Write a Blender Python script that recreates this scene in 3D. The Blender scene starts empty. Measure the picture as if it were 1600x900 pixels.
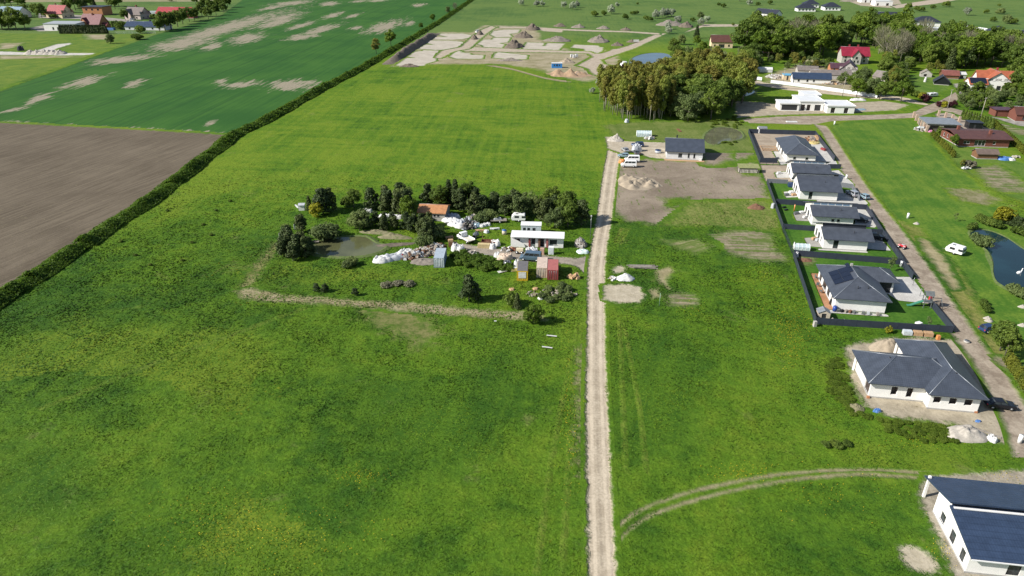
import bpy, bmesh, math, random
import numpy as np
from mathutils import Vector, Matrix

# ------------------------------------------------------------------ camera, sky, sun, exposure
scene = bpy.context.scene
CAM_H = 70.0
FPX = 1109.0                      # focal length for a 1600 px wide frame
PITCH = math.radians(26.4)
cd = bpy.data.cameras.new('camera'); cam = bpy.data.objects.new('camera', cd)
scene.collection.objects.link(cam)
cam.location = (0, 0, CAM_H); cam.rotation_euler = (math.radians(90) - PITCH, 0, 0)
cd.sensor_width = 36.0; cd.lens = 36.0 * FPX / 1600.0
cd.clip_start = 1.0; cd.clip_end = 8000.0
scene.camera = cam

SUN_EL, SUN_AZ = 36.0, 196.0      # azimuth: direction the light comes from, degrees from +X towards +Y
w = bpy.data.worlds.new('World'); scene.world = w; w.use_nodes = True
nt = w.node_tree; nt.nodes.clear()
sky = nt.nodes.new('ShaderNodeTexSky'); sky.sky_type = 'NISHITA'; sky.sun_disc = False
sky.sun_elevation = math.radians(SUN_EL); sky.sun_rotation = math.radians(90.0 - SUN_AZ)
sky.air_density = 1.0; sky.dust_density = 1.0
bg = nt.nodes.new('ShaderNodeBackground'); bg.inputs['Strength'].default_value = 0.08
wo = nt.nodes.new('ShaderNodeOutputWorld')
nt.links.new(sky.outputs[0], bg.inputs[0]); nt.links.new(bg.outputs[0], wo.inputs[0])
sd = bpy.data.lights.new('sun', 'SUN'); sd.energy = 5.0; sd.angle = math.radians(0.5); sd.color = (1.0, 0.95, 0.87)
sun = bpy.data.objects.new('sun', sd); scene.collection.objects.link(sun)
_a, _e = math.radians(SUN_AZ), math.radians(SUN_EL)
sdir = Vector((math.cos(_a) * math.cos(_e), math.sin(_a) * math.cos(_e), math.sin(_e)))
sun.rotation_euler = sdir.to_track_quat('Z', 'Y').to_euler(); sun.location = (-200, 0, 200)
vs = scene.view_settings
vs.view_transform = 'Standard'; vs.look = 'None'; vs.exposure = 0.5; vs.gamma = 1.0; vs.use_curve_mapping = False
scene.cycles.max_bounces = 6; scene.cycles.transparent_max_bounces = 6
scene.cycles.diffuse_bounces = 2; scene.cycles.glossy_bounces = 2; scene.cycles.transmission_bounces = 4

rng = np.random.default_rng(7)
rnd = random.Random(11)

# ------------------------------------------------------------------ helpers
def G(px, py, z=0.0):
    """where the ray through photo point (px, py) meets height z"""
    u = (px - 800.0) / FPX; v = (py - 450.0) / FPX
    dz = -(math.sin(PITCH) + v * math.cos(PITCH)); dy = math.cos(PITCH) - v * math.sin(PITCH)
    t = (z - CAM_H) / dz
    return (u * t, dy * t)

def link(o, parent=None):
    scene.collection.objects.link(o)
    if parent is not None: o.parent = parent
    return o

def tag(o, label=None, cat=None, group=None, kind=None):
    if label: o['label'] = label
    if cat: o['category'] = cat
    if group: o['group'] = group
    if kind: o['kind'] = kind
    return o

def thing(name, label, cat, loc=(0, 0, 0), rz=0.0, group=None):
    o = bpy.data.objects.new(name, None); link(o)
    o.location = (loc[0], loc[1], loc[2] if len(loc) > 2 else 0.0); o.rotation_euler = (0, 0, rz)
    o.empty_display_size = 0.5
    return tag(o, label, cat, group)

def np_mesh(name, verts, faces, smooth=False, attrs=None):
    """faces: (M,k) array of equal-size faces"""
    me = bpy.data.meshes.new(name)
    verts = np.asarray(verts, dtype=np.float32); faces = np.asarray(faces, dtype=np.int32)
    n, (m, k) = len(verts), faces.shape
    me.vertices.add(n); me.vertices.foreach_set('co', verts.ravel())
    me.loops.add(m * k); me.loops.foreach_set('vertex_index', faces.ravel())
    me.polygons.add(m); me.polygons.foreach_set('loop_start', np.arange(0, m * k, k, dtype=np.int32))
    me.polygons.foreach_set('loop_total', np.full(m, k, dtype=np.int32))
    if smooth: me.polygons.foreach_set('use_smooth', np.ones(m, dtype=bool))
    for an, arr in (attrs or {}).items():
        at = me.attributes.new(an, 'FLOAT', 'POINT'); at.data.foreach_set('value', np.asarray(arr, dtype=np.float32))
    me.update(calc_edges=True)
    return me

def mesh_obj(name, me, mat, parent=None, loc=None):
    o = bpy.data.objects.new(name, me); link(o, parent)
    for m in (mat if isinstance(mat, (list, tuple)) else [mat]): me.materials.append(m)
    if loc is not None: o.location = loc
    return o

class MB:
    """collects boxes, prisms, tubes into one mesh"""
    def __init__(s): s.v = []; s.f = []; s.m = []; s.mi = 0; s.sm = []
    def add(s, vs, fs, smooth=False):
        b = len(s.v); s.v += [tuple(p) for p in vs]
        for f in fs: s.f.append([b + i for i in f]); s.m.append(s.mi); s.sm.append(smooth)
        return s
    def slot(s, i): s.mi = i; return s
    def box(s, c, d, rz=0.0, taper=1.0, tilt=0.0):
        cx, cy, cz = c; a, b, h = d[0] / 2, d[1] / 2, d[2] / 2
        co, si = math.cos(rz), math.sin(rz); vs = []
        for z, t in ((-h, 1.0), (h, taper)):
            for x, y in ((-a, -b), (a, -b), (a, b), (-a, b)):
                x *= t; y *= t; zz = z
                if tilt: zz = z + x * math.tan(tilt)
                vs.append((cx + x * co - y * si, cy + x * si + y * co, cz + zz))
        return s.add(vs, [(3, 2, 1, 0), (4, 5, 6, 7), (0, 1, 5, 4), (1, 2, 6, 5), (2, 3, 7, 6), (3, 0, 4, 7)])
    def span(s, x0, x1, y0, y1, z0, z1):
        return s.box(((x0 + x1) / 2, (y0 + y1) / 2, (z0 + z1) / 2), (x1 - x0, y1 - y0, z1 - z0))
    def prism(s, poly, z0, z1, caps=True):
        n = len(poly)
        vs = [(x, y, z0) for x, y in poly] + [(x, y, z1) for x, y in poly]
        fs = [(i, (i + 1) % n, n + (i + 1) % n, n + i) for i in range(n)]
        if caps: fs += [tuple(range(n, 2 * n)), tuple(range(n - 1, -1, -1))]
        return s.add(vs, fs)
    def extrude_x(s, prof, x0, x1, smooth=False):
        """profile of (y,z) points swept along x"""
        n = len(prof)
        vs = [(x0, y, z) for y, z in prof] + [(x1, y, z) for y, z in prof]
        fs = [((i + 1) % n, i, n + i, n + (i + 1) % n) for i in range(n)] + [tuple(range(n)), tuple(range(2 * n - 1, n - 1, -1))]
        return s.add(vs, fs, smooth)
    def extrude_y(s, prof, y0, y1, smooth=False):
        """profile of (x,z) points swept along y"""
        n = len(prof)
        vs = [(x, y0, z) for x, z in prof] + [(x, y1, z) for x, z in prof]
        fs = [(i, (i + 1) % n, n + (i + 1) % n, n + i) for i in range(n)] + [tuple(range(n - 1, -1, -1)), tuple(range(n, 2 * n))]
        return s.add(vs, fs, smooth)
    def tube(s, pts, rad, n=6, cap=True, smooth=True):
        rings = []; vs = []
        if not isinstance(rad, (list, tuple)): rad = [rad] * len(pts)
        P = [Vector(p) for p in pts]
        for i, p in enumerate(P):
            d = (P[min(i + 1, len(P) - 1)] - P[max(i - 1, 0)]).normalized()
            u = d.cross(Vector((0, 0, 1)))
            if u.length < 1e-3: u = d.cross(Vector((0, 1, 0)))
            u.normalize(); q = d.cross(u)
            for k in range(n):
                t = 2 * math.pi * k / n
                vs.append(tuple(p + (u * math.cos(t) + q * math.sin(t)) * rad[i]))
        fs = []
        for i in range(len(P) - 1):
            for k in range(n):
                fs.append((i * n + k, i * n + (k + 1) % n, (i + 1) * n + (k + 1) % n, (i + 1) * n + k))
        if cap: fs += [tuple(range(n - 1, -1, -1)), tuple(range((len(P) - 1) * n, len(P) * n))]
        return s.add(vs, fs, smooth)
    def cyl(s, c, r, h, n=12, axis='z', r2=None):
        x, y, z = c
        e = {'z': (0, 0, h / 2), 'x': (h / 2, 0, 0), 'y': (0, h / 2, 0)}[axis]
        return s.tube([(x - e[0], y - e[1], z - e[2]), (x + e[0], y + e[1], z + e[2])], [r, r if r2 is None else r2], n)
    def blob(s, c, r, n=10, m=6, jit=0.0, seed=0, flat=True):
        """irregular lump standing on z = c.z (flat) or centred there"""
        R = random.Random(seed); vs = []; fs = []
        for j in range(m + 1):
            ph = (math.pi / 2) * j / m if flat else math.pi * j / m - math.pi / 2
            for i in range(n):
                th = 2 * math.pi * i / n; k = 1 + (R.random() - .5) * 2 * jit
                vs.append((c[0] + r[0] * math.cos(th) * math.cos(ph) * k, c[1] + r[1] * math.sin(th) * math.cos(ph) * k, c[2] + r[2] * math.sin(ph) * k))
        for j in range(m):
            for i in range(n):
                fs.append((j * n + i, j * n + (i + 1) % n, (j + 1) * n + (i + 1) % n, (j + 1) * n + i))
        return s.add(vs, fs)
    def build(s, name, mat, parent=None, bevel=0.0):
        me = bpy.data.meshes.new(name); me.from_pydata(s.v, [], s.f)
        me.polygons.foreach_set('material_index', s.m); me.polygons.foreach_set('use_smooth', s.sm)
        bm = bmesh.new(); bm.from_mesh(me)
        bmesh.ops.remove_doubles(bm, verts=bm.verts, dist=1e-5) if False else None
        if bevel: bmesh.ops.bevel(bm, geom=bm.edges[:], offset=bevel, segments=1, affect='EDGES')
        bmesh.ops.recalc_face_normals(bm, faces=bm.faces); bm.to_mesh(me); bm.free()
        me.update()
        return mesh_obj(name, me, mat, parent)

def copy_tree(o, parent=None):
    c = o.copy(); scene.collection.objects.link(c)
    if parent is not None: c.parent = parent
    for ch in list(o.children): copy_tree(ch, c)
    return c

# ------------------------------------------------------------------ material helpers
class N:
    def __init__(s, nt): s.nt = nt; s.n = nt.nodes; s.l = nt.links
    def new(s, t, **kw):
        n = s.n.new(t)
        for k, v in kw.items(): setattr(n, k, v)
        return n
    def put(s, sock, v):
        if isinstance(v, bpy.types.NodeSocket): s.l.new(v, sock)
        else:
            if sock.type == 'RGBA' and len(v) == 3: v = (*v, 1.0)
            sock.default_value = v
    def pos(s): return s.new('ShaderNodeNewGeometry').outputs['Position']
    def obj(s): return s.new('ShaderNodeTexCoord').outputs['Object']
    def sep(s, v):
        n = s.new('ShaderNodeSeparateXYZ'); s.put(n.inputs[0], v); return n.outputs
    def mapped(s, v, scale=(1, 1, 1), rz=0.0, loc=(0, 0, 0)):
        if rz:                                  # turn first, stretch afterwards
            q = s.new('ShaderNodeMapping'); s.put(q.inputs['Vector'], v); q.inputs['Rotation'].default_value = (0, 0, rz); v = q.outputs[0]; rz = 0.0
        n = s.new('ShaderNodeMapping'); s.put(n.inputs['Vector'], v)
        n.inputs['Scale'].default_value = scale; n.inputs['Rotation'].default_value = (0, 0, rz); n.inputs['Location'].default_value = loc
        return n.outputs[0]
    def noise(s, v, scale, detail=3.0, rough=0.55, dist=0.0):
        n = s.new('ShaderNodeTexNoise'); s.put(n.inputs['Vector'], v)
        n.inputs['Scale'].default_value = scale; n.inputs['Detail'].default_value = detail
        n.inputs['Roughness'].default_value = rough; n.inputs['Distortion'].default_value = dist
        return n.outputs['Fac']
    def voro(s, v, scale, out='Distance'):
        n = s.new('ShaderNodeTexVoronoi'); s.put(n.inputs['Vector'], v); n.inputs['Scale'].default_value = scale
        return n.outputs[out]
    def step(s, v, a, b):
        """smooth 0..1 ramp of v from a to b"""
        n = s.new('ShaderNodeMapRange', interpolation_type='SMOOTHSTEP'); s.put(n.inputs['Value'], v)
        n.inputs['From Min'].default_value = a; n.inputs['From Max'].default_value = b
        return n.outputs[0]
    def lin(s, v, a, b, c=0.0, d=1.0):
        n = s.new('ShaderNodeMapRange'); s.put(n.inputs['Value'], v)
        for k, x in (('From Min', a), ('From Max', b), ('To Min', c), ('To Max', d)): n.inputs[k].default_value = x
        return n.outputs[0]
    def math(s, op, a, b=0.0, c=None):
        n = s.new('ShaderNodeMath', operation=op); s.put(n.inputs[0], a); s.put(n.inputs[1], b)
        if c is not None: s.put(n.inputs[2], c)
        return n.outputs[0]
    def mix(s, f, a, b):
        n = s.new('ShaderNodeMix', data_type='RGBA'); s.put(n.inputs[0], f); s.put(n.inputs[6], a); s.put(n.inputs[7], b)
        return n.outputs[2]
    def mul(s, c, k):
        n = s.new('ShaderNodeMix', data_type='RGBA', blend_type='MULTIPLY'); n.inputs[0].default_value = 1.0
        s.put(n.inputs[6], c)
        if isinstance(k, bpy.types.NodeSocket): s.l.new(k, n.inputs[7])
        else: s.put(n.inputs[7], (k, k, k) if not isinstance(k, (tuple, list)) else k)
        return n.outputs[2]
    def attr(s, name): return s.new('ShaderNodeAttribute', attribute_name=name).outputs['Fac']
    def island(s): return s.new('ShaderNodeNewGeometry').outputs['Random Per Island']
    def orand(s): return s.new('ShaderNodeObjectInfo').outputs['Random']
    def bump(s, h, strength=0.5, dist=0.1):
        n = s.new('ShaderNodeBump'); n.inputs['Strength'].default_value = strength; n.inputs['Distance'].default_value = dist
        s.put(n.inputs['Height'], h); return n.outputs[0]

def new_mat(name):
    m = bpy.data.materials.new(name); m.use_nodes = True; m.node_tree.nodes.clear(); return m, N(m.node_tree)

def finish(n, color, rough=0.8, spec=0.3, metal=0.0, normal=None, trans=None):
    b = n.new('ShaderNodeBsdfPrincipled'); n.put(b.inputs['Base Color'], color)
    n.put(b.inputs['Roughness'], rough); n.put(b.inputs['Metallic'], metal); b.inputs['Specular IOR Level'].default_value = spec
    if normal is not None: n.l.new(normal, b.inputs['Normal'])
    o = n.new('ShaderNodeOutputMaterial'); out = b.outputs[0]
    if trans is not None:
        t = n.new('ShaderNodeBsdfTranslucent'); n.put(t.inputs[0], trans)
        mx = n.new('ShaderNodeMixShader'); mx.inputs[0].default_value = 0.48
        n.l.new(out, mx.inputs[1]); n.l.new(t.outputs[0], mx.inputs[2]); out = mx.outputs[0]
    n.l.new(out, o.inputs[0])

_mc = {}
def paint(name, col, rough=0.6, metal=0.0, var=0.12, scale=1.5, spec=0.4, dirt=None, bump=0.0):
    """plain surface with uneven wear"""
    if name in _mc: return _mc[name]
    m, n = new_mat(name); p = n.obj()
    f = n.noise(p, scale, 4, 0.6); g = n.noise(p, scale * 7, 3, 0.6)
    k = n.math('ADD', n.math('MULTIPLY', f, 0.7), n.math('MULTIPLY', g, 0.3))
    c = n.mix(n.step(k, 0.3, 0.7), tuple(x * (1 - var) for x in col), tuple(min(1, x * (1 + var)) for x in col))
    if dirt: c = n.mix(n.step(n.noise(p, scale * 0.8, 5, 0.7), 0.52, 0.72), c, dirt)
    r = n.lin(g, 0, 1, max(0.05, rough - .12), min(1, rough + .12))
    finish(n, c, r, spec, metal, n.bump(g, bump, 0.05) if bump else None)
    _mc[name] = m; return m
# ------------------------------------------------------------------ ground materials
def build_meadow_group():
    g = bpy.data.node_groups.new('meadow_grass', 'ShaderNodeTree')
    g.interface.new_socket('Color', in_out='OUTPUT', socket_type='NodeSocketColor')
    g.interface.new_socket('Height', in_out='OUTPUT', socket_type='NodeSocketFloat')
    n = N(g); P = n.pos(); X, Y, Z = n.sep(P)
    big = n.noise(P, 0.011, 3, 0.6); mid = n.noise(P, 0.055, 4, 0.62, 0.6); sm = n.noise(P, 0.32, 4, 0.65); fine = n.noise(P, 1.5, 3, 0.7)
    # long mowing and seeding lines
    lines = n.noise(n.mapped(P, (0.9, 0.03, 1), math.radians(3)), 0.55, 3, 0.65)
    cross = n.noise(n.mapped(P, (0.03, 0.5, 1), math.radians(9)), 0.5, 3, 0.6)
    dark, midc, yel, dry = (0.032, 0.088, 0.007), (0.074, 0.150, 0.009), (0.124, 0.190, 0.014), (0.20, 0.185, 0.075)
    far = n.step(Y, 150, 225); vfar = n.step(Y, 480, 620)
    v = n.math('ADD', n.math('MULTIPLY', mid, 0.55), n.math('MULTIPLY', sm, 0.45))
    v = n.math('ADD', v, n.math('MULTIPLY', n.math('SUBTRACT', big, 0.5), 0.75))
    v = n.math('ADD', v, n.math('MULTIPLY', far, 0.10))
    ln = n.math('ADD', n.math('MULTIPLY', n.math('SUBTRACT', lines, 0.5), n.lin(far, 0, 1, 0.12, 0.42)), n.math('MULTIPLY', n.math('SUBTRACT', cross, 0.5), n.lin(far, 0, 1, 0.05, 0.38)))
    v = n.math('ADD', v, ln)
    c = n.mix(n.step(v, 0.32, 0.54), dark, midc)
    c = n.mix(n.step(v, 0.48, 0.74), c, yel)
    c = n.mix(n.math('MULTIPLY', n.step(n.noise(P, 0.085, 5, 0.7, 0.4), 0.60, 0.74), 0.45), c, dry)
    # dandelions: orange-yellow specks that crowd in drifts
    drift = n.math('MULTIPLY', n.step(n.noise(P, 0.024, 3, 0.6), 0.54, 0.66), n.step(n.noise(P, 0.17, 3, 0.7), 0.47, 0.62))
    speck = n.step(n.noise(P, 1.25, 2, 0.6), 0.58, 0.70)
    c = n.mix(n.math('MULTIPLY', n.math('MULTIPLY', drift, speck), 0.5), c, (0.36, 0.27, 0.015))
    c = n.mix(vfar, c, n.mix(n.step(v, 0.35, 0.7), (0.055, 0.115, 0.028), (0.105, 0.165, 0.04)))
    c = n.mul(c, n.new('ShaderNodeCombineColor').outputs[0]) if False else c
    dk = n.lin(fine, 0.3, 0.72, 0.80, 1.2)
    cc = n.new('ShaderNodeCombineColor')
    for i in range(3): n.l.new(dk, cc.inputs[i])
    c = n.mul(c, cc.outputs[0])
    h = n.math('ADD', n.math('MULTIPLY', sm, 1.1), n.math('MULTIPLY', fine, 0.5))
    o = n.new('NodeGroupOutput'); n.l.new(c, o.inputs[0]); n.l.new(h, o.inputs[1])
    return g
MEADOW = build_meadow_group()

def meadow(n):
    q = n.new('ShaderNodeGroup'); q.node_tree = MEADOW; return q.outputs[0], q.outputs[1]

def ground_mat(name, fn, ragged=1.0, rscale=0.9, soft=0.35, rough=0.95, bdist=0.12, bstr=0.8):
    """fn(n, P) -> colour, height; the material gives way to meadow at the sheet's ragged rim (attribute sd)"""
    m, n = new_mat(name); P = n.pos(); mc, mh = meadow(n)
    c, h = fn(n, P)
    e = n.math('SUBTRACT', n.noise(P, rscale, 4, 0.65), 0.5)
    e = n.math('ADD', n.attr('sd'), n.math('MULTIPLY', e, ragged * 4.5))
    e = n.math('ADD', e, n.math('MULTIPLY', n.math('SUBTRACT', n.noise(P, rscale * 3.2, 3, 0.7), 0.5), ragged * 0.9))
    f = n.step(e, -soft * 1.7, soft * 1.7)
    col = n.mix(f, mc, c)
    hh = n.math('ADD', n.math('MULTIPLY', n.math('SUBTRACT', 1.0, f), mh), n.math('MULTIPLY', f, h))
    finish(n, col, rough, 0.15, 0.0, n.bump(hh, bstr, 0.4))
    return m

def val(n, c, k):
    cc = n.new('ShaderNodeCombineColor')
    for i in range(3): n.l.new(k, cc.inputs[i])
    return n.mul(c, cc.outputs[0])

def f_gravel(col, col2, track=0.0):
    def fn(n, P):
        a = n.noise(P, 0.35, 4, 0.65); b = n.noise(P, 3.0, 3, 0.7)
        c = n.mix(n.step(n.math('ADD', n.math('MULTIPLY', a, .7), n.math('MULTIPLY', b, .3)), 0.38, 0.64), col, col2)
        if track:
            # two darker wheel lines that follow the road (attribute across)
            t = n.math('ABSOLUTE', n.attr('across'))
            ru = n.math('MULTIPLY', n.step(t, 0.28, 0.42), n.step(t, 0.72, 0.55))
            ru = n.math('MULTIPLY', ru, n.lin(n.noise(P, 0.22, 3, 0.7), 0.3, 0.7, 0.2, 1.0))
            c = n.mix(n.math('MULTIPLY', ru, track), c, tuple(x * 1.25 for x in col2))
            mdl = n.math('MULTIPLY', n.step(t, 0.2, 0.03), n.step(n.noise(P, 0.6, 3, .7), 0.35, 0.6))
            c = n.mix(n.math('MULTIPLY', mdl, track * 0.6), c, tuple(x * 0.62 for x in col))
        return val(n, c, n.lin(b, 0.3, 0.7, 0.88, 1.1)), n.math('MULTIPLY', b, 0.12)
    return fn

def f_soil(col, col2, streak=None, sc=0.18, dots=None, weeds=0.0):
    def fn(n, P):
        a = n.noise(P, sc, 5, 0.68, 0.3); b = n.noise(P, 1.6, 4, 0.7)
        k = n.math('ADD', n.math('MULTIPLY', a, .65), n.math('MULTIPLY', b, .35))
        if streak is not None:
            s = n.noise(n.mapped(P, (1.0, 0.02, 1), streak), 1.1, 3, 0.7)
            k = n.math('ADD', k, n.math('MULTIPLY', n.math('SUBTRACT', s, 0.5), 0.5))
        c = n.mix(n.step(k, 0.36, 0.66), col, col2)
        if weeds:                              # grass left standing between the passes
            wv = n.math('ADD', n.math('MULTIPLY', n.noise(n.mapped(P, (1.0, 0.06, 1), streak or 0.001), 0.9, 4, 0.7), .6), n.math('MULTIPLY', n.noise(P, 0.3, 4, 0.7), .4))
            c = n.mix(n.math('MULTIPLY', n.step(wv, 0.60 - .14 * weeds, 0.66 - .10 * weeds), .85), c, (0.075, 0.13, 0.014))
        if dots: c = n.mix(n.step(n.noise(P, 0.8, 4, 0.75), 0.6, 0.68), c, dots)
        return c, n.math('MULTIPLY', n.math('ADD', a, b), 0.25)
    return fn

def f_lawn(c1, c2, stripe=0.0, rz=0.0):
    def fn(n, P):
        a = n.noise(P, 0.12, 4, 0.6, 0.4); b = n.noise(P, 1.4, 4, 0.7)
        k = n.math('ADD', n.math('MULTIPLY', a, .6), n.math('MULTIPLY', b, .4))
        if stripe:
            s = n.noise(n.mapped(P, (1.0, 0.03, 1), rz), 0.5, 3, 0.6)
            k = n.math('ADD', k, n.math('MULTIPLY', n.math('SUBTRACT', s, 0.5), stripe))
        c = n.mix(n.step(k, 0.36, 0.66), c1, c2)
        return val(n, c, n.lin(b, 0.3, 0.7, 0.85, 1.15)), n.math('MULTIPLY', b, 0.2)
    return fn

# ------------------------------------------------------------------ sheets
_zc = []
def lift(z):
    while any(abs(z - q) < 0.00045 for q in _zc): z += 0.0005      # no two sheets share a plane
    _zc.append(z); return z
def poly_sd(poly, X, Y):
    """signed distance, positive inside"""
    d = np.full(X.shape, 1e9); ins = np.zeros(X.shape, bool); n = len(poly)
    for i in range(n):
        (x0, y0), (x1, y1) = poly[i], poly[(i + 1) % n]
        ex, ey = x1 - x0, y1 - y0; L = ex * ex + ey * ey + 1e-9
        t = np.clip(((X - x0) * ex + (Y - y0) * ey) / L, 0, 1)
        d = np.minimum(d, np.hypot(X - x0 - t * ex, Y - y0 - t * ey))
        c = ((y0 > Y) != (y1 > Y)) & (X < (x1 - x0) * (Y - y0) / ((y1 - y0) if abs(y1 - y0) > 1e-9 else 1e-9) + x0)
        ins ^= c
    return np.where(ins, d, -d)

def sheet(name, poly, mat, z, res=1.0, feather=1.0, world=False, extra=None, holes=(), kind='structure'):
    """flat ground sheet over a polygon of photo points (or world points)"""
    z = lift(z); W = [tuple(p) if world else G(*p) for p in poly]
    xs, ys = [p[0] for p in W], [p[1] for p in W]
    gx = np.arange(min(xs) - feather - res, max(xs) + feather + 2 * res, res)
    gy = np.arange(min(ys) - feather - res, max(ys) + feather + 2 * res, res)
    X, Y = np.meshgrid(gx, gy); sdv = poly_sd(W, X, Y)
    for h in holes:
        hw = [tuple(p) if world else G(*p) for p in h]; sdv = np.minimum(sdv, -poly_sd(hw, X, Y))
    keep = sdv > -feather
    cell = keep[:-1, :-1] | keep[1:, :-1] | keep[:-1, 1:] | keep[1:, 1:]
    idx = np.arange(X.size).reshape(X.shape)
    f = np.stack([idx[:-1, :-1][cell], idx[:-1, 1:][cell], idx[1:, 1:][cell], idx[1:, :-1][cell]], 1)
    used, inv = np.unique(f, return_inverse=True); f = inv.reshape(f.shape)
    xv, yv = X.ravel()[used], Y.ravel()[used]
    at = {'sd': sdv.ravel()[used]}
    if extra: at.update(extra(xv, yv))
    me = np_mesh(name, np.stack([xv, yv, np.full(len(xv), z)], 1), f, attrs=at)
    o = mesh_obj(name, me, mat); o['kind'] = kind
    return o

def road(name, left, right, mat, z, feather=0.8, nacross=8, step=1.5):
    """strip between two photo polylines; carries across (-1..1) and sd"""
    def res(pl, k):
        p = [Vector((*G(*q), 0)) for q in pl]; L = [0]
        for a, b in zip(p, p[1:]): L.append(L[-1] + (b - a).length)
        out = []
        for i in range(k):
            s = L[-1] * i / (k - 1); j = 0
            while j < len(L) - 2 and L[j + 1] < s: j += 1
            t = (s - L[j]) / max(1e-6, L[j + 1] - L[j]); out.append(p[j].lerp(p[j + 1], t))
        # smooth
        for _ in range(3):
            out = [out[0]] + [(out[i - 1] + out[i] * 2 + out[i + 1]) / 4 for i in range(1, k - 1)] + [out[-1]]
        return out
    z = lift(z); ln = sum((Vector(G(*a)) - Vector(G(*b))).length for a, b in zip(left, left[1:]))
    k = max(8, int(ln / step)); A, B = res(left, k), res(right, k)
    vs, ac, sdv, fs = [], [], [], []; m = nacross + 3
    for i in range(k):
        a, b = A[i], B[i]; wd = (b - a).length; d = (b - a) / wd
        for j in range(m):
            if j == 0: s = -feather
            elif j == m - 1: s = wd + feather
            else: s = wd * (j - 1) / (nacross)
            p = a + d * s; vs.append((p.x, p.y, z)); ac.append(2 * s / wd - 1); sdv.append(min(s, wd - s))
    for i in range(k - 1):
        for j in range(m - 1):
            q = i * m + j; fs.append((q, q + 1, q + m + 1, q + m))
    o = mesh_obj(name, np_mesh(name, vs, fs, attrs={'sd': sdv, 'across': ac}), mat); o['kind'] = 'structure'
    return o

# base meadow: one sheet to the horizon, fine near the camera
def base_ground():
    m, n = new_mat('meadow'); c, h = meadow(n)
    finish(n, c, 0.95, 0.12, 0.0, n.bump(h, 0.85, 0.4))
    gx = np.concatenate([np.linspace(-4000, -700, 8), np.linspace(-640, 640, 65), np.linspace(700, 4000, 8)])
    gy = np.concatenate([np.linspace(-1500, 0, 6), np.linspace(20, 1000, 50), np.linspace(1150, 6000, 12)])
    X, Y = np.meshgrid(gx, gy); idx = np.arange(X.size).reshape(X.shape)
    f = np.stack([idx[:-1, :-1].ravel(), idx[:-1, 1:].ravel(), idx[1:, 1:].ravel(), idx[1:, :-1].ravel()], 1)
    o = mesh_obj('ground', np_mesh('ground', np.stack([X.ravel(), Y.ravel(), np.zeros(X.size)], 1), f), m); o['kind'] = 'structure'
base_ground()

def wdir(a, b):
    p, q = G(*a), G(*b); return math.atan2(q[1] - p[1], q[0] - p[0])

# --- crop field with bare, eroded patches
ROW = wdir((275, 177), (400, 120))          # direction of the drilled rows
PATCHES = [  # centre px, half length px along the patch, half height px, slope
    (350, 45, 120, 10, -0.30), (285, 68, 62, 11, -0.2), (190, 93, 62, 6, -0.13), (130, 128, 42, 7, -0.28), (62, 154, 24, 7, -0.3), (210, 131, 20, 6, -0.33),
    (455, 133, 46, 10, -0.05), (330, 73, 20, 6, -0.2), (378, 132, 34, 6, -0.1), (327, 193, 14, 5, -0.4), (385, 60, 32, 9, -0.2), (430, 36, 42, 6, -0.25), (500, 47, 38, 6, -0.3),
    (470, 58, 30, 5, -0.15), (600, 42, 36, 9, -0.3), (555, 44, 14, 3, -0.2), (640, 37, 9, 4, -0.4), (455, 5, 40, 4, -0.1), (520, 24, 20, 4, -0.3), (550, 25, 16, 3, -0.3),
    (655, 8, 14, 3, -0.1), (590, 1, 22, 2, -0.05), (515, 6, 18, 4, -0.1), (440, 28, 40, 5, -0.25), (560, 2, 16, 2, -0.1), (20, 172, 26, 3, -0.2), (345, 127, 14, 4, -0.3),
    (425, 12, 26, 3, -0.2), (50, 160, 12, 5, -0.2), (300, 18, 40, 5, -0.3), (470, 40, 26, 4, -0.3), (300, 206, 12, 3, 0.0), (20, 192, 40, 4, 0.02)]
def bare(xv, yv):
    # back to photo coordinates of each vertex, patches were surveyed there
    zc = yv * math.cos(PITCH) + CAM_H * math.sin(PITCH); yc = CAM_H * math.cos(PITCH) - yv * math.sin(PITCH)
    px = 800 + FPX * xv / zc; py = 450 + FPX * yc / zc
    b = np.full(len(xv), -1.0)
    for cx, cy, L, h, sl in PATCHES:
        dx = px - cx; dy = py - cy - sl * dx * 0.9
        b = np.maximum(b, 1 - np.sqrt((dx / L) ** 2 + (dy / h) ** 2))
    b = np.maximum(b, 0.6 - np.abs(py - (192 + px * 18 / 355.0)) / 6.0)
    return {'bare': b}
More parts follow.
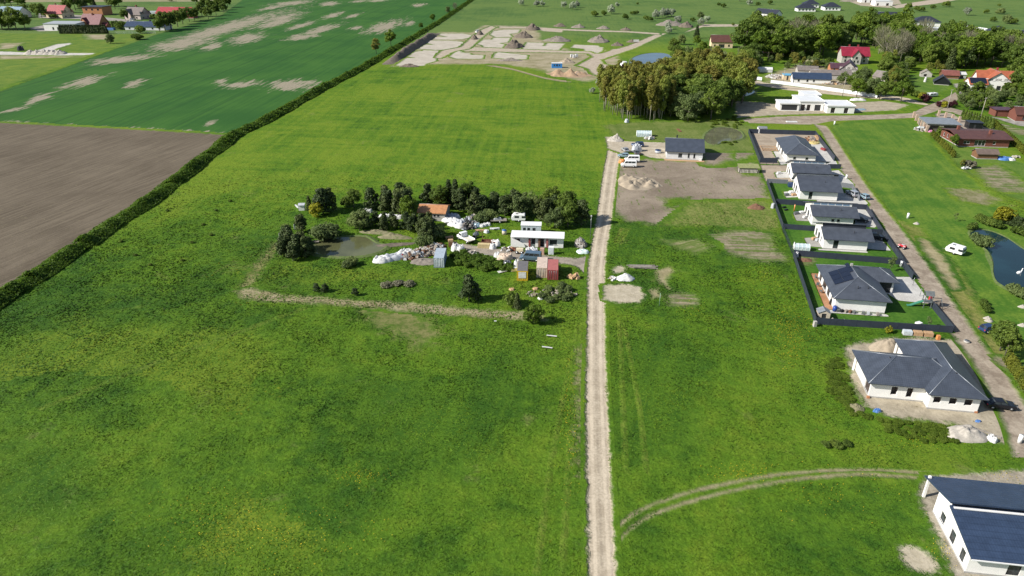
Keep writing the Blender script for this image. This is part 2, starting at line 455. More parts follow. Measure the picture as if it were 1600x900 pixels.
def f_crop(n, P):
    a = n.noise(P, 0.03, 4, 0.6, 0.5); rows = n.noise(n.mapped(P, (0.02, 1.0, 1), -ROW), 0.5, 3, 0.7); b = n.noise(P, 1.2, 3, 0.7)
    k = n.math('ADD', n.math('MULTIPLY', a, .5), n.math('MULTIPLY', rows, .5))
    c = n.mix(n.step(k, 0.36, 0.64), (0.021, 0.082, 0.014), (0.041, 0.118, 0.018))
    tram = n.step(n.noise(n.mapped(P, (0.002, 1.0, 1), -ROW), 0.22, 1, 0.5), 0.60, 0.66)
    c = n.mix(n.math('MULTIPLY', tram, 0.35), c, (0.012, 0.05, 0.012))
    st = n.noise(n.mapped(P, (0.06, 0.6, 1), -ROW), 0.8, 4, 0.7); st2 = n.noise(P, 0.12, 4, .7)
    e = n.math('ADD', n.attr('bare'), n.math('ADD', n.math('MULTIPLY', n.math('SUBTRACT', st, 0.5), 3.2), n.math('MULTIPLY', n.math('SUBTRACT', st2, 0.5), 1.6)))
    e = n.math('MULTIPLY', n.step(e, 0.0, 0.6), n.step(n.attr('bare'), -0.95, -0.3))
    soil = n.mix(n.step(b, .4, .65), (0.23, 0.20, 0.145), (0.33, 0.29, 0.22))
    return n.mix(n.math('MULTIPLY', e, 0.95), c, soil), n.math('MULTIPLY', b, 0.2)
crop_m = ground_mat('crop', f_crop, 1.2, 0.3, 0.6)
hedge_l = [(-60, 498), (0, 462), (120, 384), (240, 305), (357, 214), (420, 183), (500, 138), (560, 108), (620, 72), (680, 37), (735, 0), (760, -18)]
sheet('crop_field', [(-420, 180), (0, 192), (357, 211), (420, 181), (500, 136), (560, 106), (620, 70), (680, 35), (745, -6), (780, -30), (420, -30), (345, 25), (248, 53), (165, 82), (95, 108), (0, 143), (-150, 195)], crop_m, 0.012, 2.5, 3.0, extra=bare)

def f_plough(n, P):
    d = wdir((60, 260), (250, 330))
    a = n.noise(P, 0.05, 5, 0.65, 0.4); s = n.noise(n.mapped(P, (0.03, 1.0, 1), -wdir((0, 300), (200, 235))), 1.1, 4, 0.75); b = n.noise(P, 1.8, 4, 0.75)
    s2 = n.noise(n.mapped(P, (1.0, 0.03, 1), 0.1), 0.5, 3, 0.7)
    k = n.math('ADD', n.math('ADD', n.math('MULTIPLY', a, .25), n.math('MULTIPLY', s, .45)), n.math('ADD', n.math('MULTIPLY', b, .17), n.math('MULTIPLY', s2, .13)))
    c = n.mix(n.step(k, 0.38, 0.62), (0.085, 0.068, 0.047), (0.158, 0.130, 0.094))
    c = n.mix(n.math('MULTIPLY', n.step(n.noise(P, 0.5, 4, .75), .58, .7), .5), c, (0.20, 0.17, 0.10))
    return c, n.math('MULTIPLY', n.math('ADD', s, b), 0.3)
plough_m = ground_mat('ploughed_soil', f_plough, 1.0, 0.5, 0.5)
sheet('ploughed_field', [(-500, 175), (0, 192), (180, 201), (357, 211), (300, 256), (240, 302), (120, 380), (0, 458), (-200, 600), (-700, 700), (-900, 300)], plough_m, 0.016, 1.6, 2.0)

lm = ground_mat('pasture', f_lawn((0.07, 0.14, 0.016), (0.14, 0.19, 0.025), 0.3, 0.4), 2.0, 0.2, 1.5)
sheet('pasture', [(-300, 52), (0, 52), (100, 53), (245, 53), (165, 80), (95, 106), (0, 141), (-300, 230)], lm, 0.010, 3.0, 4.0)
stubble_m = ground_mat('stubble', f_soil((0.19, 0.175, 0.10), (0.29, 0.26, 0.16), 0.3), 2.0, 0.1, 2.0)
sheet('stubble_field', [(-300, 5), (100, 3), (240, 2.5), (300, 2.5), (330, 1), (400, -3), (700, -28), (-300, -45)], stubble_m, 0.011, 8.0, 8.0)

# --- roads and tracks
gravel_m = ground_mat('pale_gravel', f_gravel((0.34, 0.285, 0.21), (0.46, 0.395, 0.30), 0.85), 0.35, 0.7, 0.2)
road('gravel_road',
     [(921, 960), (920, 900), (918, 800), (916, 700), (915.5, 600), (917, 540), (917.5, 490), (918, 452), (918, 420), (924, 385), (932, 345), (938, 300), (944, 262), (950, 232), (954, 222)],
     [(966, 960), (963, 900), (957, 800), (952, 700), (947, 600), (945.5, 540), (945, 490), (945, 452), (945, 420), (948, 385), (955, 345), (960, 300), (965, 262), (971, 238), (978, 226)], gravel_m, 0.040, 0.9)
lane_m = ground_mat('grey_gravel', f_gravel((0.20, 0.175, 0.145), (0.33, 0.29, 0.235), 0.3), 0.5, 0.7, 0.3)
road('farm_lane', [(921, 437), (912, 425), (898, 413), (868, 411), (838, 410), (804, 406), (772, 400), (735, 396), (716, 391)],
     [(930, 394), (917, 401), (906, 405), (880, 402), (852, 399), (812, 393), (782, 389), (750, 385), (722, 381)], lane_m, 0.034, 0.8)
dirt_m = ground_mat('dirt_road', f_soil((0.205, 0.165, 0.125), (0.375, 0.32, 0.25), None, 0.25), 0.35, 0.5, 0.4)
road('dirt_road',
     [(1585, 715), (1572, 665), (1556, 632), (1536, 590), (1512, 552), (1485, 520), (1462, 490), (1437, 452), (1414, 420), (1395, 385), (1372, 348), (1345, 312), (1318, 272), (1296, 228), (1283, 205), (1272, 194)],
     [(1660, 715), (1625, 665), (1596, 625), (1568, 580), (1540, 545), (1516, 510), (1497, 485), (1470, 445), (1447, 412), (1424, 380), (1397, 345), (1366, 308), (1340, 272), (1315, 232), (1298, 206), (1291, 197)], dirt_m, 0.036, 1.0)
road('cross_road', [(1150, 180), (1200, 181), (1270, 181), (1300, 181), (1360, 180), (1425, 177), (1446, 166), (1468, 158), (1488, 147), (1508, 133)],
     [(1150, 192), (1200, 193), (1270, 195), (1300, 189), (1360, 187), (1430, 184), (1462, 174), (1480, 165), (1500, 154), (1524, 143)], dirt_m, 0.030, 1.2)
road('village_road', [(1440, 160), (1422, 154), (1400, 150), (1350, 146), (1290, 140), (1230, 134), (1190, 127), (1155, 121)],
     [(1470, 168), (1430, 162), (1405, 157), (1350, 153), (1290, 147), (1230, 141), (1190, 134), (1155, 128)], gravel_m, 0.027, 1.0)
road('side_street', [(1440, 168), (1470, 172), (1505, 181), (1540, 196), (1580, 205), (1640, 215)], [(1462, 160), (1485, 168), (1515, 176), (1550, 190), (1590, 200), (1650, 208)], dirt_m, 0.028, 1.0)
track_m = ground_mat('field_track', f_soil((0.19, 0.165, 0.095), (0.31, 0.26, 0.17), None, 0.5), 0.25, 0.6, 0.3)
def track(name, mid, wpx, z=0.02, m=None):
    L = [(x - dx, y - dy) for x, y, dx, dy in [(p[0], p[1], *wpx) for p in mid]]; R = [(x + dx, y + dy) for x, y, dx, dy in [(p[0], p[1], *wpx) for p in mid]]
    return road(name, L, R, m or track_m, z, 0.5, 3)
track('field_track', [(950, 848), (958, 832), (972, 814), (1000, 795), (1060, 774), (1130, 756), (1210, 742), (1290, 735), (1370, 734), (1452, 740), (1540, 742), (1620, 745)], (0.8, 1.9))
track('field_track', [(958, 858), (968, 842), (985, 822), (1020, 803), (1075, 784), (1150, 765), (1230, 750), (1300, 743), (1370, 741), (1445, 748)], (0.8, 1.9))
straw_m = ground_mat('dry_straw', f_soil((0.22, 0.19, 0.10), (0.33, 0.285, 0.175), None, 0.3), 0.8, 0.35, 0.6)
sheet('dry_verge', [(368, 455), (392, 451), (440, 461), (500, 465), (570, 470), (640, 474), (720, 482), (800, 487), (850, 490), (850, 500), (800, 499), (700, 492), (600, 482), (560, 479), (500, 474), (430, 472), (380, 467)], straw_m, 0.020, 0.6, 1.2)
sheet('dry_verge', [(372, 452), (395, 420), (430, 378), (440, 380), (405, 425), (392, 452)], ground_mat('dry_grass', f_soil((0.13, 0.14, 0.04), (0.24, 0.22, 0.10), None, 0.3), 1.2, 0.6, 0.8), 0.018, 0.7, 1.2)
# curved track round the far building plots
track('field_track', [(745, 99), (800, 108), (850, 122), (880, 127), (920, 127), (950, 119)], (0.6, 1.3), 0.022)

# --- bare yard round the slate house
yard_m = ground_mat('bare_earth', f_soil((0.160, 0.128, 0.096), (0.290, 0.242, 0.184), None, 0.07, (0.19, 0.165, 0.09), 0.35), 2.0, 0.25, 1.2)
sheet('dirt_yard', [(966, 256), (1000, 250), (1038, 251), (1100, 254), (1136, 250), (1150, 236), (1170, 232), (1176, 252), (1150, 268), (1160, 274), (1184, 274), (1193, 290), (1194, 312), (1150, 313), (1100, 311), (1088, 326), (1070, 340), (1030, 350), (980, 345), (954, 328), (960, 294)],
      yard_m, 0.022, 0.9, 5.0, holes=[[(1034, 310), (1078, 308), (1076, 318), (1050, 331), (1040, 322)]])
sheet('dirt_yard', [(1102, 228), (1125, 226), (1150, 222), (1172, 220), (1180, 240), (1160, 246), (1136, 254), (1112, 256)], yard_m, 0.0225, 0.9, 5.0)
sheet('dirt_yard', [(1100, 228), (1142, 236), (1140, 250), (1118, 258), (1100, 256)], yard_m, 0.024, 0.9, 1.5)
drive_m = ground_mat('sandy_drive', f_gravel((0.34, 0.29, 0.215), (0.46, 0.41, 0.32)), 0.5, 0.7, 0.3)
sheet('driveway', [(946, 214), (966, 214), (976, 221), (1040, 223), (1042, 249), (1014, 246), (990, 236), (972, 240), (950, 232)], drive_m, 0.043, 0.7, 1.0)
# --- patches of tilled and sandy ground right of the road
till_m = ground_mat('tilled_soil', f_soil((0.17, 0.14, 0.095), (0.30, 0.255, 0.18), math.radians(96), 0.4, (0.085, 0.11, 0.03), 1.0), 2.2, 0.3, 1.2)
wisp_m = ground_mat('cut_straw', f_soil((0.20, 0.18, 0.09), (0.34, 0.30, 0.18), math.radians(60), 0.3, None, 1.3), 2.0, 0.3, 1.2)
sheet('tilled_patch', [(1112, 368), (1150, 361), (1192, 358), (1206, 372), (1208, 392), (1228, 402), (1228, 410), (1195, 408), (1160, 402), (1130, 392), (1112, 380)], till_m, 0.021, 0.6, 5.0)
sheet('tilled_patch', [(1036, 376), (1060, 388), (1085, 396), (1104, 392), (1104, 382), (1090, 374), (1062, 376)], wisp_m, 0.021, 0.5, 4.0)
sand_m = ground_mat('pale_sand', f_soil((0.33, 0.29, 0.21), (0.46, 0.41, 0.315), None, 0.5, (0.24, 0.21, 0.13)), 0.7, 0.6, 0.4)
sheet('sand_patch', [(944, 446), (970, 444), (998, 448), (1007, 462), (1000, 473), (962, 473), (944, 468)], sand_m, 0.042, 0.4, 1.0)
sheet('sand_patch', [(1042, 461), (1062, 457), (1086, 461), (1087, 472), (1070, 481), (1046, 476)], till_m, 0.021, 0.4, 1.0)
sheet('sand_patch', [(1028, 424), (1046, 418), (1050, 424), (1040, 438), (1046, 452), (1034, 444), (1028, 432)], straw_m, 0.021, 0.4, 1.0)
sheet('sand_patch', [(1016, 456), (1028, 451), (1030, 463), (1018, 468)], straw_m, 0.021, 0.4, 0.8)
sheet('sand_patch', [(957, 421), (966, 415), (976, 417), (975, 426), (960, 427)], sand_m, 0.021, 0.4, 0.8)
sheet('sand_patch', [(1408, 855), (1425, 853), (1448, 862), (1468, 886), (1450, 898), (1425, 890), (1410, 874)], sand_m, 0.021, 0.25, 0.7)
sheet('sand_patch', [(905, 540), (914, 540), (914, 740), (906, 740), (902, 640)], ground_mat('worn_verge', f_soil((0.10, 0.12, 0.03), (0.24, 0.21, 0.12), None, 0.4), 1.8, 0.5, 0.8), 0.019, 0.4, 1.4)
sheet('sand_patch', [(560, 478), (650, 485), (690, 520), (660, 540), (580, 500)], ground_mat('dry_patch', f_soil((0.075, 0.11, 0.02), (0.19, 0.18, 0.07), None, 0.4), 3.0, 0.4, 2.0), 0.012, 0.8, 12.0)
for nm, c1, c2, jobs in (('yellow_growth', (0.080, 0.147, 0.010), (0.130, 0.186, 0.015), ([(-40, 560), (120, 505), (330, 520), (480, 560), (380, 640), (150, 640), (-40, 650)], [(120, 800), (300, 762), (520, 770), (600, 830), (430, 880), (160, 890)], [(1130, 600), (1230, 580), (1300, 640), (1260, 715), (1150, 720)], [(1340, 690), (1440, 695), (1560, 712), (1500, 735), (1330, 728)], [(430, 380), (440, 430), (640, 450), (700, 430), (560, 415), (480, 410)])),
                          ('rank_growth', (0.030, 0.084, 0.007), (0.064, 0.136, 0.009), ([(560, 560), (720, 520), (860, 560), (840, 700), (700, 740), (560, 680)], [(960, 520), (1060, 510), (1120, 560), (1080, 680), (965, 720)], [(0, 680), (110, 690), (160, 780), (60, 820), (-30, 800)], [(960, 360), (1030, 352), (1110, 356), (1060, 372), (1000, 410), (955, 404)]))):
    mt = ground_mat(nm, f_lawn(c1, c2, 0.5, 0.3), 4.5, 0.12, 3.0)
    for q in jobs: sheet('meadow_patch', q, mt, 0.006, 1.5, 17.0)
trail_m = ground_mat('trodden_grass', f_lawn((0.095, 0.148, 0.016), (0.145, 0.18, 0.03), 0.3), 1.4, 0.4, 1.0)
for q in ([(905, 505), (893, 560), (876, 640), (858, 740), (838, 900)], [(911, 500), (902, 580), (890, 700), (878, 900)], [(975, 505), (985, 560), (1000, 640), (1010, 740)], [(968, 500), (972, 600), (978, 740)], [(960, 380), (975, 350), (990, 340)], [(968, 382), (984, 352), (1000, 345)], [(60, 640), (260, 560), (480, 480)]  ):
    track('trail', q, (1.6, 0.9), 0.008, trail_m)
# --- right hand lawns
lawn_m = ground_mat('mown_meadow', f_lawn((0.05, 0.125, 0.012), (0.115, 0.185, 0.022), 0.35, 0.2), 1.2, 0.4, 0.8)
sheet('mown_meadow', [(1296, 196), (1330, 189), (1424, 187), (1440, 205), (1480, 240), (1530, 290), (1600, 340), (1660, 400), (1700, 640), (1600, 612), (1570, 575), (1520, 505), (1475, 445), (1428, 378), (1370, 306), (1345, 272), (1318, 230)], lawn_m, 0.014, 1.2, 1.8)
mead_m = ground_mat('verge_grass', f_lawn((0.10, 0.135, 0.02), (0.20, 0.19, 0.06), 0.5, -0.5), 1.5, 0.4, 1.0)
sheet('verge', [(1402, 345), (1436, 358), (1470, 395), (1500, 430), (1530, 480), (1552, 522), (1575, 560), (1552, 552), (1522, 508), (1476, 445), (1440, 395)], mead_m, 0.018, 0.6, 1.2)
sheet('sand_patch', [(1438, 372), (1452, 378), (1478, 410), (1498, 448), (1490, 452), (1466, 420), (1444, 390)], straw_m, 0.021, 0.5, 1.2)
garden_m = ground_mat('garden_lawn', f_lawn((0.06, 0.13, 0.014), (0.12, 0.18, 0.03), 0.2), 0.8, 0.5, 0.6)
sheet('garden_lawn', [(1455, 212), (1486, 226), (1540, 236), (1620, 262), (1700, 330), (1640, 330), (1560, 300), (1500, 262)], garden_m, 0.017, 0.8, 1.5)
sheet('garden_lawn', [(1406, 118), (1440, 116), (1492, 122), (1480, 140), (1450, 148), (1418, 138)], garden_m, 0.018, 1.0, 2.0)
sheet('garden_lawn', [(1462, 172), (1500, 178), (1560, 183), (1640, 198), (1700, 250), (1620, 240), (1560, 208), (1500, 186)], garden_m, 0.017, 0.8, 2.0)
sheet('tilled_patch', [(1524, 262), (1558, 258), (1590, 280), (1612, 300), (1570, 300), (1545, 290)], till_m, 0.022, 0.6, 2.0)
sheet('tilled_patch', [(1484, 294), (1530, 298), (1560, 312), (1540, 320), (1500, 312)], ground_mat('thin_soil', f_soil((0.12, 0.13, 0.04), (0.25, 0.22, 0.14), None, 0.3), 2.0, 0.4, 1.2), 0.019, 0.6, 2.0)
sheet('tilled_patch', [(1560, 196), (1640, 208), (1640, 216), (1590, 210)], till_m, 0.023, 0.8, 1.0)
# --- mown plot with pond, greenhouse behind the slate house
plot_m = ground_mat('cut_grass', f_lawn((0.085, 0.13, 0.022), (0.15, 0.18, 0.05), 0.3), 2.0, 0.3, 1.2)
sheet('cut_plot', [(946, 196), (990, 191), (1080, 190), (1150, 188), (1176, 200), (1184, 236), (1120, 236), (1040, 226), (965, 222)], plot_m, 0.015, 1.0, 2.5)
sheet('cut_plot', [(1085, 316), (1196, 314), (1222, 352), (1205, 360), (1150, 352), (1040, 352)], ground_mat('thin_lawn', f_lawn((0.085, 0.14, 0.02), (0.19, 0.20, 0.06), 0.4), 2.0, 0.35, 1.2), 0.016, 0.8, 2.0)
yel_m = ground_mat('rough_bank', f_lawn((0.07, 0.135, 0.015), (0.16, 0.19, 0.02), 0.0), 1.0, 0.5, 0.8)
# --- sandy ground round the two building sites
sandy_m = ground_mat('churned_sand', f_soil((0.26, 0.225, 0.165), (0.41, 0.36, 0.27), None, 0.35, (0.20, 0.17, 0.11)), 0.9, 0.5, 0.5)
sheet('building_site', [(1322, 542), (1345, 536), (1400, 528), (1480, 530), (1520, 536), (1560, 580), (1596, 625), (1650, 690), (1640, 720), (1585, 700), (1545, 682), (1500, 665), (1440, 656), (1395, 652), (1352, 634), (1333, 604), (1326, 572)], sandy_m, 0.030, 0.5, 1.4)
sheet('building_site', [(1436, 770), (1450, 745), (1600, 735), (1660, 740), (1660, 920), (1500, 920), (1488, 893), (1465, 838), (1445, 800)], ground_mat('rubbly_sand', f_soil((0.22, 0.195, 0.15), (0.38, 0.34, 0.27), None, 0.7, (0.10, 0.12, 0.04)), 0.6, 0.8, 0.4), 0.030, 0.4, 0.9)
sheet('building_site', [(1150, 158), (1190, 160), (1240, 166), (1380, 158), (1420, 164), (1400, 172), (1330, 176), (1210, 180), (1150, 184)], sandy_m, 0.026, 0.9, 2.5)
# --- far building plots
pad_m = ground_mat('white_sand', f_soil((0.36, 0.325, 0.265), (0.47, 0.43, 0.36), None, 0.15), 0.8, 0.3, 0.6)
rough_m = ground_mat('disturbed_soil', f_soil((0.21, 0.19, 0.10), (0.36, 0.31, 0.22), None, 0.1, (0.09, 0.12, 0.03)), 3.0, 0.12, 2.0)
def zp(x0, y0, s, pts): return [(x0 + x / s, y0 + y / s) for x, y in pts]
sheet('plot_ground', zp(600, 30, 8, [(120, 590), (420, 380), (700, 160), (1100, 170), (1250, 80), (1440, 80), (1900, 90), (1950, 250), (2400, 420), (2700, 380), (2900, 430), (3000, 700), (2500, 780), (1900, 620), (1500, 560), (700, 560)]), rough_m, 0.019, 2.5, 5.0)
PA = lambda pts: sheet('sand_pad', zp(600, 30, 8, pts), pad_m, 0.034, 0.9, 1.2)
PA([(150, 580), (280, 485), (430, 485), (300, 470), (390, 405), (470, 400), (490, 388), (720, 395), (870, 370), (860, 385), (740, 480), (660, 485), (640, 525), (530, 555), (500, 580), (400, 585)])
PA([(430, 370), (520, 318), (640, 320), (530, 300), (570, 265), (850, 270), (960, 280), (1020, 300), (960, 350), (820, 380), (640, 385)])
PA([(610, 255), (640, 225), (800, 222), (690, 200), (710, 180), (980, 180), (1100, 200), (1090, 225), (980, 250), (880, 255)])
PA([(820, 470), (900, 400), (1000, 390), (960, 415), (1060, 425), (1090, 445), (1240, 450), (1230, 495), (900, 495)])
PA([(1170, 310), (1240, 255), (1350, 255), (1380, 232), (1580, 232), (1540, 290), (1430, 300), (1510, 315), (1460, 370), (1250, 360), (1240, 330)])
PA([(1330, 195), (1370, 150), (1500, 130), (1700, 130), (1670, 170), (1560, 185), (1600, 220), (1400, 225)])
PA([(1360, 485), (1390, 430), (1440, 410), (1500, 420), (1600, 430), (1790, 450), (1780, 500), (1600, 500)])
PB = lambda pts: sheet('sand_pad', zp(780, 30, 8, pts), pad_m, 0.034, 0.9, 1.2)
PB([(295, 372), (350, 290), (560, 298), (540, 335), (575, 335), (600, 300), (815, 305), (740, 390), (470, 385)])
PB([(900, 355), (940, 318), (1240, 330), (1250, 350), (1300, 350), (1280, 400), (1200, 440), (1130, 405), (1070, 395), (1060, 370)])
sroad_m = ground_mat('sand_road', f_gravel((0.33, 0.275, 0.21), (0.43, 0.37, 0.29)), 1.0, 0.3, 0.6)
sheet('sand_road', zp(780, 30, 8, [(-480, 345), (-300, 350), (300, 378), (1120, 405), (1180, 430), (1270, 432), (1380, 400), (1420, 375), (1480, 372), (1620, 330), (1980, 180), (2080, 180), (1700, 360), (1260, 510), (1300, 560), (1430, 590), (1470, 640), (1380, 720), (1280, 712), (1180, 690), (1100, 610), (980, 580), (1180, 470), (1120, 430), (780, 420), (0, 408), (-480, 395)]), sroad_m, 0.037, 1.0, 2.0)
sheet('sand_road', zp(600, 30, 8, [(720, 395), (960, 350), (1090, 235), (1230, 130), (1340, 85), (1390, 100), (1290, 170), (1220, 230), (1060, 370), (880, 400), (700, 490), (640, 480)]), sroad_m, 0.036, 1.0, 1.6)
sheet('sand_road', zp(780, 30, 8, [(0, 90), (450, 100), (800, 122), (1200, 138), (1600, 150), (2000, 175), (2000, 195), (1600, 165), (1200, 155), (800, 140), (780, 165), (560, 150), (450, 118), (0, 110)]), sroad_m, 0.035, 1.0, 1.6)
sheet('sand_road', [(1080, 46), (1100, 38), (1200, 38), (1200, 41), (1098, 42), (1070, 51)], sroad_m, 0.034, 1.5, 1.5)
sheet('sand_road', [(1392, 9), (1440, 2), (1500, -8), (1540, -8), (1460, 6), (1400, 13)], sroad_m, 0.034, 1.5, 1.5)
sheet('building_site', [(1320, 0), (1345, 9), (1400, 13), (1410, 8), (1400, -6), (1330, -8)], sandy_m, 0.026, 2.0, 3.0)
grv_m = ground_mat('white_gravel', f_gravel((0.40, 0.38, 0.35), (0.55, 0.53, 0.49)), 1.2, 0.3, 0.8)
sheet('gravel_track', [(-150, 81), (0, 80.5), (44, 82), (60, 78), (90, 69), (108, 67.5), (112, 68.5), (84, 77), (100, 83), (148, 83), (140, 86), (85, 87), (0, 86), (-150, 86)], grv_m, 0.030, 1.4, 2.0)
sheet('sand_patch', [(0, 68), (32, 67), (20, 75), (0, 77)], rough_m, 0.02, 1.5, 3.0)
sheet('sand_patch', [(136, 54), (170, 54), (168, 62), (140, 61)], rough_m, 0.02, 1.5, 3.0)
sheet('sand_patch', [(0, 87), (85, 88), (130, 89), (60, 91), (0, 93)], rough_m, 0.02, 1.5, 3.0)

# --- yards of the village
pave_m = ground_mat('worn_paving', f_gravel((0.22, 0.205, 0.185), (0.34, 0.32, 0.29)), 0.6, 0.6, 0.4)
sheet('yard', [(1490, 131), (1520, 128), (1518, 142), (1500, 148)], pave_m, 0.024, 0.8, 1.0)
sheet('yard', [(1462, 178), (1484, 176), (1500, 186), (1560, 200), (1520, 206), (1470, 200)], ground_mat('brick_yard', f_gravel((0.24, 0.20, 0.165), (0.36, 0.31, 0.25)), 0.6, 0.6, 0.4), 0.031, 0.8, 1.0)
sheet('yard', [(1200, 118), (1250, 100), (1300, 105), (1370, 130), (1375, 145), (1280, 138), (1200, 128)], rough_m, 0.020, 1.0, 3.0)
sheet('yard', [(1545, 182), (1600, 190), (1640, 200), (1640, 205), (1590, 196)], pave_m, 0.025, 0.8, 1.0)
sheet('yard', [(1560, 560), (1640, 590), (1700, 650), (1640, 640), (1600, 600)], yard_m, 0.019, 0.6, 1.4)
sheet('yard', [(45, 44), (75, 38), (100, 48), (60, 49)], pave_m, 0.02, 1.5, 2.0)
sheet('yard', [(60, 20), (130, 24), (215, 32), (200, 34), (130, 30), (60, 28)], pave_m, 0.02, 1.5, 2.0)
# --- house plots
plotlawn_m = ground_mat('plot_lawn', f_lawn((0.032, 0.10, 0.010), (0.065, 0.145, 0.016), 0.25, 0.15), 0.25, 0.9, 0.2)
plotdry_m = ground_mat('plot_sand', f_soil((0.27, 0.22, 0.165), (0.39, 0.325, 0.25), None, 0.25), 0.3, 0.9, 0.2)
slab_m = ground_mat('concrete_paving', f_gravel((0.42, 0.41, 0.385), (0.52, 0.51, 0.48)), 0.05, 0.9, 0.05)
dslab_m = ground_mat('grey_paving', f_gravel((0.25, 0.24, 0.225), (0.33, 0.315, 0.29)), 0.05, 0.9, 0.05)
A9 = math.radians(-9.5)
def loc_frame(ox, oy, a=A9):
    c, s = math.cos(a), math.sin(a)
    return lambda x, y: (ox + x * c - y * s, oy + x * s + y * c)
# ------------------------------------------------------------------ building materials
def roof_mat(name, col, seam=0.35, axis=0, rough=0.45, metal=0.0, var=0.15, course=0.4):
    if name in _mc: return _mc[name]
    m, n = new_mat(name); p = n.obj(); X, Y, Z = n.sep(p)
    f = n.noise(p, 0.7, 4, 0.65); g = n.noise(p, 6, 3, 0.7)
    c = n.mix(n.step(f, 0.3, 0.7), tuple(x * (1 - var) for x in col), tuple(min(1, x * (1 + var)) for x in col))
    a = n.math('ABSOLUTE', n.math('SUBTRACT', n.math('FRACT', n.math('DIVIDE', X if axis == 0 else Y, seam)), 0.5))
    b = n.math('ABSOLUTE', n.math('SUBTRACT', n.math('FRACT', n.math('DIVIDE', Z, course * 0.42)), 0.5))
    c = n.mix(n.math('MULTIPLY', n.step(b, 0.36, 0.48), 0.45), c, tuple(x * 0.55 for x in col))
    h = n.math('ADD', n.math('MULTIPLY', n.step(a, 0.3, 0.5), 0.5), n.math('ADD', b, n.math('MULTIPLY', g, 0.3)))
    finish(n, c, n.lin(g, 0, 1, rough - .08, rough + .12), 0.4, metal, n.bump(h, 0.5, 0.04)); _mc[name] = m; return m

SLATE = roof_mat('slate_roof', (0.062, 0.072, 0.092))
SLATE2 = roof_mat('graphite_roof', (0.055, 0.066, 0.088), rough=0.4)
SLATE3 = roof_mat('navy_roof', (0.032, 0.052, 0.096), rough=0.42)
NIGHT = roof_mat('black_roof', (0.030, 0.034, 0.048))
RIDGE = paint('ridge_metal', (0.22, 0.24, 0.27), 0.35, 0.3)
WHITE = paint('white_render', (0.78, 0.77, 0.74), 0.85, var=0.05, scale=0.8, spec=0.2)
LGREY = paint('pale_grey_render', (0.60, 0.61, 0.62), 0.85, var=0.06, scale=0.8, spec=0.2)
PLINTH = paint('concrete_plinth', (0.36, 0.35, 0.33), 0.9, var=0.15)
DFRAME = paint('dark_window_frame', (0.035, 0.037, 0.042), 0.4)
WFRAME = paint('white_window_frame', (0.75, 0.75, 0.74), 0.4, var=0.04)
ANTH = paint('anthracite_metal', (0.034, 0.042, 0.062), 0.5, 0.0, var=0.15, scale=0.5, spec=0.4)
REDROOF = roof_mat('red_tile_roof', (0.28, 0.045, 0.045))
CRIMSON = roof_mat('crimson_roof', (0.24, 0.022, 0.042), rough=0.4)
BROWNROOF = roof_mat('brown_roof', (0.10, 0.045, 0.036))
ORANGEROOF = roof_mat('orange_tile_roof', (0.34, 0.105, 0.055))
RUSTROOF = paint('faded_orange_sheet', (0.42, 0.20, 0.09), 0.7, var=0.2)
GREYROOF = roof_mat('grey_sheet_roof', (0.20, 0.22, 0.24), seam=0.9)
BLUEROOF = roof_mat('pale_blue_roof', (0.22, 0.30, 0.38), rough=0.35)
CREAM = paint('cream_render', (0.62, 0.50, 0.33), 0.85, var=0.1)
BRICK = paint('brown_brick', (0.165, 0.060, 0.042), 0.85, var=0.22, scale=2.5)
ORBRICK = paint('orange_brick', (0.42, 0.19, 0.09), 0.85, var=0.18, scale=2.0)
TIMBER = paint('brown_timber', (0.17, 0.085, 0.045), 0.8, var=0.25, scale=2.0)
PINE = paint('fresh_timber', (0.42, 0.27, 0.15), 0.8, var=0.2, scale=2.0)
OLDWOOD = paint('weathered_timber', (0.24, 0.215, 0.185), 0.9, var=0.3, scale=2.0)
DECK = paint('timber_decking', (0.30, 0.165, 0.095), 0.75, var=0.15, scale=1.5)
GREYPLASTER = paint('grey_plaster', (0.40, 0.38, 0.35), 0.9, var=0.15)
MEMBRANE = paint('pale_roof_membrane', (0.62, 0.64, 0.66), 0.6, var=0.08, scale=0.4)
SOLAR = paint('solar_glass', (0.012, 0.016, 0.030), 0.12, 0.0, var=0.1, spec=0.6)
def glass_mat():
    m, n = new_mat('window_glass'); p = n.obj()
    finish(n, n.mix(n.step(n.noise(p, 0.8, 2), .4, .6), (0.018, 0.022, 0.026), (0.045, 0.055, 0.06)), 0.08, 0.6); return m
GLASS = glass_mat()
SHADOWROOM = paint('room_shade', (0.12, 0.10, 0.09), 0.95, var=0.2)  # dark colour stands in for the shade inside open rooms

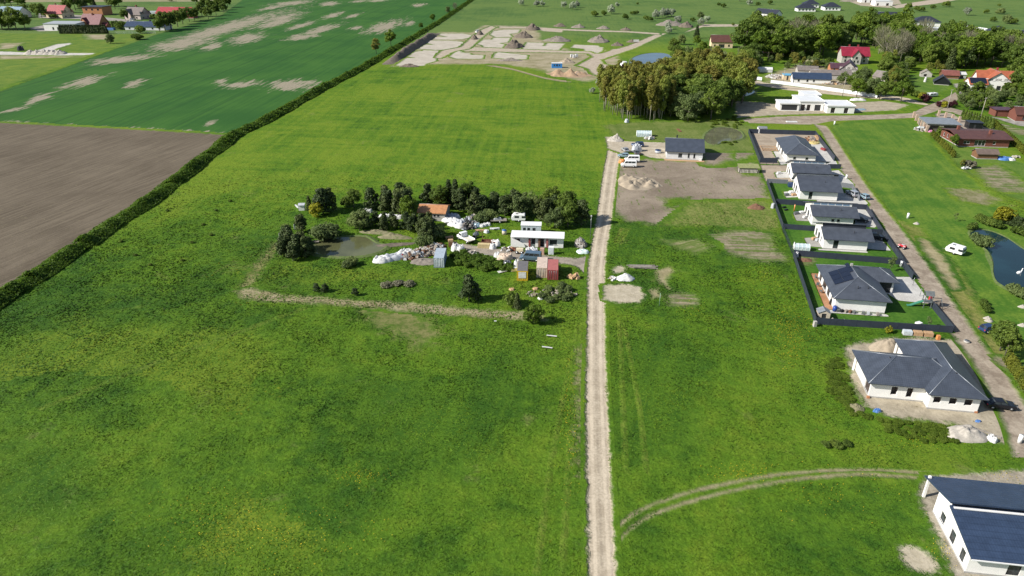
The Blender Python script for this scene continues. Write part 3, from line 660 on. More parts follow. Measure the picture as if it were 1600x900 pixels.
# ------------------------------------------------------------------ building kit
def wall_side(mb, p0, p1, z0, z1, ops, depth=0.22, top=None):
    """one wall with real openings; outside lies to the right of p0->p1; top: extra (s,z) points of a gable from right end to left end"""
    dx, dy = p1[0] - p0[0], p1[1] - p0[1]; L = math.hypot(dx, dy); ux, uy = dx / L, dy / L; nx, ny = uy, -ux
    W = lambda s, z, d=0.0: (p0[0] + ux * s - nx * d, p0[1] + uy * s - ny * d, z)
    xs = sorted({0.0, L, *[o[0] for o in ops], *[o[1] for o in ops]}); zs = sorted({z0, z1, *[o[2] for o in ops], *[o[3] for o in ops]})
    for a, b in zip(xs, xs[1:]):
        for c, d in zip(zs, zs[1:]):
            m = ((a + b) / 2, (c + d) / 2)
            if any(o[0] < m[0] < o[1] and o[2] < m[1] < o[3] for o in ops): continue
            mb.add([W(a, c), W(b, c), W(b, d), W(a, d)], [(0, 1, 2, 3)])
    for a, b, c, d in [o[:4] for o in ops]:
        for q in (((a, c), (b, c)), ((b, c), (b, d)), ((b, d), (a, d)), ((a, d), (a, c))):
            mb.add([W(*q[0]), W(*q[1]), W(*q[1], depth), W(*q[0], depth)], [(0, 1, 2, 3)])
    if top:
        pts = [W(0, z1), W(L, z1)] + [W(s, z) for s, z in top]; mb.add(pts, [tuple(range(len(pts)))])
    return W

def fill_opening(root, W, o, frame, glass=GLASS):
    a, b, c, d, kind = o; D = 0.13
    def slab(mb, s0, s1, c0, c1, d0, d1):
        vs = [W(s, z, dd) for dd in (d0, d1) for s, z in ((s0, c0), (s1, c0), (s1, c1), (s0, c1))]
        mb.add(vs, [(0, 1, 2, 3), (7, 6, 5, 4), (0, 4, 5, 1), (1, 5, 6, 2), (2, 6, 7, 3), (3, 7, 4, 0)])
    if kind == 'void':                                     # unglazed opening: a shallow box, the room's shade put into its dark colour
        mb = MB(); vs = [W(a, c, .9), W(b, c, .9), W(b, d, .9), W(a, d, .9)]; mb.add(vs, [(0, 1, 2, 3)])
        for q in (((a, c), (b, c)), ((b, c), (b, d)), ((b, d), (a, d)), ((a, d), (a, c))):
            mb.add([W(*q[0], .2), W(*q[1], .2), W(*q[1], .9), W(*q[0], .9)], [(0, 1, 2, 3)])
        mb.build('opening', SHADOWROOM, root); return
    mb = MB()
    if kind in ('door', 'garage'):
        slab(mb, a + .003, b - .003, c + .003, d - .003, 0.10, 0.16)
        if kind == 'garage':
            n = int((d - c) / .5)
            for i in range(1, n): slab(mb, a + .02, b - .02, c + (d - c) * i / n - .015, c + (d - c) * i / n + .015, 0.085, .10)
            mb.build('garage_door', frame, root)
        else:
            dr = mb.build('door', frame, root); h = MB(); slab(h, b - .2, b - .14, c + .95, c + 1.1, .04, .10); h.build('handle', RIDGE, dr)
        return
    t = 0.07
    slab(mb, a + .003, a + t, c + .003, d - .003, D - .05, D + .03); slab(mb, b - t, b - .003, c + .003, d - .003, D - .05, D + .03)
    slab(mb, a + t, b - t, c + .003, c + t, D - .05, D + .03); slab(mb, a + t, b - t, d - t, d - .003, D - .05, D + .03)
    k = max(0, int(round((b - a) / 1.1)) - 1)
    for i in range(1, k + 1):
        s = a + (b - a) * i / (k + 1); slab(mb, s - .03, s + .03, c + t, d - t, D - .05, D + .03)
    f = mb.build('window', frame, root)
    g = MB(); g.add([W(a + t, c + t, D), W(b - t, c + t, D), W(b - t, d - t, D), W(a + t, d - t, D)], [(0, 1, 2, 3)]); g.build('pane', glass, f)
    if c > 0.5:
        sl = MB(); slab(sl, a - .08, b + .08, c - .06, c - .004, -.09, .0); sl.build('sill', RIDGE, f)

def walls(root, w, d, h, wmat, front=(), right=(), back=(), left=(), frame=DFRAME, tops=None, plinth=PLINTH, z0=0.0, name='wall', x0=0, y0=0, closed=True):
    mb = MB(); C = [(x0, y0), (x0 + w, y0), (x0 + w, y0 + d), (x0, y0 + d)]; tops = tops or {}
    jobs = []
    for i, (side, ops) in enumerate((('front', front), ('right', right), ('back', back), ('left', left))):
        W = wall_side(mb, C[i], C[(i + 1) % 4], z0, h, ops, top=tops.get(side)); jobs += [(W, o) for o in ops]
    o = mb.build(name, wmat, root)
    for W, op in jobs: fill_opening(root, W, op, frame)
    if plinth:
        p = MB(); e = .03
        for (ax, ay), (bx, by) in zip(C, C[1:] + C[:1]):
            lo, hi = (min(ax, bx) - e, max(ax, bx) + e), (min(ay, by) - e, max(ay, by) + e)
            p.span(lo[0], lo[1], hi[0], hi[1], -0.2, 0.28)
        # doors keep their threshold: the plinth stays low and proud of the wall
        p.build('plinth', plinth, root)
    return o

def slab_roof(mb, segs, x0, x1, t=0.2):
    for (ya, za, yb, zb) in segs:
        mb.extrude_x([(ya, za), (yb, zb), (yb, zb + t), (ya, za + t)], x0, x1)

def hip_solid(mb, x0, x1, y0, y1, z, rise, along='x', t=0.16, caps=None, hipl=None, hipr=None):
    w, d = x1 - x0, y1 - y0
    if along == 'x':
        m = (y0 + y1) / 2; L = d / 2; a = (x0 + L, m, z + rise); b = (x1 - L, m, z + rise)
        base = [(x0, y0), (x1, y0), (x1, y1), (x0, y1)]; fs = [(4, 5, 9, 8), (5, 6, 9), (6, 7, 8, 9), (7, 4, 8)]; conn = [(0, a), (1, b), (2, b), (3, a)]
    else:
        m = (x0 + x1) / 2; L = w / 2; a = (m, y0 + L, z + rise); b = (m, y1 - L, z + rise)
        base = [(x0, y0), (x1, y0), (x1, y1), (x0, y1)]; fs = [(4, 5, 8), (5, 6, 9, 8), (6, 7, 9), (7, 4, 8, 9)]; conn = [(0, a), (1, a), (2, b), (3, b)]
    vs = [(*p, z - t) for p in base] + [(*p, z) for p in base] + [a, b]
    mb.add(vs, fs + [(3, 2, 1, 0), (0, 1, 5, 4), (1, 2, 6, 5), (2, 3, 7, 6), (3, 0, 4, 7)])
    if caps is not None:
        caps.tube([a, b], 0.075, 5)
        for i, e in conn: caps.tube([(*base[i], z), e], 0.07, 5)

def gable_tops(w, d, he, hr, along='x'):
    if along == 'x': return {'right': [(d / 2, hr)], 'left': [(d / 2, hr)]}
    return {'front': [(w / 2, hr)], 'back': [(w / 2, hr)]}

def chimney(roof, x, y, z0, z1, mat, s=0.55):
    m = MB().box((x, y, (z0 + z1) / 2), (s, s, z1 - z0)); c = m.build('chimney', mat, roof)
    MB().box((x, y, z1 + .05), (s + .14, s + .14, .1)).build('cap', PLINTH, c) if False else None
    return c

def vent(roof, x, y, z): return MB().cyl((x, y, z + .3), .07, .6, 6).box((x, y, z + .62), (.22, .22, .06)).build('vent', DFRAME, roof)

def gable_house(name, label, A, ang, w, d, he, hr, wmat, rmat, along='x', ov=0.5, cat='house', frame=DFRAME, group=None, chim=None, rt=0.2, plinth=PLINTH, **ops):
    r = thing(name, label, cat, A, ang, group)
    walls(r, w, d, he, wmat, frame=frame, tops=gable_tops(w, d, he, hr, along), plinth=plinth, **ops)
    mb = MB(); k = (hr - he) / ((d if along == 'x' else w) / 2)
    if along == 'x':
        slab_roof(mb, [(-ov, he - k * ov + .02, d / 2, hr + .02), (d + ov, he - k * ov + .02, d / 2, hr + .021)], -ov, w + ov, rt)
        mb.slot(1).tube([(-ov, d / 2, hr + rt), (w + ov, d / 2, hr + rt)], .07, 5)
    else:
        for xa, xb in ((-ov, w / 2), (w + ov, w / 2)):
            za, zb = he - k * ov + .02, hr + .02
            mb.extrude_y([(xa, za), (xb, zb), (xb, zb + rt), (xa, za + rt)], -ov, d + ov)
        mb.slot(1).tube([(w / 2, -ov, hr + rt), (w / 2, d + ov, hr + rt)], .07, 5)
    ro = mb.build('roof', [rmat, RIDGE], r)
    for c in chim or []: chimney(ro, *c)
    return r, ro

def hip_house(name, label, A, ang, w, d, he, rise, wmat, rmat, along='x', ov=0.6, cat='house', frame=DFRAME, group=None, chim=None, plinth=PLINTH, caps=True, **ops):
    r = thing(name, label, cat, A, ang, group)
    walls(r, w, d, he, wmat, frame=frame, plinth=plinth, **ops)
    mb = MB(); cp = MB(); hip_solid(mb, -ov, w + ov, -ov, d + ov, he + .15, rise, along, caps=cp)
    ro = mb.build('roof', rmat, r)
    if caps: cp.build('ridge_cap', RIDGE, ro)
    for c in chim or []: chimney(ro, *c)
    return r, ro

def flat_house(name, label, A, ang, w, d, h, wmat, rmat, cat='house', ov=0.2, group=None, frame=DFRAME, plinth=None, rt=0.3, slope=0.0, **ops):
    r = thing(name, label, cat, A, ang, group)
    walls(r, w, d, h, wmat, frame=frame, plinth=plinth, **ops)
    ro = MB().extrude_x([(-ov, h + .01), (d + ov, h + .01 + slope), (d + ov, h + rt + slope), (-ov, h + rt)], -ov, w + ov).build('roof', rmat, r)
    return r, ro

def win(*xs, w=1.2, z=0.9, h=1.3): return tuple((x - w / 2, x + w / 2, z, z + h, 'window') for x in xs)
def door(x, w=1.0, h=2.1): return (x - w / 2, x + w / 2, 0.02, h, 'door')
def french(x, w=2.0, h=2.2): return (x - w / 2, x + w / 2, 0.3, 0.3 + h, 'window')

# ------------------------------------------------------------------ the row of new houses
# hipped house at the head of the row
A = G(1228, 254)
r, ro = hip_house('hipped_bungalow', 'white bungalow with hipped slate roof inside the sandy fenced plot', A, A9, 9.4, 20.5, 3.0, 2.6, WHITE, SLATE, 'y', 0.8,
    front=win(2.6, 6.6, w=.9, z=1.3, h=.8), left=(french(3.2), french(7.0), french(11.5, 3.0), (14.5, 15.7, .9, 2.2, 'window')), right=(door(4.0), (8, 10.6, .02, 2.4, 'garage')))
vent(ro, 6.4, 4.0, 4.9)
# four shifted-gable houses
def step_house(name, label, A, w, d, ym, hm, hu, band, ops_f, ops_l, z_eave=3.0, back=3.1, ov=0.75, ovl=0.35, wmat=WHITE, rmat=SLATE, bandmat=WHITE, group=None):
    """front slope rises to a clerestory, the back slope starts higher and falls away behind it"""
    r = thing(name, label, 'house', A, A9, group)
    tops = {'right': [(d, back), (ym, hu), (ym, hm)], 'left': [(d - ym, hm), (d - ym, hu), (0, back)]}
    walls(r, w, d, z_eave, wmat, front=ops_f, left=ops_l, right=((d * .55, d * .55 + 2.6, .02, 2.35, 'garage'), door(2.2)), tops=tops)
    k = (hm - z_eave) / ym
    ro = MB(); slab_roof(ro, [(-ov, z_eave - k * ov + .02, ym, hm + .02)], -ovl, w + ov + .5)
    ro.box(((w + ov + .5 - ovl) / 2, -ov - .06, z_eave - k * ov + .12), (w + ov + .5 + ovl, .14, .14))
    ro = ro.build('roof', rmat, r)
    kb = (hu - back) / (d - ym)
    up = MB(); slab_roof(up, [(ym - .35, hu + kb * .35 + .03, d + .6, back - kb * .6 + .03)], -ovl - .35, w + ov + .45)
    up.build('upper_roof', rmat, r)
    cl = MB(); cl.span(0.02, w - .02, ym - .012, ym + .2, hm + .2, hu - .01)
    cl = cl.build('clerestory', bandmat, r)
    if band:
        nb = 5
        for i in range(nb):
            x0 = w * (.05 + .9 * i / nb); x1 = x0 + w * .9 / nb - .12
            f = MB().span(x0, x1, ym - .06, ym - .014, hm + .32, hu - .1).build('clerestory_window', WFRAME, cl)
            MB().span(x0 + .06, x1 - .06, ym - .068, ym - .062, hm + .38, hu - .16).build('pane', SKYGLASS, f)
    vent(ro, w * .7, ym * .5, z_eave + k * ym * .5 + .15)
    return r
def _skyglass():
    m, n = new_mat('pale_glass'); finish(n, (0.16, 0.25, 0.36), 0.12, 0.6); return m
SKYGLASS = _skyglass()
gl = ((1.0, 2.6, .3, 2.4, 'window'), (3.6, 5.6, .3, 2.4, 'window'), (6.6, 7.6, .9, 2.2, 'window'))
step_house('stepped_roof_house', 'white house with stepped slate roof and bright clerestory strip behind the silver car house', G(1237, 283), 10.4, 10.0, 4.4, 4.5, 5.4, True, win(3, 8, w=.7, z=1.4, h=.7), gl)
step_house('stepped_roof_house', 'white house with plain long slate roof slope and one tall window, silver car beside it', G(1248.5, 311.6), 10.5, 10.6, 7.4, 5.2, 5.6, False, ((2.5, 3.5, .3, 2.5, 'window'),), gl)
step_house('stepped_roof_house', 'white house with stepped slate roof, bright clerestory strip and grey square terrace', G(1267.6, 352), 10.4, 10.0, 3.9, 4.3, 5.3, True, win(5.2, 6.6, w=.7, z=1.4, h=.7), gl)
step_house('stepped_roof_house', 'white house with stepped slate roof, dark clerestory band and small greenhouse on its lawn', G(1285, 388.8), 10.3, 10.0, 3.9, 4.3, 5.35, False, ((2.3, 3.5, .3, 2.5, 'window'),), gl, bandmat=NIGHT)

# --- solar house
A6 = G(1302.6, 484.5); L6 = loc_frame(*A6)
r = thing('solar_house', 'white bungalow with hipped slate roof carrying solar panels beside a timber deck', 'house', A6, A9)
walls(r, 9.9, 15.6, 2.95, WHITE, left=(french(2.0), french(6.0, 3.0), french(9.6), (12.2, 13.2, 1, 2.2, 'window')), right=(door(7.0),), back=win(3, 7))
walls(r, 4.3, 6.0, 2.9, WHITE, x0=9.93, y0=10.0, front=((1.4, 3.9, .1, 2.6, 'door'),), right=((.8, 5.2, .02, 2.4, 'garage'),), name='wing_wall', plinth=None)
mb, cp = MB(), MB(); hip_solid(mb, -.75, 10.65, -.75, 16.35, 3.1, 2.65, 'y', caps=cp)
hip_solid(mb, 1.0, 15.0, 9.1, 16.3, 3.103, 1.8, 'x', caps=cp)
ro = mb.build('roof', SLATE, r); cp.build('ridge_cap', RIDGE, ro)
k6 = 2.65 / 5.7
def panel_on_left(x0, x1, y0, y1):
    z = lambda x: 3.1 + (x + .75) * k6 + .09
    m = MB(); vs = [(x0, y0, z(x0)), (x1, y0, z(x1)), (x1, y1, z(x1)), (x0, y1, z(x0))]
    m.add(vs + [(a, b, c + .05) for a, b, c in vs], [(3, 2, 1, 0), (4, 5, 6, 7), (0, 1, 5, 4), (1, 2, 6, 5), (2, 3, 7, 6), (3, 0, 4, 7)])
    return m.build('solar_panel', SOLAR, ro)
for i in range(2):
    for j in range(3): panel_on_left(.55 + 1.75 * i, 2.2 + 1.75 * i, 4.5 + j * 2.1, 6.5 + j * 2.1)
panel_on_left(3.95, 4.65, 10.0, 12.2); panel_on_left(3.95, 4.65, 7.9, 9.9)
vent(ro, 4.4, 2.0, 4.3); vent(ro, 6.4, 2.2, 4.35); chimney(ro, 5.0, 10.8, 5.2, 6.2, PLINTH, .45)
# --- big dark-roofed house under construction
AB = G(1356.2, 620.5); LB = loc_frame(*AB)
r = thing('unfinished_house', 'large unfinished white house with cross hipped slate roof and open windows on bare sand', 'house', AB, A9)
walls(r, 8.6, 8.4, 3.1, WHITE, front=((3.3, 4.3, .9, 2.5, 'void'), (5.75, 6.7, .7, 2.5, 'void')), left=((5.6, 8.0, .2, 2.5, 'void'),), back=((2, 5, .2, 2.4, 'void'),))
walls(r, 7.6, 16.6, 3.1, WHITE, x0=8.63, y0=-1.9, front=((.6, 1.75, 1.3, 2.5, 'void'), (3.0, 4.15, 1.3, 2.5, 'void'), (5.3, 6.5, 1.3, 2.5, 'void')), right=((3, 5.6, .1, 2.4, 'void'), (9, 11, .9, 2.4, 'void')), left=((12.5, 14.5, .2, 2.4, 'void'),), name='wing_wall')
mb, cp = MB(), MB()
hip_solid(mb, -.75, 15.6, -.75, 10.1, 3.25, 2.6, 'x', caps=cp); hip_solid(mb, 7.95, 17.0, -2.65, 15.45, 3.253, 2.55, 'y', caps=cp)
ro = mb.build('roof', SLATE2, r); cp.build('ridge_cap', RIDGE, ro)
for x, y in ((3.6, 4.6), (12.9, 1.2), (12.6, 11.5)): vent(ro, x, y, 4.9)
MB().box((-.35, 8.4, 1.55), (.3, .3, 3.1)).build('post', WHITE, r); MB().box((8.2, 14.3, 1.55), (.3, .3, 3.1)).build('post', WHITE, r)
MB().box((16.1, -1.75, .2), (.5, .4, .4)).build('brick_stack', ORBRICK, r); MB().box((-.1, -.3, .2), (.4, .4, .4)).build('brick_stack', ORBRICK, r)
# --- near house, lower right
AN = G(1506.7, 895); LN = loc_frame(*AN, math.radians(-8.5))
r = thing('stepped_roof_house', 'nearest white house with two navy roof planes in the lower right corner', 'house', AN, math.radians(-8.5))
wN, dN, ym = 14.0, 10.4, 6.9
walls(r, wN, dN, 3.0, WHITE, front=((4.5, 6.0, .4, 2.3, 'window'), (9, 11.6, .3, 2.4, 'window')), left=((2.0, 3.3, .9, 2.2, 'window'), (5.2, 6.5, .5, 2.3, 'window'), (8.3, 9.4, .5, 2.3, 'window')),
      tops={'left': [(dN - ym, 4.25), (dN - ym, 5.0), (0, 4.0)], 'right': [(dN, 4.0), (ym, 5.0), (ym, 4.25)]})
k = 1.25 / ym; ro = MB(); slab_roof(ro, [(-.7, 3.0 - .7 * k + .02, ym, 4.27)], -.25, wN + .6, .22); ro = ro.build('roof', SLATE3, r)
MB().span(-.25, wN + .6, -.84, -.71, 2.88, 3.02).build('gutter', WFRAME, ro)
up = MB(); kb = .29; slab_roof(up, [(ym - .5, 5.02 + kb * .5, dN + 3.6, 5.02 - kb * (dN + 3.6 - ym))], -.5, wN + .6, .22); up = up.build('upper_roof', SLATE3, r)
MB().span(.02, wN - .02, ym - .01, ym + .2, 4.45, 4.98).build('clerestory', NIGHT, r)
MB().span(.1, wN + .5, ym - .6, ym - .3, 4.44, 4.56).build('flashing', WFRAME, ro)
MB().box((-.15, dN + 2.9, 1.85), (.32, .32, 3.7)).build('post', WHITE, r)
MB().box((.25, .1, 2.6), (.16, .16, .9)).build('downpipe', WFRAME, r)

# --- slate house in the bare yard
A7 = G(1040.7, 248.7)
r, ro = gable_house('slate_roof_house', 'pale grey house with navy gable roof standing in the bare earth yard beside the pond', A7, A9, 12.3, 14.0, 3.0, 5.6, LGREY, SLATE2, 'x', 0.6,
    front=win(4.7, w=1.3, z=.9, h=1.4) + win(7.6, 9.5, w=.65, z=.8, h=1.6), left=((3, 5, .3, 2.4, 'window'), door(7)), chim=[(3.6, 9.5, 4.2, 6.3, DFRAME, .45)])
MB().box((11.6, -.35, .5), (.9, .4, .9)).build('heat_pump', WFRAME, r)
MB().box((6.2, -1.0, .06), (13.6, 1.6, .12)).build('path_slab', PINE, r)

# ------------------------------------------------------------------ plots of the row: lawns, terraces, fences
def plot(name, px, mat, z=0.045, f=.5): return sheet(name, px, mat, z, .5, f)
plot('plot_sand', [(1171, 208), (1272, 211), (1298, 247), (1312, 262), (1282, 262), (1228, 258), (1187, 256)], plotdry_m, .024)
plot('plot_sand', [(1188, 258), (1232, 258), (1240, 284), (1196, 283)], plotdry_m, .024)
plot('plot_lawn', [(1198, 285), (1232, 286), (1250, 312), (1355, 318), (1352, 326), (1211, 317)], plotlawn_m, .024)
plot('plot_lawn', [(1308, 291), (1332, 293), (1343, 312), (1310, 314)], plotlawn_m, .024)
plot('plot_lawn', [(1212, 319), (1352, 327), (1377, 352), (1376, 366), (1223, 357)], plotlawn_m, .024)
plot('plot_lawn', [(1222, 358), (1376, 366), (1400, 402), (1238, 396)], plotlawn_m, .024)
plot('plot_lawn', [(1239, 400), (1407, 414), (1425, 432), (1452, 478), (1485, 519), (1275, 506)], plotlawn_m, .024)
slab_z = .052
plot('driveway', [(1268, 222), (1280, 222), (1306, 252), (1312, 264), (1290, 262), (1268, 256), (1262, 240)], slab_m, slab_z, .2)
plot('driveway', [(1292, 268), (1310, 266), (1334, 288), (1330, 294), (1300, 292)], slab_m, slab_z, .2)
plot('driveway', [(1308, 300), (1345, 306), (1356, 318), (1350, 322), (1308, 318), (1276, 316), (1276, 313), (1306, 314)], slab_m, slab_z, .2)
plot('driveway', [(1334, 326), (1352, 328), (1374, 350), (1366, 356), (1336, 352)], slab_m, slab_z, .2)
plot('driveway', [(1350, 364), (1372, 368), (1392, 392), (1354, 389)], slab_m, slab_z, .2)
plot('driveway', [(1396, 433), (1424, 433), (1455, 475), (1404, 470), (1380, 455)], slab_m, slab_z, .2)
plot('terrace', [(1211, 270), (1232, 268), (1236, 278), (1214, 278)], slab_m, slab_z, .15)
plot('terrace', [(1208, 237), (1228, 234), (1232, 256), (1220, 258)], slab_m, slab_z, .15)
plot('terrace', [(1224, 300), (1246, 298), (1250, 308), (1228, 309)], slab_m, slab_z, .15)
plot('terrace', [(1239, 333), (1262, 333), (1268, 346), (1244, 345)], dslab_m, slab_z, .15)
plot('terrace', [(1256, 372), (1281, 371), (1286, 387), (1263, 385)], dslab_m, slab_z, .15)
plot('terrace', [(1278, 389), (1352, 392), (1358, 395.5), (1278, 391)], slab_m, slab_z, .1)
plot('terrace', [(1288, 484), (1385, 491.5), (1390, 495.5), (1288, 488.5)], slab_m, slab_z, .1)
deck_m = ground_mat('deck_boards', f_gravel((0.30, 0.155, 0.08), (0.40, 0.22, 0.125)), 0.03, 0.9, 0.05)
plot('terrace', [(1266.5, 427), (1282, 428), (1303, 484), (1290, 484.5)], deck_m, slab_z, .1)
plot('plot_sand', [(1243, 403), (1272, 404), (1262, 415), (1250, 412)], till_m, .05, .6)

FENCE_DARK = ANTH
FENCE_GREY = paint('grey_fence_panel', (0.16, 0.17, 0.19), 0.6, var=0.12)  # lighter grey panels for two of the fences
def fence(label, pts, h=1.55, bay=2.5, mat=FENCE_DARK, name='panel_fence', mesh=False, world=False, group=None, postmat=None):
    W = [Vector((*(p if world else G(*p)), 0)) for p in pts]; O = W[0].copy()
    root = thing(name, label, 'fence', tuple(O), 0, group)
    for a, b in zip(W, W[1:]):
        L = (b - a).length; n = max(1, round(L / bay)); u = (b - a) / L; rz = math.atan2(u.y, u.x)
        for i in range(n):
            p0 = a + u * (L * i / n) - O; p1 = a + u * (L * (i + 1) / n) - O; c = (p0 + p1) / 2; l = L / n - .1
            m = MB()
            if mesh:
                for z in (.15, h * .5, h - .05): m.box((c.x, c.y, z), (l, .03, .05), rz)
                for q in range(8):
                    s = p0 + (p1 - p0) * ((q + .5) / 8); m.box((s.x, s.y, h / 2 + .03), (.03, .02, h - .1), rz)
            else:
                m.box((c.x, c.y, .06 + h / 2), (l, .05, h - .06), rz)
                for q in range(1, 5): m.box((c.x, c.y, .1 + h * q / 5), (l - .02, .064, .02), rz)
            m.build('panel', mat, root)
            MB().box((p0.x, p0.y, h / 2 + .04), (.09, .09, h + .08), rz).build('post', postmat or mat, root)
        e = b - O; MB().box((e.x, e.y, h / 2 + .04), (.1, .1, h + .08), rz).build('post', postmat or mat, root)
    return root
fence('anthracite fence along the back and left side of the sandy plot', [(1303, 252), (1273, 211.5), (1169, 208.5), (1187, 254.5), (1214, 255)], 1.8)
fence('thin open mesh fence across the front of the sandy plot', [(1187, 258.5), (1228, 259)], 1.2, mesh=True, name='mesh_fence')
fence('anthracite fence between the hipped bungalow and the first stepped house', [(1293, 263.5), (1313, 264)], 1.6)
fence('light grey fence behind the lawn of the long slope house', [(1198, 286), (1230, 287.5)], 1.4, mat=FENCE_GREY)
fence('grey roadside fence and return beside the parked silver car', [(1310, 292), (1331, 295), (1342, 314)], 1.5, mat=FENCE_GREY)
fence('anthracite fence along the open field beside the two middle lawns', [(1198, 287), (1222.5, 358)], 1.6)
fence('anthracite fence between the long slope house and the grey terrace house', [(1212, 319), (1353, 328)], 1.6)
fence('anthracite roadside fence before the two lower stepped houses', [(1353, 328.5), (1377, 366), (1409, 412.5)], 1.6)
fence('anthracite fence left and right of the dark banded house', [(1223, 358), (1280, 362)], 1.5)
fence('short anthracite fence right of the dark banded house', [(1358, 366), (1376.5, 367)], 1.5)
fence('thin open mesh fence between the greenhouse lawn and the open field', [(1222.5, 359), (1238, 397)], 1.3, mesh=True, name='mesh_fence')
fence('anthracite fence between the greenhouse lawn and the solar house lawn', [(1239, 400), (1407.5, 414)], 1.6)
fence('short anthracite roadside fence with white end pillar at the solar house', [(1408, 415), (1424.5, 437)], 1.7)
fence('anthracite fence along the field side and front of the solar house lawn', [(1239, 401), (1273.5, 507), (1487, 520.5), (1451.5, 476.5)], 1.55)
# ------------------------------------------------------------------ vegetation
def leaf_mat(name, dark, light, warm=None, hue=0.35, trans=True):
    """leaves: every leaf clump has its own tone, every tree its own shift"""
    m, n = new_mat(name); i = n.island(); o = n.orand(); p = n.obj()
    k = n.math('ADD', n.math('MULTIPLY', i, 0.55), n.math('MULTIPLY', n.noise(p, 0.55, 3, 0.6), 0.55))
    c = n.mix(n.step(k, 0.2, 0.85), dark, light)
    if warm: c = n.mix(n.math('MULTIPLY', o, hue), c, warm)
    c = val(n, c, n.lin(o, 0, 1, 0.8, 1.2))
    finish(n, c, 0.6, 0.25, 0.0, None, c if trans else None); return m
L_BROAD = leaf_mat('broad_leaves', (0.064, 0.125, 0.022), (0.180, 0.270, 0.044), (0.22, 0.25, 0.045))
L_FRESH = leaf_mat('spring_leaves', (0.070, 0.150, 0.016), (0.180, 0.270, 0.032), (0.20, 0.24, 0.035))
L_OCHRE = leaf_mat('ochre_leaves', (0.165, 0.155, 0.032), (0.360, 0.325, 0.068), (0.21, 0.29, 0.05), 0.7)
L_WILLOW = leaf_mat('grey_green_leaves', (0.105, 0.160, 0.055), (0.225, 0.300, 0.105), (0.23, 0.26, 0.07))
L_DARK = leaf_mat('conifer_needles', (0.018, 0.038, 0.012), (0.066, 0.105, 0.028), (0.09, 0.10, 0.025), 0.5, False)
L_BARE = leaf_mat('bare_twigs', (0.125, 0.118, 0.080), (0.22, 0.205, 0.145), (0.17, 0.19, 0.07), 0.5, False)
L_WHITE = leaf_mat('white_blossom', (0.25, 0.31, 0.20), (0.56, 0.60, 0.47), (0.35, 0.42, 0.25), 0.4)
L_PURPLE = leaf_mat('purple_leaves', (0.053, 0.018, 0.024), (0.128, 0.042, 0.053))
L_YELLOW = leaf_mat('golden_leaves', (0.208, 0.224, 0.019), (0.416, 0.400, 0.032))
L_THUJA = leaf_mat('thuja_green', (0.088, 0.136, 0.016), (0.208, 0.256, 0.035), (0.272, 0.240, 0.032), 0.4)
L_WEED = leaf_mat('weed_leaves', (0.080, 0.150, 0.014), (0.165, 0.245, 0.028), (0.18, 0.22, 0.035))
L_HEDGE = leaf_mat('hedge_leaves', (0.055, 0.130, 0.014), (0.130, 0.220, 0.025), (0.15, 0.2, 0.03))
BARK = paint('grey_bark', (0.15, 0.13, 0.105), 0.9, var=0.3, scale=1.0)
PALEBARK = paint('pale_bark', (0.34, 0.31, 0.26), 0.85, var=0.25, scale=1.0)

def leaves(C, Nn, size, R, squash=1.0, asp=1.5):
    """quads at centres C facing roughly along Nn"""
    k = len(C); d = Nn + R.normal(0, .55, (k, 3)); d /= np.linalg.norm(d, axis=1)[:, None] + 1e-9
    a = np.cross(d, R.normal(0, 1, (k, 3))); a /= np.linalg.norm(a, axis=1)[:, None] + 1e-9; b = np.cross(d, a)
    s = size * R.uniform(.6, 1.35, (k, 1)); a = a * s * asp / 2; b = b * s / 2
    tip = d * s * .25
    v = np.stack([C - a, C - b * .9 + tip, C + a, C + b * .9 + tip], 1).reshape(-1, 3); v[:, 2] *= 1.0
    f = np.arange(k * 4).reshape(k, 4); return v, f

def clumps(R, n, shape):
    """clump centres, outward normals and radii from a shape function"""
    return shape(R, n)

def crown_mesh(name, R, centres, radii, per, size, flat=0.8, asp=1.5):
    Cs, Ns = [], []; size *= .74; per = int(per * 1.6)
    for c, r in zip(centres, radii):
        d = R.normal(0, 1, (per, 3)); d /= np.linalg.norm(d, axis=1)[:, None]
        rad = r * R.uniform(.35, 1.0, (per, 1)) ** .5
        q = d * rad; q[:, 2] *= flat; Cs.append(c + q); Ns.append(d + np.array([0, 0, .35]))
    C = np.concatenate(Cs); Nn = np.concatenate(Ns); C[:, 2] = np.maximum(C[:, 2], size * .2)
    v, f = leaves(C, Nn, size, R, asp=asp); return np_mesh(name, v, f)

def ell(R, n, rx, ry, rz, zc, low=-1.0, power=.45):
    d = R.normal(0, 1, (n * 3, 3)); d /= np.linalg.norm(d, axis=1)[:, None]; d = d[d[:, 2] > low][:n]
    q = d * (R.uniform(.15, 1, (len(d), 1)) ** power); return q * np.array([rx, ry, rz]) + np.array([0, 0, zc])

def trunk_mb(R, h, r, limbs, spread, zsplit, lean=0.0, n=6):
    m = MB(); top = (lean, lean * .5, h * .8)
    m.tube([(0, 0, -.2), (lean * .3, 0, h * .35), top], [r, r * .75, r * .25], n)
    for i in range(limbs):
        a = 2 * math.pi * (i + R.random()) / limbs; z0 = h * R.uniform(zsplit, zsplit + .3); L = spread * R.uniform(.6, 1)
        zt = min(h * .92, z0 + L * R.uniform(.7, 1.3))
        m.tube([(0, 0, z0), (math.cos(a) * L * .5, math.sin(a) * L * .5, z0 + (zt - z0) * .6), (math.cos(a) * L, math.sin(a) * L, zt)], [r * .5, r * .32, r * .1], 5)
    return m

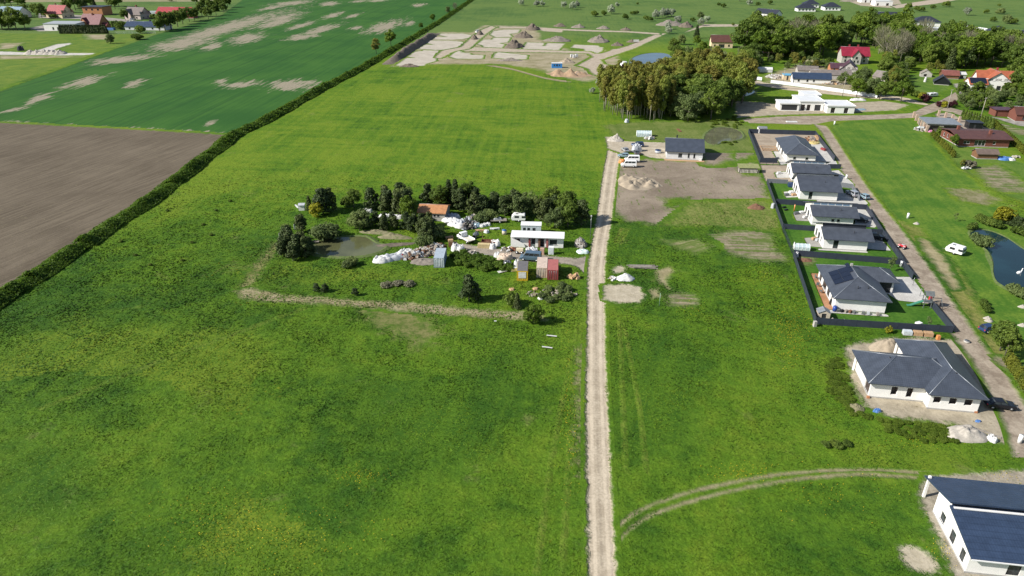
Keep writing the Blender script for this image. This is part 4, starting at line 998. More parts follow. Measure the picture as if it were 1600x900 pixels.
_TREES = {}
def species(kind, v):
    key = (kind, v)
    if key in _TREES: return _TREES[key]
    R = np.random.default_rng(abs(hash(kind)) % 1000 if False else sum(map(ord, kind)) * 7 + v); bark = BARK
    if kind == 'broad':
        rx, ry = R.uniform(3.6, 4.6), R.uniform(3.6, 4.6); c = ell(R, 46, rx, ry, 4.4, 6.8, -.75); me = crown_mesh('crown', R, c, R.uniform(.9, 1.6, len(c)), 62, .62); t = trunk_mb(R, 11, .28, 6, 3.2, .3); mat = L_BROAD
    elif kind == 'fresh':
        c = ell(R, 44, 3.8, 3.8, 4.6, 6.6, -.8); me = crown_mesh('crown', R, c, R.uniform(.8, 1.6, len(c)), 60, .6); t = trunk_mb(R, 11, .25, 6, 3, .3); mat = L_FRESH
    elif kind == 'grove':       # slender, close-grown, bare below
        c = ell(R, 28, 1.6, 1.6, 4.8, 8.7, -.95, .6); me = crown_mesh('crown', R, c, R.uniform(.5, .95, len(c)), 40, .5, 1.1); t = trunk_mb(R, 13, .15, 7, 1.2, .35, R.uniform(-.4, .4)); mat = L_OCHRE; bark = PALEBARK
    elif kind == 'ochre':
        c = ell(R, 44, 3.4, 3.4, 5.6, 8.2, -.9); me = crown_mesh('crown', R, c, R.uniform(.8, 1.5, len(c)), 56, .55); t = trunk_mb(R, 14, .28, 8, 3, .25); mat = L_OCHRE
    elif kind == 'willow':
        c = ell(R, 44, 3.9, 3.9, 4.0, 4.4, -.8); me = crown_mesh('crown', R, c, R.uniform(.8, 1.5, len(c)), 58, .55); t = trunk_mb(R, 8, .25, 6, 3, .15); mat = L_WILLOW
    elif kind == 'bare':        # branches with fine twigs, hardly any leaf
        t = trunk_mb(R, 12, .24, 11, 3.4, .22); tips = []
        for i in range(270):
            d = R.normal(0, 1, 3); d /= np.linalg.norm(d); tips.append(d * R.uniform(.3, 1) ** .5 * np.array([3.4, 3.4, 4.6]) + np.array([0, 0, 7.4]))
        tips = np.array(tips); out = tips - np.array([0, 0, 4.0]); Cs = np.repeat(tips, 4, 0) + R.normal(0, .35, (1080, 3)); On = np.repeat(out, 4, 0)
        On /= np.linalg.norm(On, axis=1)[:, None]; side = np.cross(On + R.normal(0, .4, On.shape), R.normal(0, 1, On.shape)); side /= np.linalg.norm(side, axis=1)[:, None]
        L = R.uniform(.5, 1.1, (len(Cs), 1)); vv = np.stack([Cs - On * L - side * .035, Cs - On * L + side * .035, Cs + On * L + side * .02, Cs + On * L - side * .02], 1).reshape(-1, 3)
        me = np_mesh('crown', vv, np.arange(len(vv)).reshape(-1, 4)); mat = L_BARE; bark = PALEBARK
    elif kind == 'spruce':
        cs, rs = [], []
        for i in range(46):
            z = .6 + 8.2 * (i / 46) ** 1.05; rr = (1 - z / 9.4) * 2.3; a = i * 2.4; cs.append((math.cos(a) * rr * .7, math.sin(a) * rr * .7, z)); rs.append(.35 + rr * .42)
        me = crown_mesh('crown', R, np.array(cs), rs, 46, .42, .55); t = trunk_mb(R, 9, .16, 0, 1, .3); mat = L_DARK
    elif kind == 'pine':        # irregular dark evergreen, bushy to the ground
        rx = R.uniform(2.0, 2.6); c = ell(R, 30, rx, rx, 3.2, 3.3, -.9); c[:, :2] *= (1.15 - c[:, 2:3] / 8); me = crown_mesh('crown', R, c, R.uniform(.6, 1.15, len(c)), 60, .42); t = trunk_mb(R, 6, .18, 4, 1.6, .2); mat = L_DARK
    elif kind == 'bush':
        c = ell(R, 22, 1.5, 1.5, 1.1, 1.0, -.3); me = crown_mesh('crown', R, c, R.uniform(.45, .85, len(c)), 46, .36); t = trunk_mb(R, 2, .07, 4, .9, .1); mat = L_BROAD
    elif kind == 'willowbush':
        c = ell(R, 24, 1.7, 1.7, 1.3, 1.1, -.3); me = crown_mesh('crown', R, c, R.uniform(.5, .9, len(c)), 46, .36); t = trunk_mb(R, 2.2, .07, 4, 1, .1); mat = L_WILLOW
    elif kind == 'blossom':
        c = ell(R, 26, 2.0, 2.0, 2.0, 2.3, -.6); me = crown_mesh('crown', R, c, R.uniform(.6, 1.0, len(c)), 44, .42); t = trunk_mb(R, 4, .12, 5, 1.5, .15); mat = L_WHITE
    elif kind == 'purple':
        c = ell(R, 24, 1.7, 1.7, 1.6, 1.5, -.5); me = crown_mesh('crown', R, c, R.uniform(.5, .9, len(c)), 44, .38); t = trunk_mb(R, 3, .09, 4, 1.2, .12); mat = L_PURPLE
    elif kind == 'golden':
        c = ell(R, 20, 1.1, 1.1, 1.4, 1.4, -.6); me = crown_mesh('crown', R, c, R.uniform(.4, .75, len(c)), 44, .34); t = trunk_mb(R, 2.6, .08, 4, .8, .12); mat = L_YELLOW
    elif kind == 'thuja':
        cs = [(R.normal(0, .12), R.normal(0, .12), .25 + 2.5 * i / 16) for i in range(17)]; rs = [max(.16, .62 * (1 - (i / 16.5) ** 2.2)) for i in range(17)]
        me = crown_mesh('crown', R, np.array(cs), rs, 48, .26, 1.0); t = trunk_mb(R, 2.4, .06, 0, 1, .2); mat = L_THUJA
    elif kind == 'sapling':
        c = ell(R, 9, .5, .5, .8, 1.7, -.9); me = crown_mesh('crown', R, c, R.uniform(.2, .4, len(c)), 16, .2); t = trunk_mb(R, 2.3, .035, 4, .5, .3); mat = L_WILLOW
    me.materials.append(mat); tm = t.build('trunk', bark); tme = tm.data; bpy.data.objects.remove(tm)
    _TREES[key] = (me, tme); return _TREES[key]

NAMES = {'broad': ('broadleaf_tree', 'tree'), 'fresh': ('broadleaf_tree', 'tree'), 'grove': ('slender_tree', 'tree'), 'ochre': ('poplar_tree', 'tree'), 'willow': ('willow_tree', 'tree'),
         'bare': ('bare_tree', 'tree'), 'spruce': ('spruce_tree', 'tree'), 'pine': ('evergreen_tree', 'tree'), 'bush': ('shrub', 'shrub'), 'willowbush': ('willow_shrub', 'shrub'), 'blossom': ('blossom_tree', 'tree'),
         'purple': ('purple_shrub', 'shrub'), 'golden': ('golden_shrub', 'shrub'), 'thuja': ('thuja_tree', 'tree'), 'sapling': ('sapling', 'tree')}
def plant(kind, xy, label, group=None, s=1.0, sz=None, v=None, world=False, mat=None):
    x, y = xy if world else G(*xy); nm, cat = NAMES[kind]
    me, tme = species(kind, rnd.randrange(3) if v is None else v)
    t = thing(nm, label, cat, (x, y, 0), rnd.uniform(0, 6.28), group); sz = sz or s; t.scale = (s * rnd.uniform(.95, 1.05), s * rnd.uniform(.95, 1.05), sz)
    c = bpy.data.objects.new('crown', me); link(c, t)
    if mat: c.material_slots[0].link = 'OBJECT'; c.material_slots[0].material = mat
    link(bpy.data.objects.new('trunk', tme), t); return t
def inside(poly, n, mind, seed):
    """scattered points in a photo polygon, kept apart by mind metres"""
    W = [G(*p) for p in poly]; R = random.Random(seed); xs, ys = [p[0] for p in W], [p[1] for p in W]; out = []
    tries = 0
    while len(out) < n and tries < n * 120:
        tries += 1; x, y = R.uniform(min(xs), max(xs)), R.uniform(min(ys), max(ys))
        if poly_sd(W, np.array([[x]]), np.array([[y]]))[0, 0] < 0: continue
        if any((x - a) ** 2 + (y - b) ** 2 < mind * mind for a, b in out): continue
        out.append((x, y))
    return out
# base of a thing whose foot shows at photo point

# --- the grove beside the lane: slender ochre trees in front, taller poplars and green willows behind
for x, y in inside([(945, 176), (935, 168), (935, 156), (960, 148), (1010, 146), (1045, 160), (1050, 184), (1035, 190), (975, 189)], 150, 1.75, 3):
    plant('grove', (x, y), 'slender ochre tree with bare pale trunk in the dense front edge of the grove', 'slender trees of the grove', rnd.uniform(1.05, 1.3), world=True)
for x, y in inside([(975, 166), (998, 152), (1035, 140), (1060, 138), (1062, 164), (1010, 172)], 26, 3.6, 4):
    plant('ochre', (x, y), 'tall ochre poplar in the middle of the grove', 'poplars of the grove', rnd.uniform(1.05, 1.3), world=True)
for x, y in inside([(1046, 140), (1064, 126), (1100, 124), (1150, 132), (1168, 142), (1160, 162), (1130, 164), (1080, 152)], 26, 4.4, 5):
    plant('ochre', (x, y), 'big rounded olive poplar at the right rear of the grove', 'olive poplars of the grove', rnd.uniform(1.15, 1.4), world=True, mat=L_OCHRE)
for x, y in inside([(1050, 188), (1045, 160), (1075, 150), (1120, 158), (1148, 160), (1140, 176), (1110, 188), (1080, 190)], 24, 4.0, 6):
    plant('broad' if rnd.random() < .6 else 'willow', (x, y), 'bushy green tree at the lower right corner of the grove', 'green trees of the grove', rnd.uniform(1.0, 1.25), world=True)
plant('bare', (1002, 168), 'bare branched tree standing pale among the ochre grove', None, 1.1)
plant('blossom', (938, 139), 'white blossoming bush at the left edge of the grove', None, 1.25)
plant('blossom', (925, 146), 'small white blossoming bush lowest at the left edge of the grove', None, .7)
plant('willow', (957, 126), 'grey green willow at the left rear edge of the grove near the sand road', None, .55)
plant('purple', (978, 112), 'purple leaved shrub by the white dome at the far pond', None, 1.4)
for p, k in (((1052, 88), 'broad'), ((1064, 70), 'willow'), ((1058, 100), 'broad'), ((1074, 92), 'willow')):
    plant(k, p, {'broad': 'dark green tree between the far pond and the brown roofed house', 'willow': 'grey green tree between the far pond and the brown roofed house'}[k], 'trees by the far pond', rnd.uniform(.8, 1.0))
for p in ((1088, 72), (1098, 82), (1092, 92), (1106, 90)): plant('fresh', p, 'light green tree on the left side of the brown roofed house', 'light trees by the brown roofed house', rnd.uniform(.6, .8))
plant('spruce', (1088, 60), 'single dark spruce behind the light trees by the brown roofed house', None, 1.1)
for p in ((1110, 96), (1130, 98), (1156, 92), (1165, 82)): plant('bare', p, 'grey twiggy tree in front of the brown roofed house', 'twiggy trees by the brown roofed house', rnd.uniform(.55, .8))

# --- tree belt of the village, upper right
def belt(poly, n, mind, seed, kinds, label, group, s=(.85, 1.2)):
    s = (s[0] * 1.42, s[1] * 1.5)
    for x, y in inside(poly, n, mind, seed):
        k = rnd.choice(kinds); nm = {'broad': 'dark green broadleaf tree', 'fresh': 'bright green broadleaf tree', 'bare': 'grey leafless tree', 'willow': 'grey green willow', 'spruce': 'dark spruce', 'ochre': 'olive poplar'}[k]
        plant(k, (x, y), nm + ' ' + label, nm + 's ' + group, rnd.uniform(*s), world=True)
belt([(1160, 90), (1168, 72), (1205, 66), (1250, 62), (1300, 66), (1330, 70), (1300, 82), (1310, 92), (1240, 92), (1190, 96)], 52, 5.2, 21, ['broad', 'broad', 'broad', 'willow', 'fresh', 'broad', 'willow', 'bare'], 'in the belt left of the crimson roofed house', 'left of the crimson roof', (.95, 1.3))
belt([(1300, 66), (1340, 52), (1400, 56), (1412, 72), (1380, 78), (1340, 72)], 24, 5.5, 22, ['fresh', 'fresh', 'broad', 'fresh'], 'in the belt behind the crimson roofed house', 'behind the crimson roof', (.95, 1.3))
belt([(1362, 82), (1420, 74), (1500, 76), (1560, 86), (1600, 92), (1600, 106), (1520, 106), (1470, 110), (1420, 104), (1380, 104)], 70, 5.2, 23, ['fresh', 'fresh', 'broad', 'bare', 'willow', 'broad'], 'in the belt behind the orange roofed house', 'behind the orange roof', (.85, 1.15))
belt([(1580, 98), (1640, 104), (1680, 150), (1610, 172), (1590, 150), (1585, 130)], 26, 5.0, 24, ['fresh', 'broad', 'willow'], 'at the right edge beside the orange roofed house', 'right of the orange roof', (.7, .95))
belt([(1660, 60), (1760, 80), (1800, 130), (1700, 120)], 10, 8, 25, ['broad', 'fresh'], 'beyond the right edge of the village', 'beyond the village')
for p, s in (((1340, 142), .95), ((1362, 150), 1.0), ((1350, 128), .9)): plant('willow', p, 'grey green willow beside the white yard wall', 'willows by the white wall', s)
plant('fresh', (1338, 152), 'bright green young tree standing over the white yard wall', None, .8)
plant('fresh', (1407, 160), 'bright green round tree on the corner where the village road joins', None, .95)
for p in ((1384, 150), (1374, 156)): plant('broad', p, 'dark tree shading the end of the white yard wall', 'dark trees by the wall end', .7)
for p in ((1392, 128), (1400, 118), (1408, 128), (1394, 112)): plant('willow', p, 'olive green tree on the left side of the village garden', 'olive trees of the village garden', .75)
for p in ((1250, 112), (1262, 106), (1284, 104), (1295, 108)): plant('willow', p, 'rounded garden tree behind the old grey sheds', 'garden trees behind the grey sheds', .5)
plant('ochre', (1272, 112), 'copper brown rounded tree behind the old grey sheds', None, .5)
plant('blossom', (1324, 69), 'white blossoming tree above the crimson roofed house', None, 1.2)
for p in ((1450, 116), (1462, 112), (1470, 120)): plant('ochre', p, 'yellow green tree left of the red garden shed', 'yellow green garden trees', .5)
plant('spruce', (1482, 112), 'dark blue spruce behind the red garden shed', None, 1.5)
for poly, n_, mind, kinds, label, group, s_ in (([(1195, 98), (1250, 95), (1300, 102), (1296, 112), (1230, 108)], 16, 3.5, ['willow', 'broad', 'ochre'], 'in the wild garden behind the old grey sheds', 'wild garden', (.4, .65)), ([(1378, 104), (1424, 106), (1420, 116), (1400, 150), (1382, 146)], 14, 4.5, ['willow', 'willow', 'broad', 'ochre'], 'between the white wall and the village garden', 'village garden edge', (.6, .95)),
        ([(1148, 104), (1176, 96), (1186, 106), (1164, 118)], 10, 4.5, ['broad', 'broad', 'willow'], 'between the grove and the white low shed', 'grove edge', (.8, 1.1)), ([(1310, 128), (1340, 132), (1365, 146), (1350, 150)], 7, 3.5, ['willow', 'fresh'], 'along the white yard wall', 'yard wall', (.5, .75))):
    for x, y in inside(poly, n_, mind, n_ + 70):
        k = rnd.choice(kinds); plant(k, (x, y), {'willow': 'grey green rounded tree ', 'broad': 'dark green rounded tree ', 'ochre': 'olive brown rounded tree ', 'fresh': 'bright green rounded tree '}[k] + label, {'willow': 'grey green', 'broad': 'dark green', 'ochre': 'olive brown', 'fresh': 'bright green'}[k] + ' trees of the ' + group, rnd.uniform(*s_), world=True)
# shrubs of the garden on the slope
for x, y in inside([(1498, 160), (1500, 148), (1530, 142), (1580, 148), (1600, 158), (1590, 170), (1550, 176), (1515, 174)], 30, 2.8, 31):
    k = rnd.choice(['willow', 'willow', 'broad']); plant(k, (x, y), {'willow': 'grey green rounded bush in the thicket below the orange roofed house', 'broad': 'dark green rounded bush in the thicket below the orange roofed house'}[k], 'thicket below the orange roof', rnd.uniform(.42, .62), world=True)
for p in ((1466, 167), (1474, 166), (1484, 168), (1490, 166)): plant('purple', p, 'purple shrub in the row beside the lane junction', 'purple shrubs at the junction', .8)
plant('golden', (1474, 168), 'golden shrub between the purple shrubs at the lane junction', None, 1.1)
plant('golden', (1571, 144), 'golden flowering bush under the orange roofed house', None, 1.6)
plant('purple', (1444, 160), 'purple bush on the left of the lane junction', None, 1.2); plant('golden', (1440, 155), 'golden bush behind the purple bush left of the lane junction', None, 1.2)
for p in ((1424, 150), (1430, 152)): plant('bush', p, 'round green bush beside the village road', 'round bushes by the village road', 1.3)
for i in range(12):
    t = i / 11; plant('thuja', (1502 + 46 * t, 186 + 15 * t), 'narrow dark thuja in the row beside the brick yard', 'thuja row by the brick yard', 1.15, 1.5, mat=L_BROAD)

# --- juniper and pine belt round the farmyard pond
dk = 'dark evergreen in the belt along the north side of the farmyard'
for x, y in inside([(750, 336), (745, 328), (800, 332), (860, 334), (905, 345), (915, 356), (895, 362), (850, 358), (846, 345), (790, 338)], 17, 3.3, 41):
    k = rnd.choice(['pine', 'pine', 'pine', 'willow', 'broad']); plant(k, (x, y), {'pine': 'dark evergreen', 'willow': 'rounded grey green tree', 'broad': 'rounded green tree'}[k] + ' in the dense clump above the white trailer', {'pine': 'evergreens', 'willow': 'grey green trees', 'broad': 'green trees'}[k] + ' above the white trailer', rnd.uniform(.85, 1.15) * (1 if k == 'pine' else .68), world=True)
for x, y in inside([(668, 322), (700, 318), (745, 326), (750, 336), (700, 330), (672, 330)], 7, 3.2, 42):
    k = rnd.choice(['pine', 'pine', 'broad']); plant(k, (x, y), {'pine': 'dark evergreen', 'broad': 'rounded green tree'}[k] + ' behind the orange roofed shed', {'pine': 'evergreens', 'broad': 'green trees'}[k] + ' behind the orange shed', rnd.uniform(.8, 1.1) * (1 if k == 'pine' else .65), world=True)
for p, s in (((712, 322), 1.35), ((702, 318), 1.2)): plant('spruce', p, 'taller deep green spruce behind the orange roofed shed', 'spruces behind the orange shed', s * .68)
for x, y in inside([(570, 328), (590, 320), (640, 318), (648, 330), (635, 336), (590, 336)], 8, 3.0, 43): plant('pine', (x, y), 'dark evergreen left of the orange roofed shed', 'evergreens left of the orange shed', rnd.uniform(.8, 1.1), world=True)
plant('fresh', (640, 345), 'bright green tree at the left wall of the orange roofed shed', None, .62); plant('willow', (632, 322), 'tall grey green tree behind the evergreens left of the shed', None, .75)
plant('broad', (553, 325), 'green bushy tree left of the dark evergreens by the pond', None, .5); plant('bush', (542, 322), 'small green bush farthest left in the line above the pond', None, 1.2)
for p, s in (((505, 334), 1.15), ((515, 330), 1.05), ((498, 330), .8)): plant('pine', p, 'dark evergreen in the lone clump above left of the pond', 'lone clump above the pond', s)
plant('spruce', (484, 329), 'small dark spruce beside the white hut at the field edge', None, .5); plant('golden', (496, 338), 'yellow green bush at the foot of the lone evergreen clump', None, 1.4)
for p, s in (((444, 400), .95), ((456, 396), 1.05), ((465, 402), 1.05), ((478, 402), .95), ((450, 384), 1.0), ((458, 408), .8), ((484, 398), .8), ((472, 390), .9), ((452, 376), .75)): plant('pine', p, 'dark juniper in the clump at the left end of the pond', 'junipers left of the pond', s * .88)
plant('pine', (472, 364), 'dark juniper standing apart above the left end of the pond', None, .85)
plant('golden', (459, 392), 'yellow green shrub in front of the junipers left of the pond', None, 1.3)
for p, s in (((510, 375), 1.6), ((516, 370), 1.4), ((503, 370), 1.3)): plant('willowbush', p, 'pale willow bush overhanging the left bank of the pond', 'willow bushes on the pond bank', s)
for p, s in (((562, 360), .62), ((570, 356), .6), ((556, 356), .5)): plant('willow', p, 'grey green willow on the far bank of the pond', 'willows on the far bank', s)
for x, y in inside([(580, 354), (600, 350), (640, 354), (672, 352), (672, 368), (640, 362), (600, 360)], 12, 2.0, 44): plant('pine', (x, y), 'low dark evergreen between the pond and the orange roofed shed', 'low evergreens by the pond', rnd.uniform(.55, .75), world=True)
for p in ((668, 378), (662, 372), (672, 370)): plant('pine', p, 'dark evergreen at the right end of the pond', 'evergreens right of the pond', .85)
plant('willowbush', (682, 372), 'light green bush on the grass below the shed', None, 1.3); plant('willowbush', (664, 386), 'pale bush at the edge of the rubble bank', None, 1.2)
for p, s in (((550, 414), .8), ((543, 418), .7)): plant('willowbush', p, 'low grey bush below the near edge of the pond', 'low bushes below the pond', s)
plant('pine', (733, 471), 'lone dark juniper in the grass below the blue container', None, .95); plant('pine', (745, 469), 'smaller dark juniper just right of the lone juniper', None, .6)
plant('spruce', (808, 482), 'small dark spruce at the lower right of the rubbish bank', None, .42); plant('bush', (800, 476), 'round bush left of the small dark spruce', None, 1.1)
plant('willow', (834, 505), 'light green young tree at the end of the dry verge', None, .5, mat=L_FRESH)
for p in ((495, 455), (508, 456)): plant('pine', p, 'tiny dark evergreen bush above the left of the dry verge', 'pair of tiny evergreens', .4, .3)
plant('pine', (555, 462), 'single tiny evergreen bush above the middle of the dry verge', None, .36, .3)
for p in ((604, 448), (622, 445), (640, 446)): plant('willowbush', p, 'low dry grey bush in the grass above the dry verge', 'dry bushes above the verge', .7, .4, mat=L_BARE)
for x, y in inside([(842, 470), (850, 452), (880, 446), (896, 452), (890, 468), (860, 476)], 11, 1.8, 45): plant('willowbush', (x, y), 'grey green bush on the rubbish bank by the gravel road', 'bushes on the rubbish bank', rnd.uniform(.4, .6), .45, world=True)
for p in ((760, 342), (768, 344), (752, 346)): plant('willowbush', p, 'pale flowering bush at the back of the farmyard', 'pale bushes behind the farmyard', 1.1)
# small shrubs scattered over the meadow
for i, p in enumerate(((190, 378), (285, 408), (300, 380), (262, 330), (338, 330), (235, 415), (360, 315), (212, 400), (318, 352), (330, 368))): plant('bush', p, 'tiny dark shrub in the open meadow left of the pond', 'tiny shrubs in the meadow', .33, .25)
for p in ((1290, 697), (1310, 698), (1322, 695), (1302, 694)): plant('bush', p, 'low dark shrub in the grass below the unfinished house', 'low shrubs below the unfinished house', .5, .3)

# --- the long hedge along the ditch
def hedgerow():
    R = np.random.default_rng(5); W = [Vector((*G(*p), 0)) for p in hedge_l]; Cs, Ns = [], []
    for a, b in zip(W, W[1:]):
        L = (b - a).length; u = (b - a) / L; nx = Vector((u.y, -u.x, 0)); near = a.y
        k = int(L * (330 if near < 260 else 150 if near < 480 else 70)); s = R.uniform(0, L, k); off = np.clip(R.normal(0, 1.5, k), -3.4, 3.0)
        wob = (1 + .22 * np.sin(s * .13 + near * .7) + .2 * np.sin(s * .41 + near) + .16 * np.sin(s * 1.1)) * np.where(np.sin(s * .19 + near * .37) > .93, .45, 1.0); off = off + .5 * np.sin(s * .21 + near)
        h = 1.75 * np.exp(-(off / 2.6) ** 2) * wob * R.uniform(.45, 1, k)
        base = np.array([a.x, a.y, 0]); P = base + np.outer(s, np.array(u)) + np.outer(off + 1.6, np.array(nx)); P[:, 2] = np.maximum(.15, h)
        Cs.append(P); Ns.append(np.outer(np.sign(off) * .6, np.array(nx)) + np.array([0, 0, .8]))
    C = np.concatenate(Cs); Nn = np.concatenate(Ns); size = np.where(C[:, 1] < 260, .42, .8)
    v, f = leaves(C, Nn, size[:, None], R); me = np_mesh('hedgerow', v, f)
    o = mesh_obj('hedgerow', me, L_HEDGE); tag(o, 'long straight green hedgerow along the ditch between the crop and the meadow', 'hedge')
hedgerow()
for p, s, k, l in (((588, 84), .75, 'ochre', 'yellowish tree standing in the hedgerow, left of the greener one'), ((611, 72), .95, 'fresh', 'tall green tree standing in the hedgerow near the far plots'), ((700, 20), .7, 'willow', 'grey tree in the hedgerow near the top of the picture'),
                   ((711, 17), .7, 'bare', 'bare tree in the hedgerow near the top of the picture'), ((676, 34), .6, 'fresh', 'low green tree in the hedgerow beyond the earth bank'), ((658, 46), .5, 'fresh', 'lowest green tree in the hedgerow beside the earth bank end')): plant(k, p, l, None, s)
# dark grassy ditch on the meadow side
# --- orchard and scattered trees, top
ORCH = [(814, 9, 'blossom', 1.5), (838, 10, 'blossom', 1.5), (847, 10, 'blossom', 1.4), (881, 13, 'blossom', 1.6), (895, 15, 'blossom', 1.7), (901, 12, 'blossom', 1.5), (928, 26, 'bush', 2.2), (943, 24, 'bush', 1.9), (955, 22, 'blossom', 1.9), (964, 11, 'blossom', 1.2), (976, 30, 'bush', 2.0), (988, 23, 'bush', 1.4), (994, 23, 'bush', 1.6), (996, 7, 'bush', 1.0),
        (1009, 31, 'bush', 1.6), (1016, 33, 'bush', 1.6), (1024, 29, 'blossom', 1.7), (1035, 27, 'blossom', 1.8), (1042, 26, 'blossom', 1.6), (1049, 26, 'blossom', 1.7), (1059, 37, 'blossom', 1.5), (1094, 30, 'willow', .8), (1082, 34, 'bush', 1.5), (1095, 40, 'blossom', 1.4), (1104, 36, 'blossom', 1.4), (1123, 9, 'bush', 1.4), (1130, 12, 'bush', 1.8), (1145, 40, 'bush', 1.0), (1155, 2, 'blossom', 1.4), (1170, 9, 'blossom', 1.5), (1184, 9, 'bush', 1.7), (1203, 7, 'bush', 1.9), (1045, 53, 'blossom', 1.3), (1044, 46, 'blossom', 1.3),
        (1420, 14, 'bush', 2.4), (1432, 17, 'bush', 2.0), (1440, 18, 'bush', 2.0), (1457, 14, 'bush', 1.8), (1478, 11, 'bush', 2.6), (1510, 24, 'blossom', 1.7), (1541, 21, 'bush', 1.6), (1562, 22, 'willowbush', 2.2), (1561, 10, 'bush', 1.2), (1551, 34, 'bush', 1.8), (1574, 37, 'willowbush', 2.8), (1584, 38, 'bush', 2.0)]
for x, y, k, s in ORCH:
    plant(k, (x, y), {'blossom': 'white blossoming tree scattered in the far meadow', 'bush': 'round green bush scattered in the far meadow', 'willow': 'taller grey green tree by the bend of the far sand road', 'willowbush': 'brownish olive bush scattered in the far right meadow'}[k], {'blossom': 'far blossoming trees', 'bush': 'far round bushes', 'willowbush': 'far olive bushes'}.get(k), s)
# --- village trees, upper left
for x, y, k, s in [(14, 45, 'willow', 1.3), (26, 47, 'broad', 1.2), (4, 47, 'broad', 1.2), (40, 47, 'broad', 1.0), (-14, 46, 'broad', 1.2), (58, 26, 'broad', .9), (66, 29, 'broad', .9), (40, 24, 'broad', .7), (24, 28, 'broad', .6), (110, 14, 'broad', 1.0), (118, 16, 'broad', 1.1), (128, 14, 'willow', 1.0), (138, 13, 'broad', 1.0), (105, 20, 'broad', .8), (148, 11, 'spruce', .9),
                   (174, 10, 'willow', 1.1), (180, 14, 'broad', .9), (186, 11, 'broad', 1.0), (196, 32, 'broad', .7), (182, 45, 'bush', 2.2), (190, 46, 'bush', 2.2), (250, 50, 'broad', .85), (258, 48, 'broad', 1.0), (268, 46, 'broad', 1.05), (278, 42, 'broad', 1.0), (286, 38, 'broad', 1.0), (296, 34, 'broad', .9), (304, 32, 'broad', .8), (306, 8, 'broad', .8), (320, 14, 'broad', .9), (330, 18, 'broad', .9), (342, 16, 'broad', .9), (356, 12, 'broad', .9), (316, 26, 'broad', .9), (326, 30, 'broad', .8), (338, 24, 'broad', .8), (350, 20, 'broad', .7),
                   (8, 8, 'willow', 1.2), (18, 10, 'broad', 1.1), (28, 8, 'broad', 1.2), (0, 4, 'willow', 1.2), (230, 28, 'bush', 1.8), (240, 30, 'bush', 1.6), (265, 2, 'bush', 1.6), (72, 26, 'bush', 1.8), (84, 29, 'bush', 1.4), (220, 52, 'bush', 2.0), (34, 12, 'broad', 1.0)]:
    plant(k, (x, y), {'willow': 'grey green tree among the houses of the far left village', 'broad': 'dark green tree among the houses of the far left village', 'bush': 'rounded bush among the houses of the far left village', 'spruce': 'small spruce behind the flat brown house of the left village'}[k], {'willow': 'far left grey green trees', 'broad': 'far left dark trees', 'bush': 'far left bushes'}.get(k), s * 1.25)
plant('willow', (173, 68), 'thin young tree alone in the far left pasture', None, .75); plant('bush', (214, 62), 'broad dark bush alone at the edge of the far left pasture', None, 3.0, 1.8)
# --- right edge
for p, s in (((1562, 548), .72), ((1570, 556), .6)): plant('broad', p, 'leafy green tree at the right edge beside the road bend', 'leafy trees at the road bend', s * .75)
for i in range(12):
    t = i / 11; plant('thuja', (1572 + 42 * t, 566 + 60 * t), 'yellow green thuja in the hedge along the right edge', 'thuja hedge at the right edge', 1.0, .95)
for i in range(26):
    t = i / 25; plant('thuja', (1553 + 62 * t, 197 + 58 * t), 'yellow green thuja in the long hedge behind the brick bungalow', 'thuja hedge behind the brick bungalow', 1.35, .95)
for i in range(13):
    t = i / 12; plant('thuja', (1456 + 34 * t, 212 + 34 * t), 'yellow green thuja in the hedge left of the brick bungalow', 'thuja hedge left of the bungalow', 1.05, .85)
plant('bush', (1468, 210), 'dark round bush beside the grey roofed barn', None, 1.2); plant('fresh', (1488, 230), 'bright green young tree at the left wall of the brick bungalow', None, .42)
plant('ochre', (1502, 262), 'copper bush in the garden left of the small wooden shed', None, .22); plant('willowbush', (1514, 262), 'grey leafless bush right of the copper bush in the garden', None, 1.0, mat=L_BARE)
plant('golden', (1566, 350), 'golden tree on the far bank of the right pond', None, 1.9)
for p in ((1576, 352), (1584, 355), (1592, 358), (1600, 362)): plant('pine', p, 'dark evergreen on the far bank of the right pond', 'evergreens at the right pond', .55)
for p in ((1536, 349), (1530, 346), (1545, 351), (1604, 372), (1596, 368), (1588, 366), (1556, 356), (1548, 354), (1520, 360)): plant('bush', p, 'green bush along the rim of the right pond', 'bushes round the right pond', .9)
for p in ((1532, 383), (1538, 386), (1528, 379)): plant('willowbush', p, 'pale green bush leaning over the left bank of the right pond', 'pale bushes at the right pond', 1.0)
for p in ((1582, 456), (1590, 462), (1598, 466)): plant('willowbush', p, 'low pale bush at the lower end of the right pond', 'low bushes at the right pond', .8)
for p in ((1540, 488), (1536, 476), (1538, 482)): plant('bush', p, 'dark bush in the verge beside the dirt road', 'dark bushes in the verge', .55)
plant('sapling', (1492, 346), 'thin grey sapling in the lawn right of the road', None, 1.0); plant('sapling', (1390, 424), 'thin sapling on the lawn behind the solar house', None, 1.4); plant('sapling', (1394, 418), 'second thin sapling beside the white fence pillar', None, 1.2); plant('sapling', (1449, 512), 'pale sapling at the front of the solar house lawn', None, 1.0)
plant('golden', (1388, 520), 'low yellow green bush below the front fence', None, .5)
for x, y in inside([(1290, 575), (1308, 560), (1320, 590), (1335, 630), (1360, 652), (1330, 650), (1300, 615)], 40, 1.0, 51): plant('bush', (x, y), 'green weed bush on the bank left of the unfinished house', 'weed bushes left of the unfinished house', rnd.uniform(.35, .6), .17, world=True, mat=L_WEED)
for x, y in inside([(1370, 655), (1420, 660), (1500, 672), (1500, 690), (1440, 690), (1390, 676)], 40, 1.0, 52): plant('bush', (x, y), 'green weed bush on the bank below the unfinished house', 'weed bushes below the unfinished house', rnd.uniform(.35, .55), .17, world=True, mat=L_WEED)
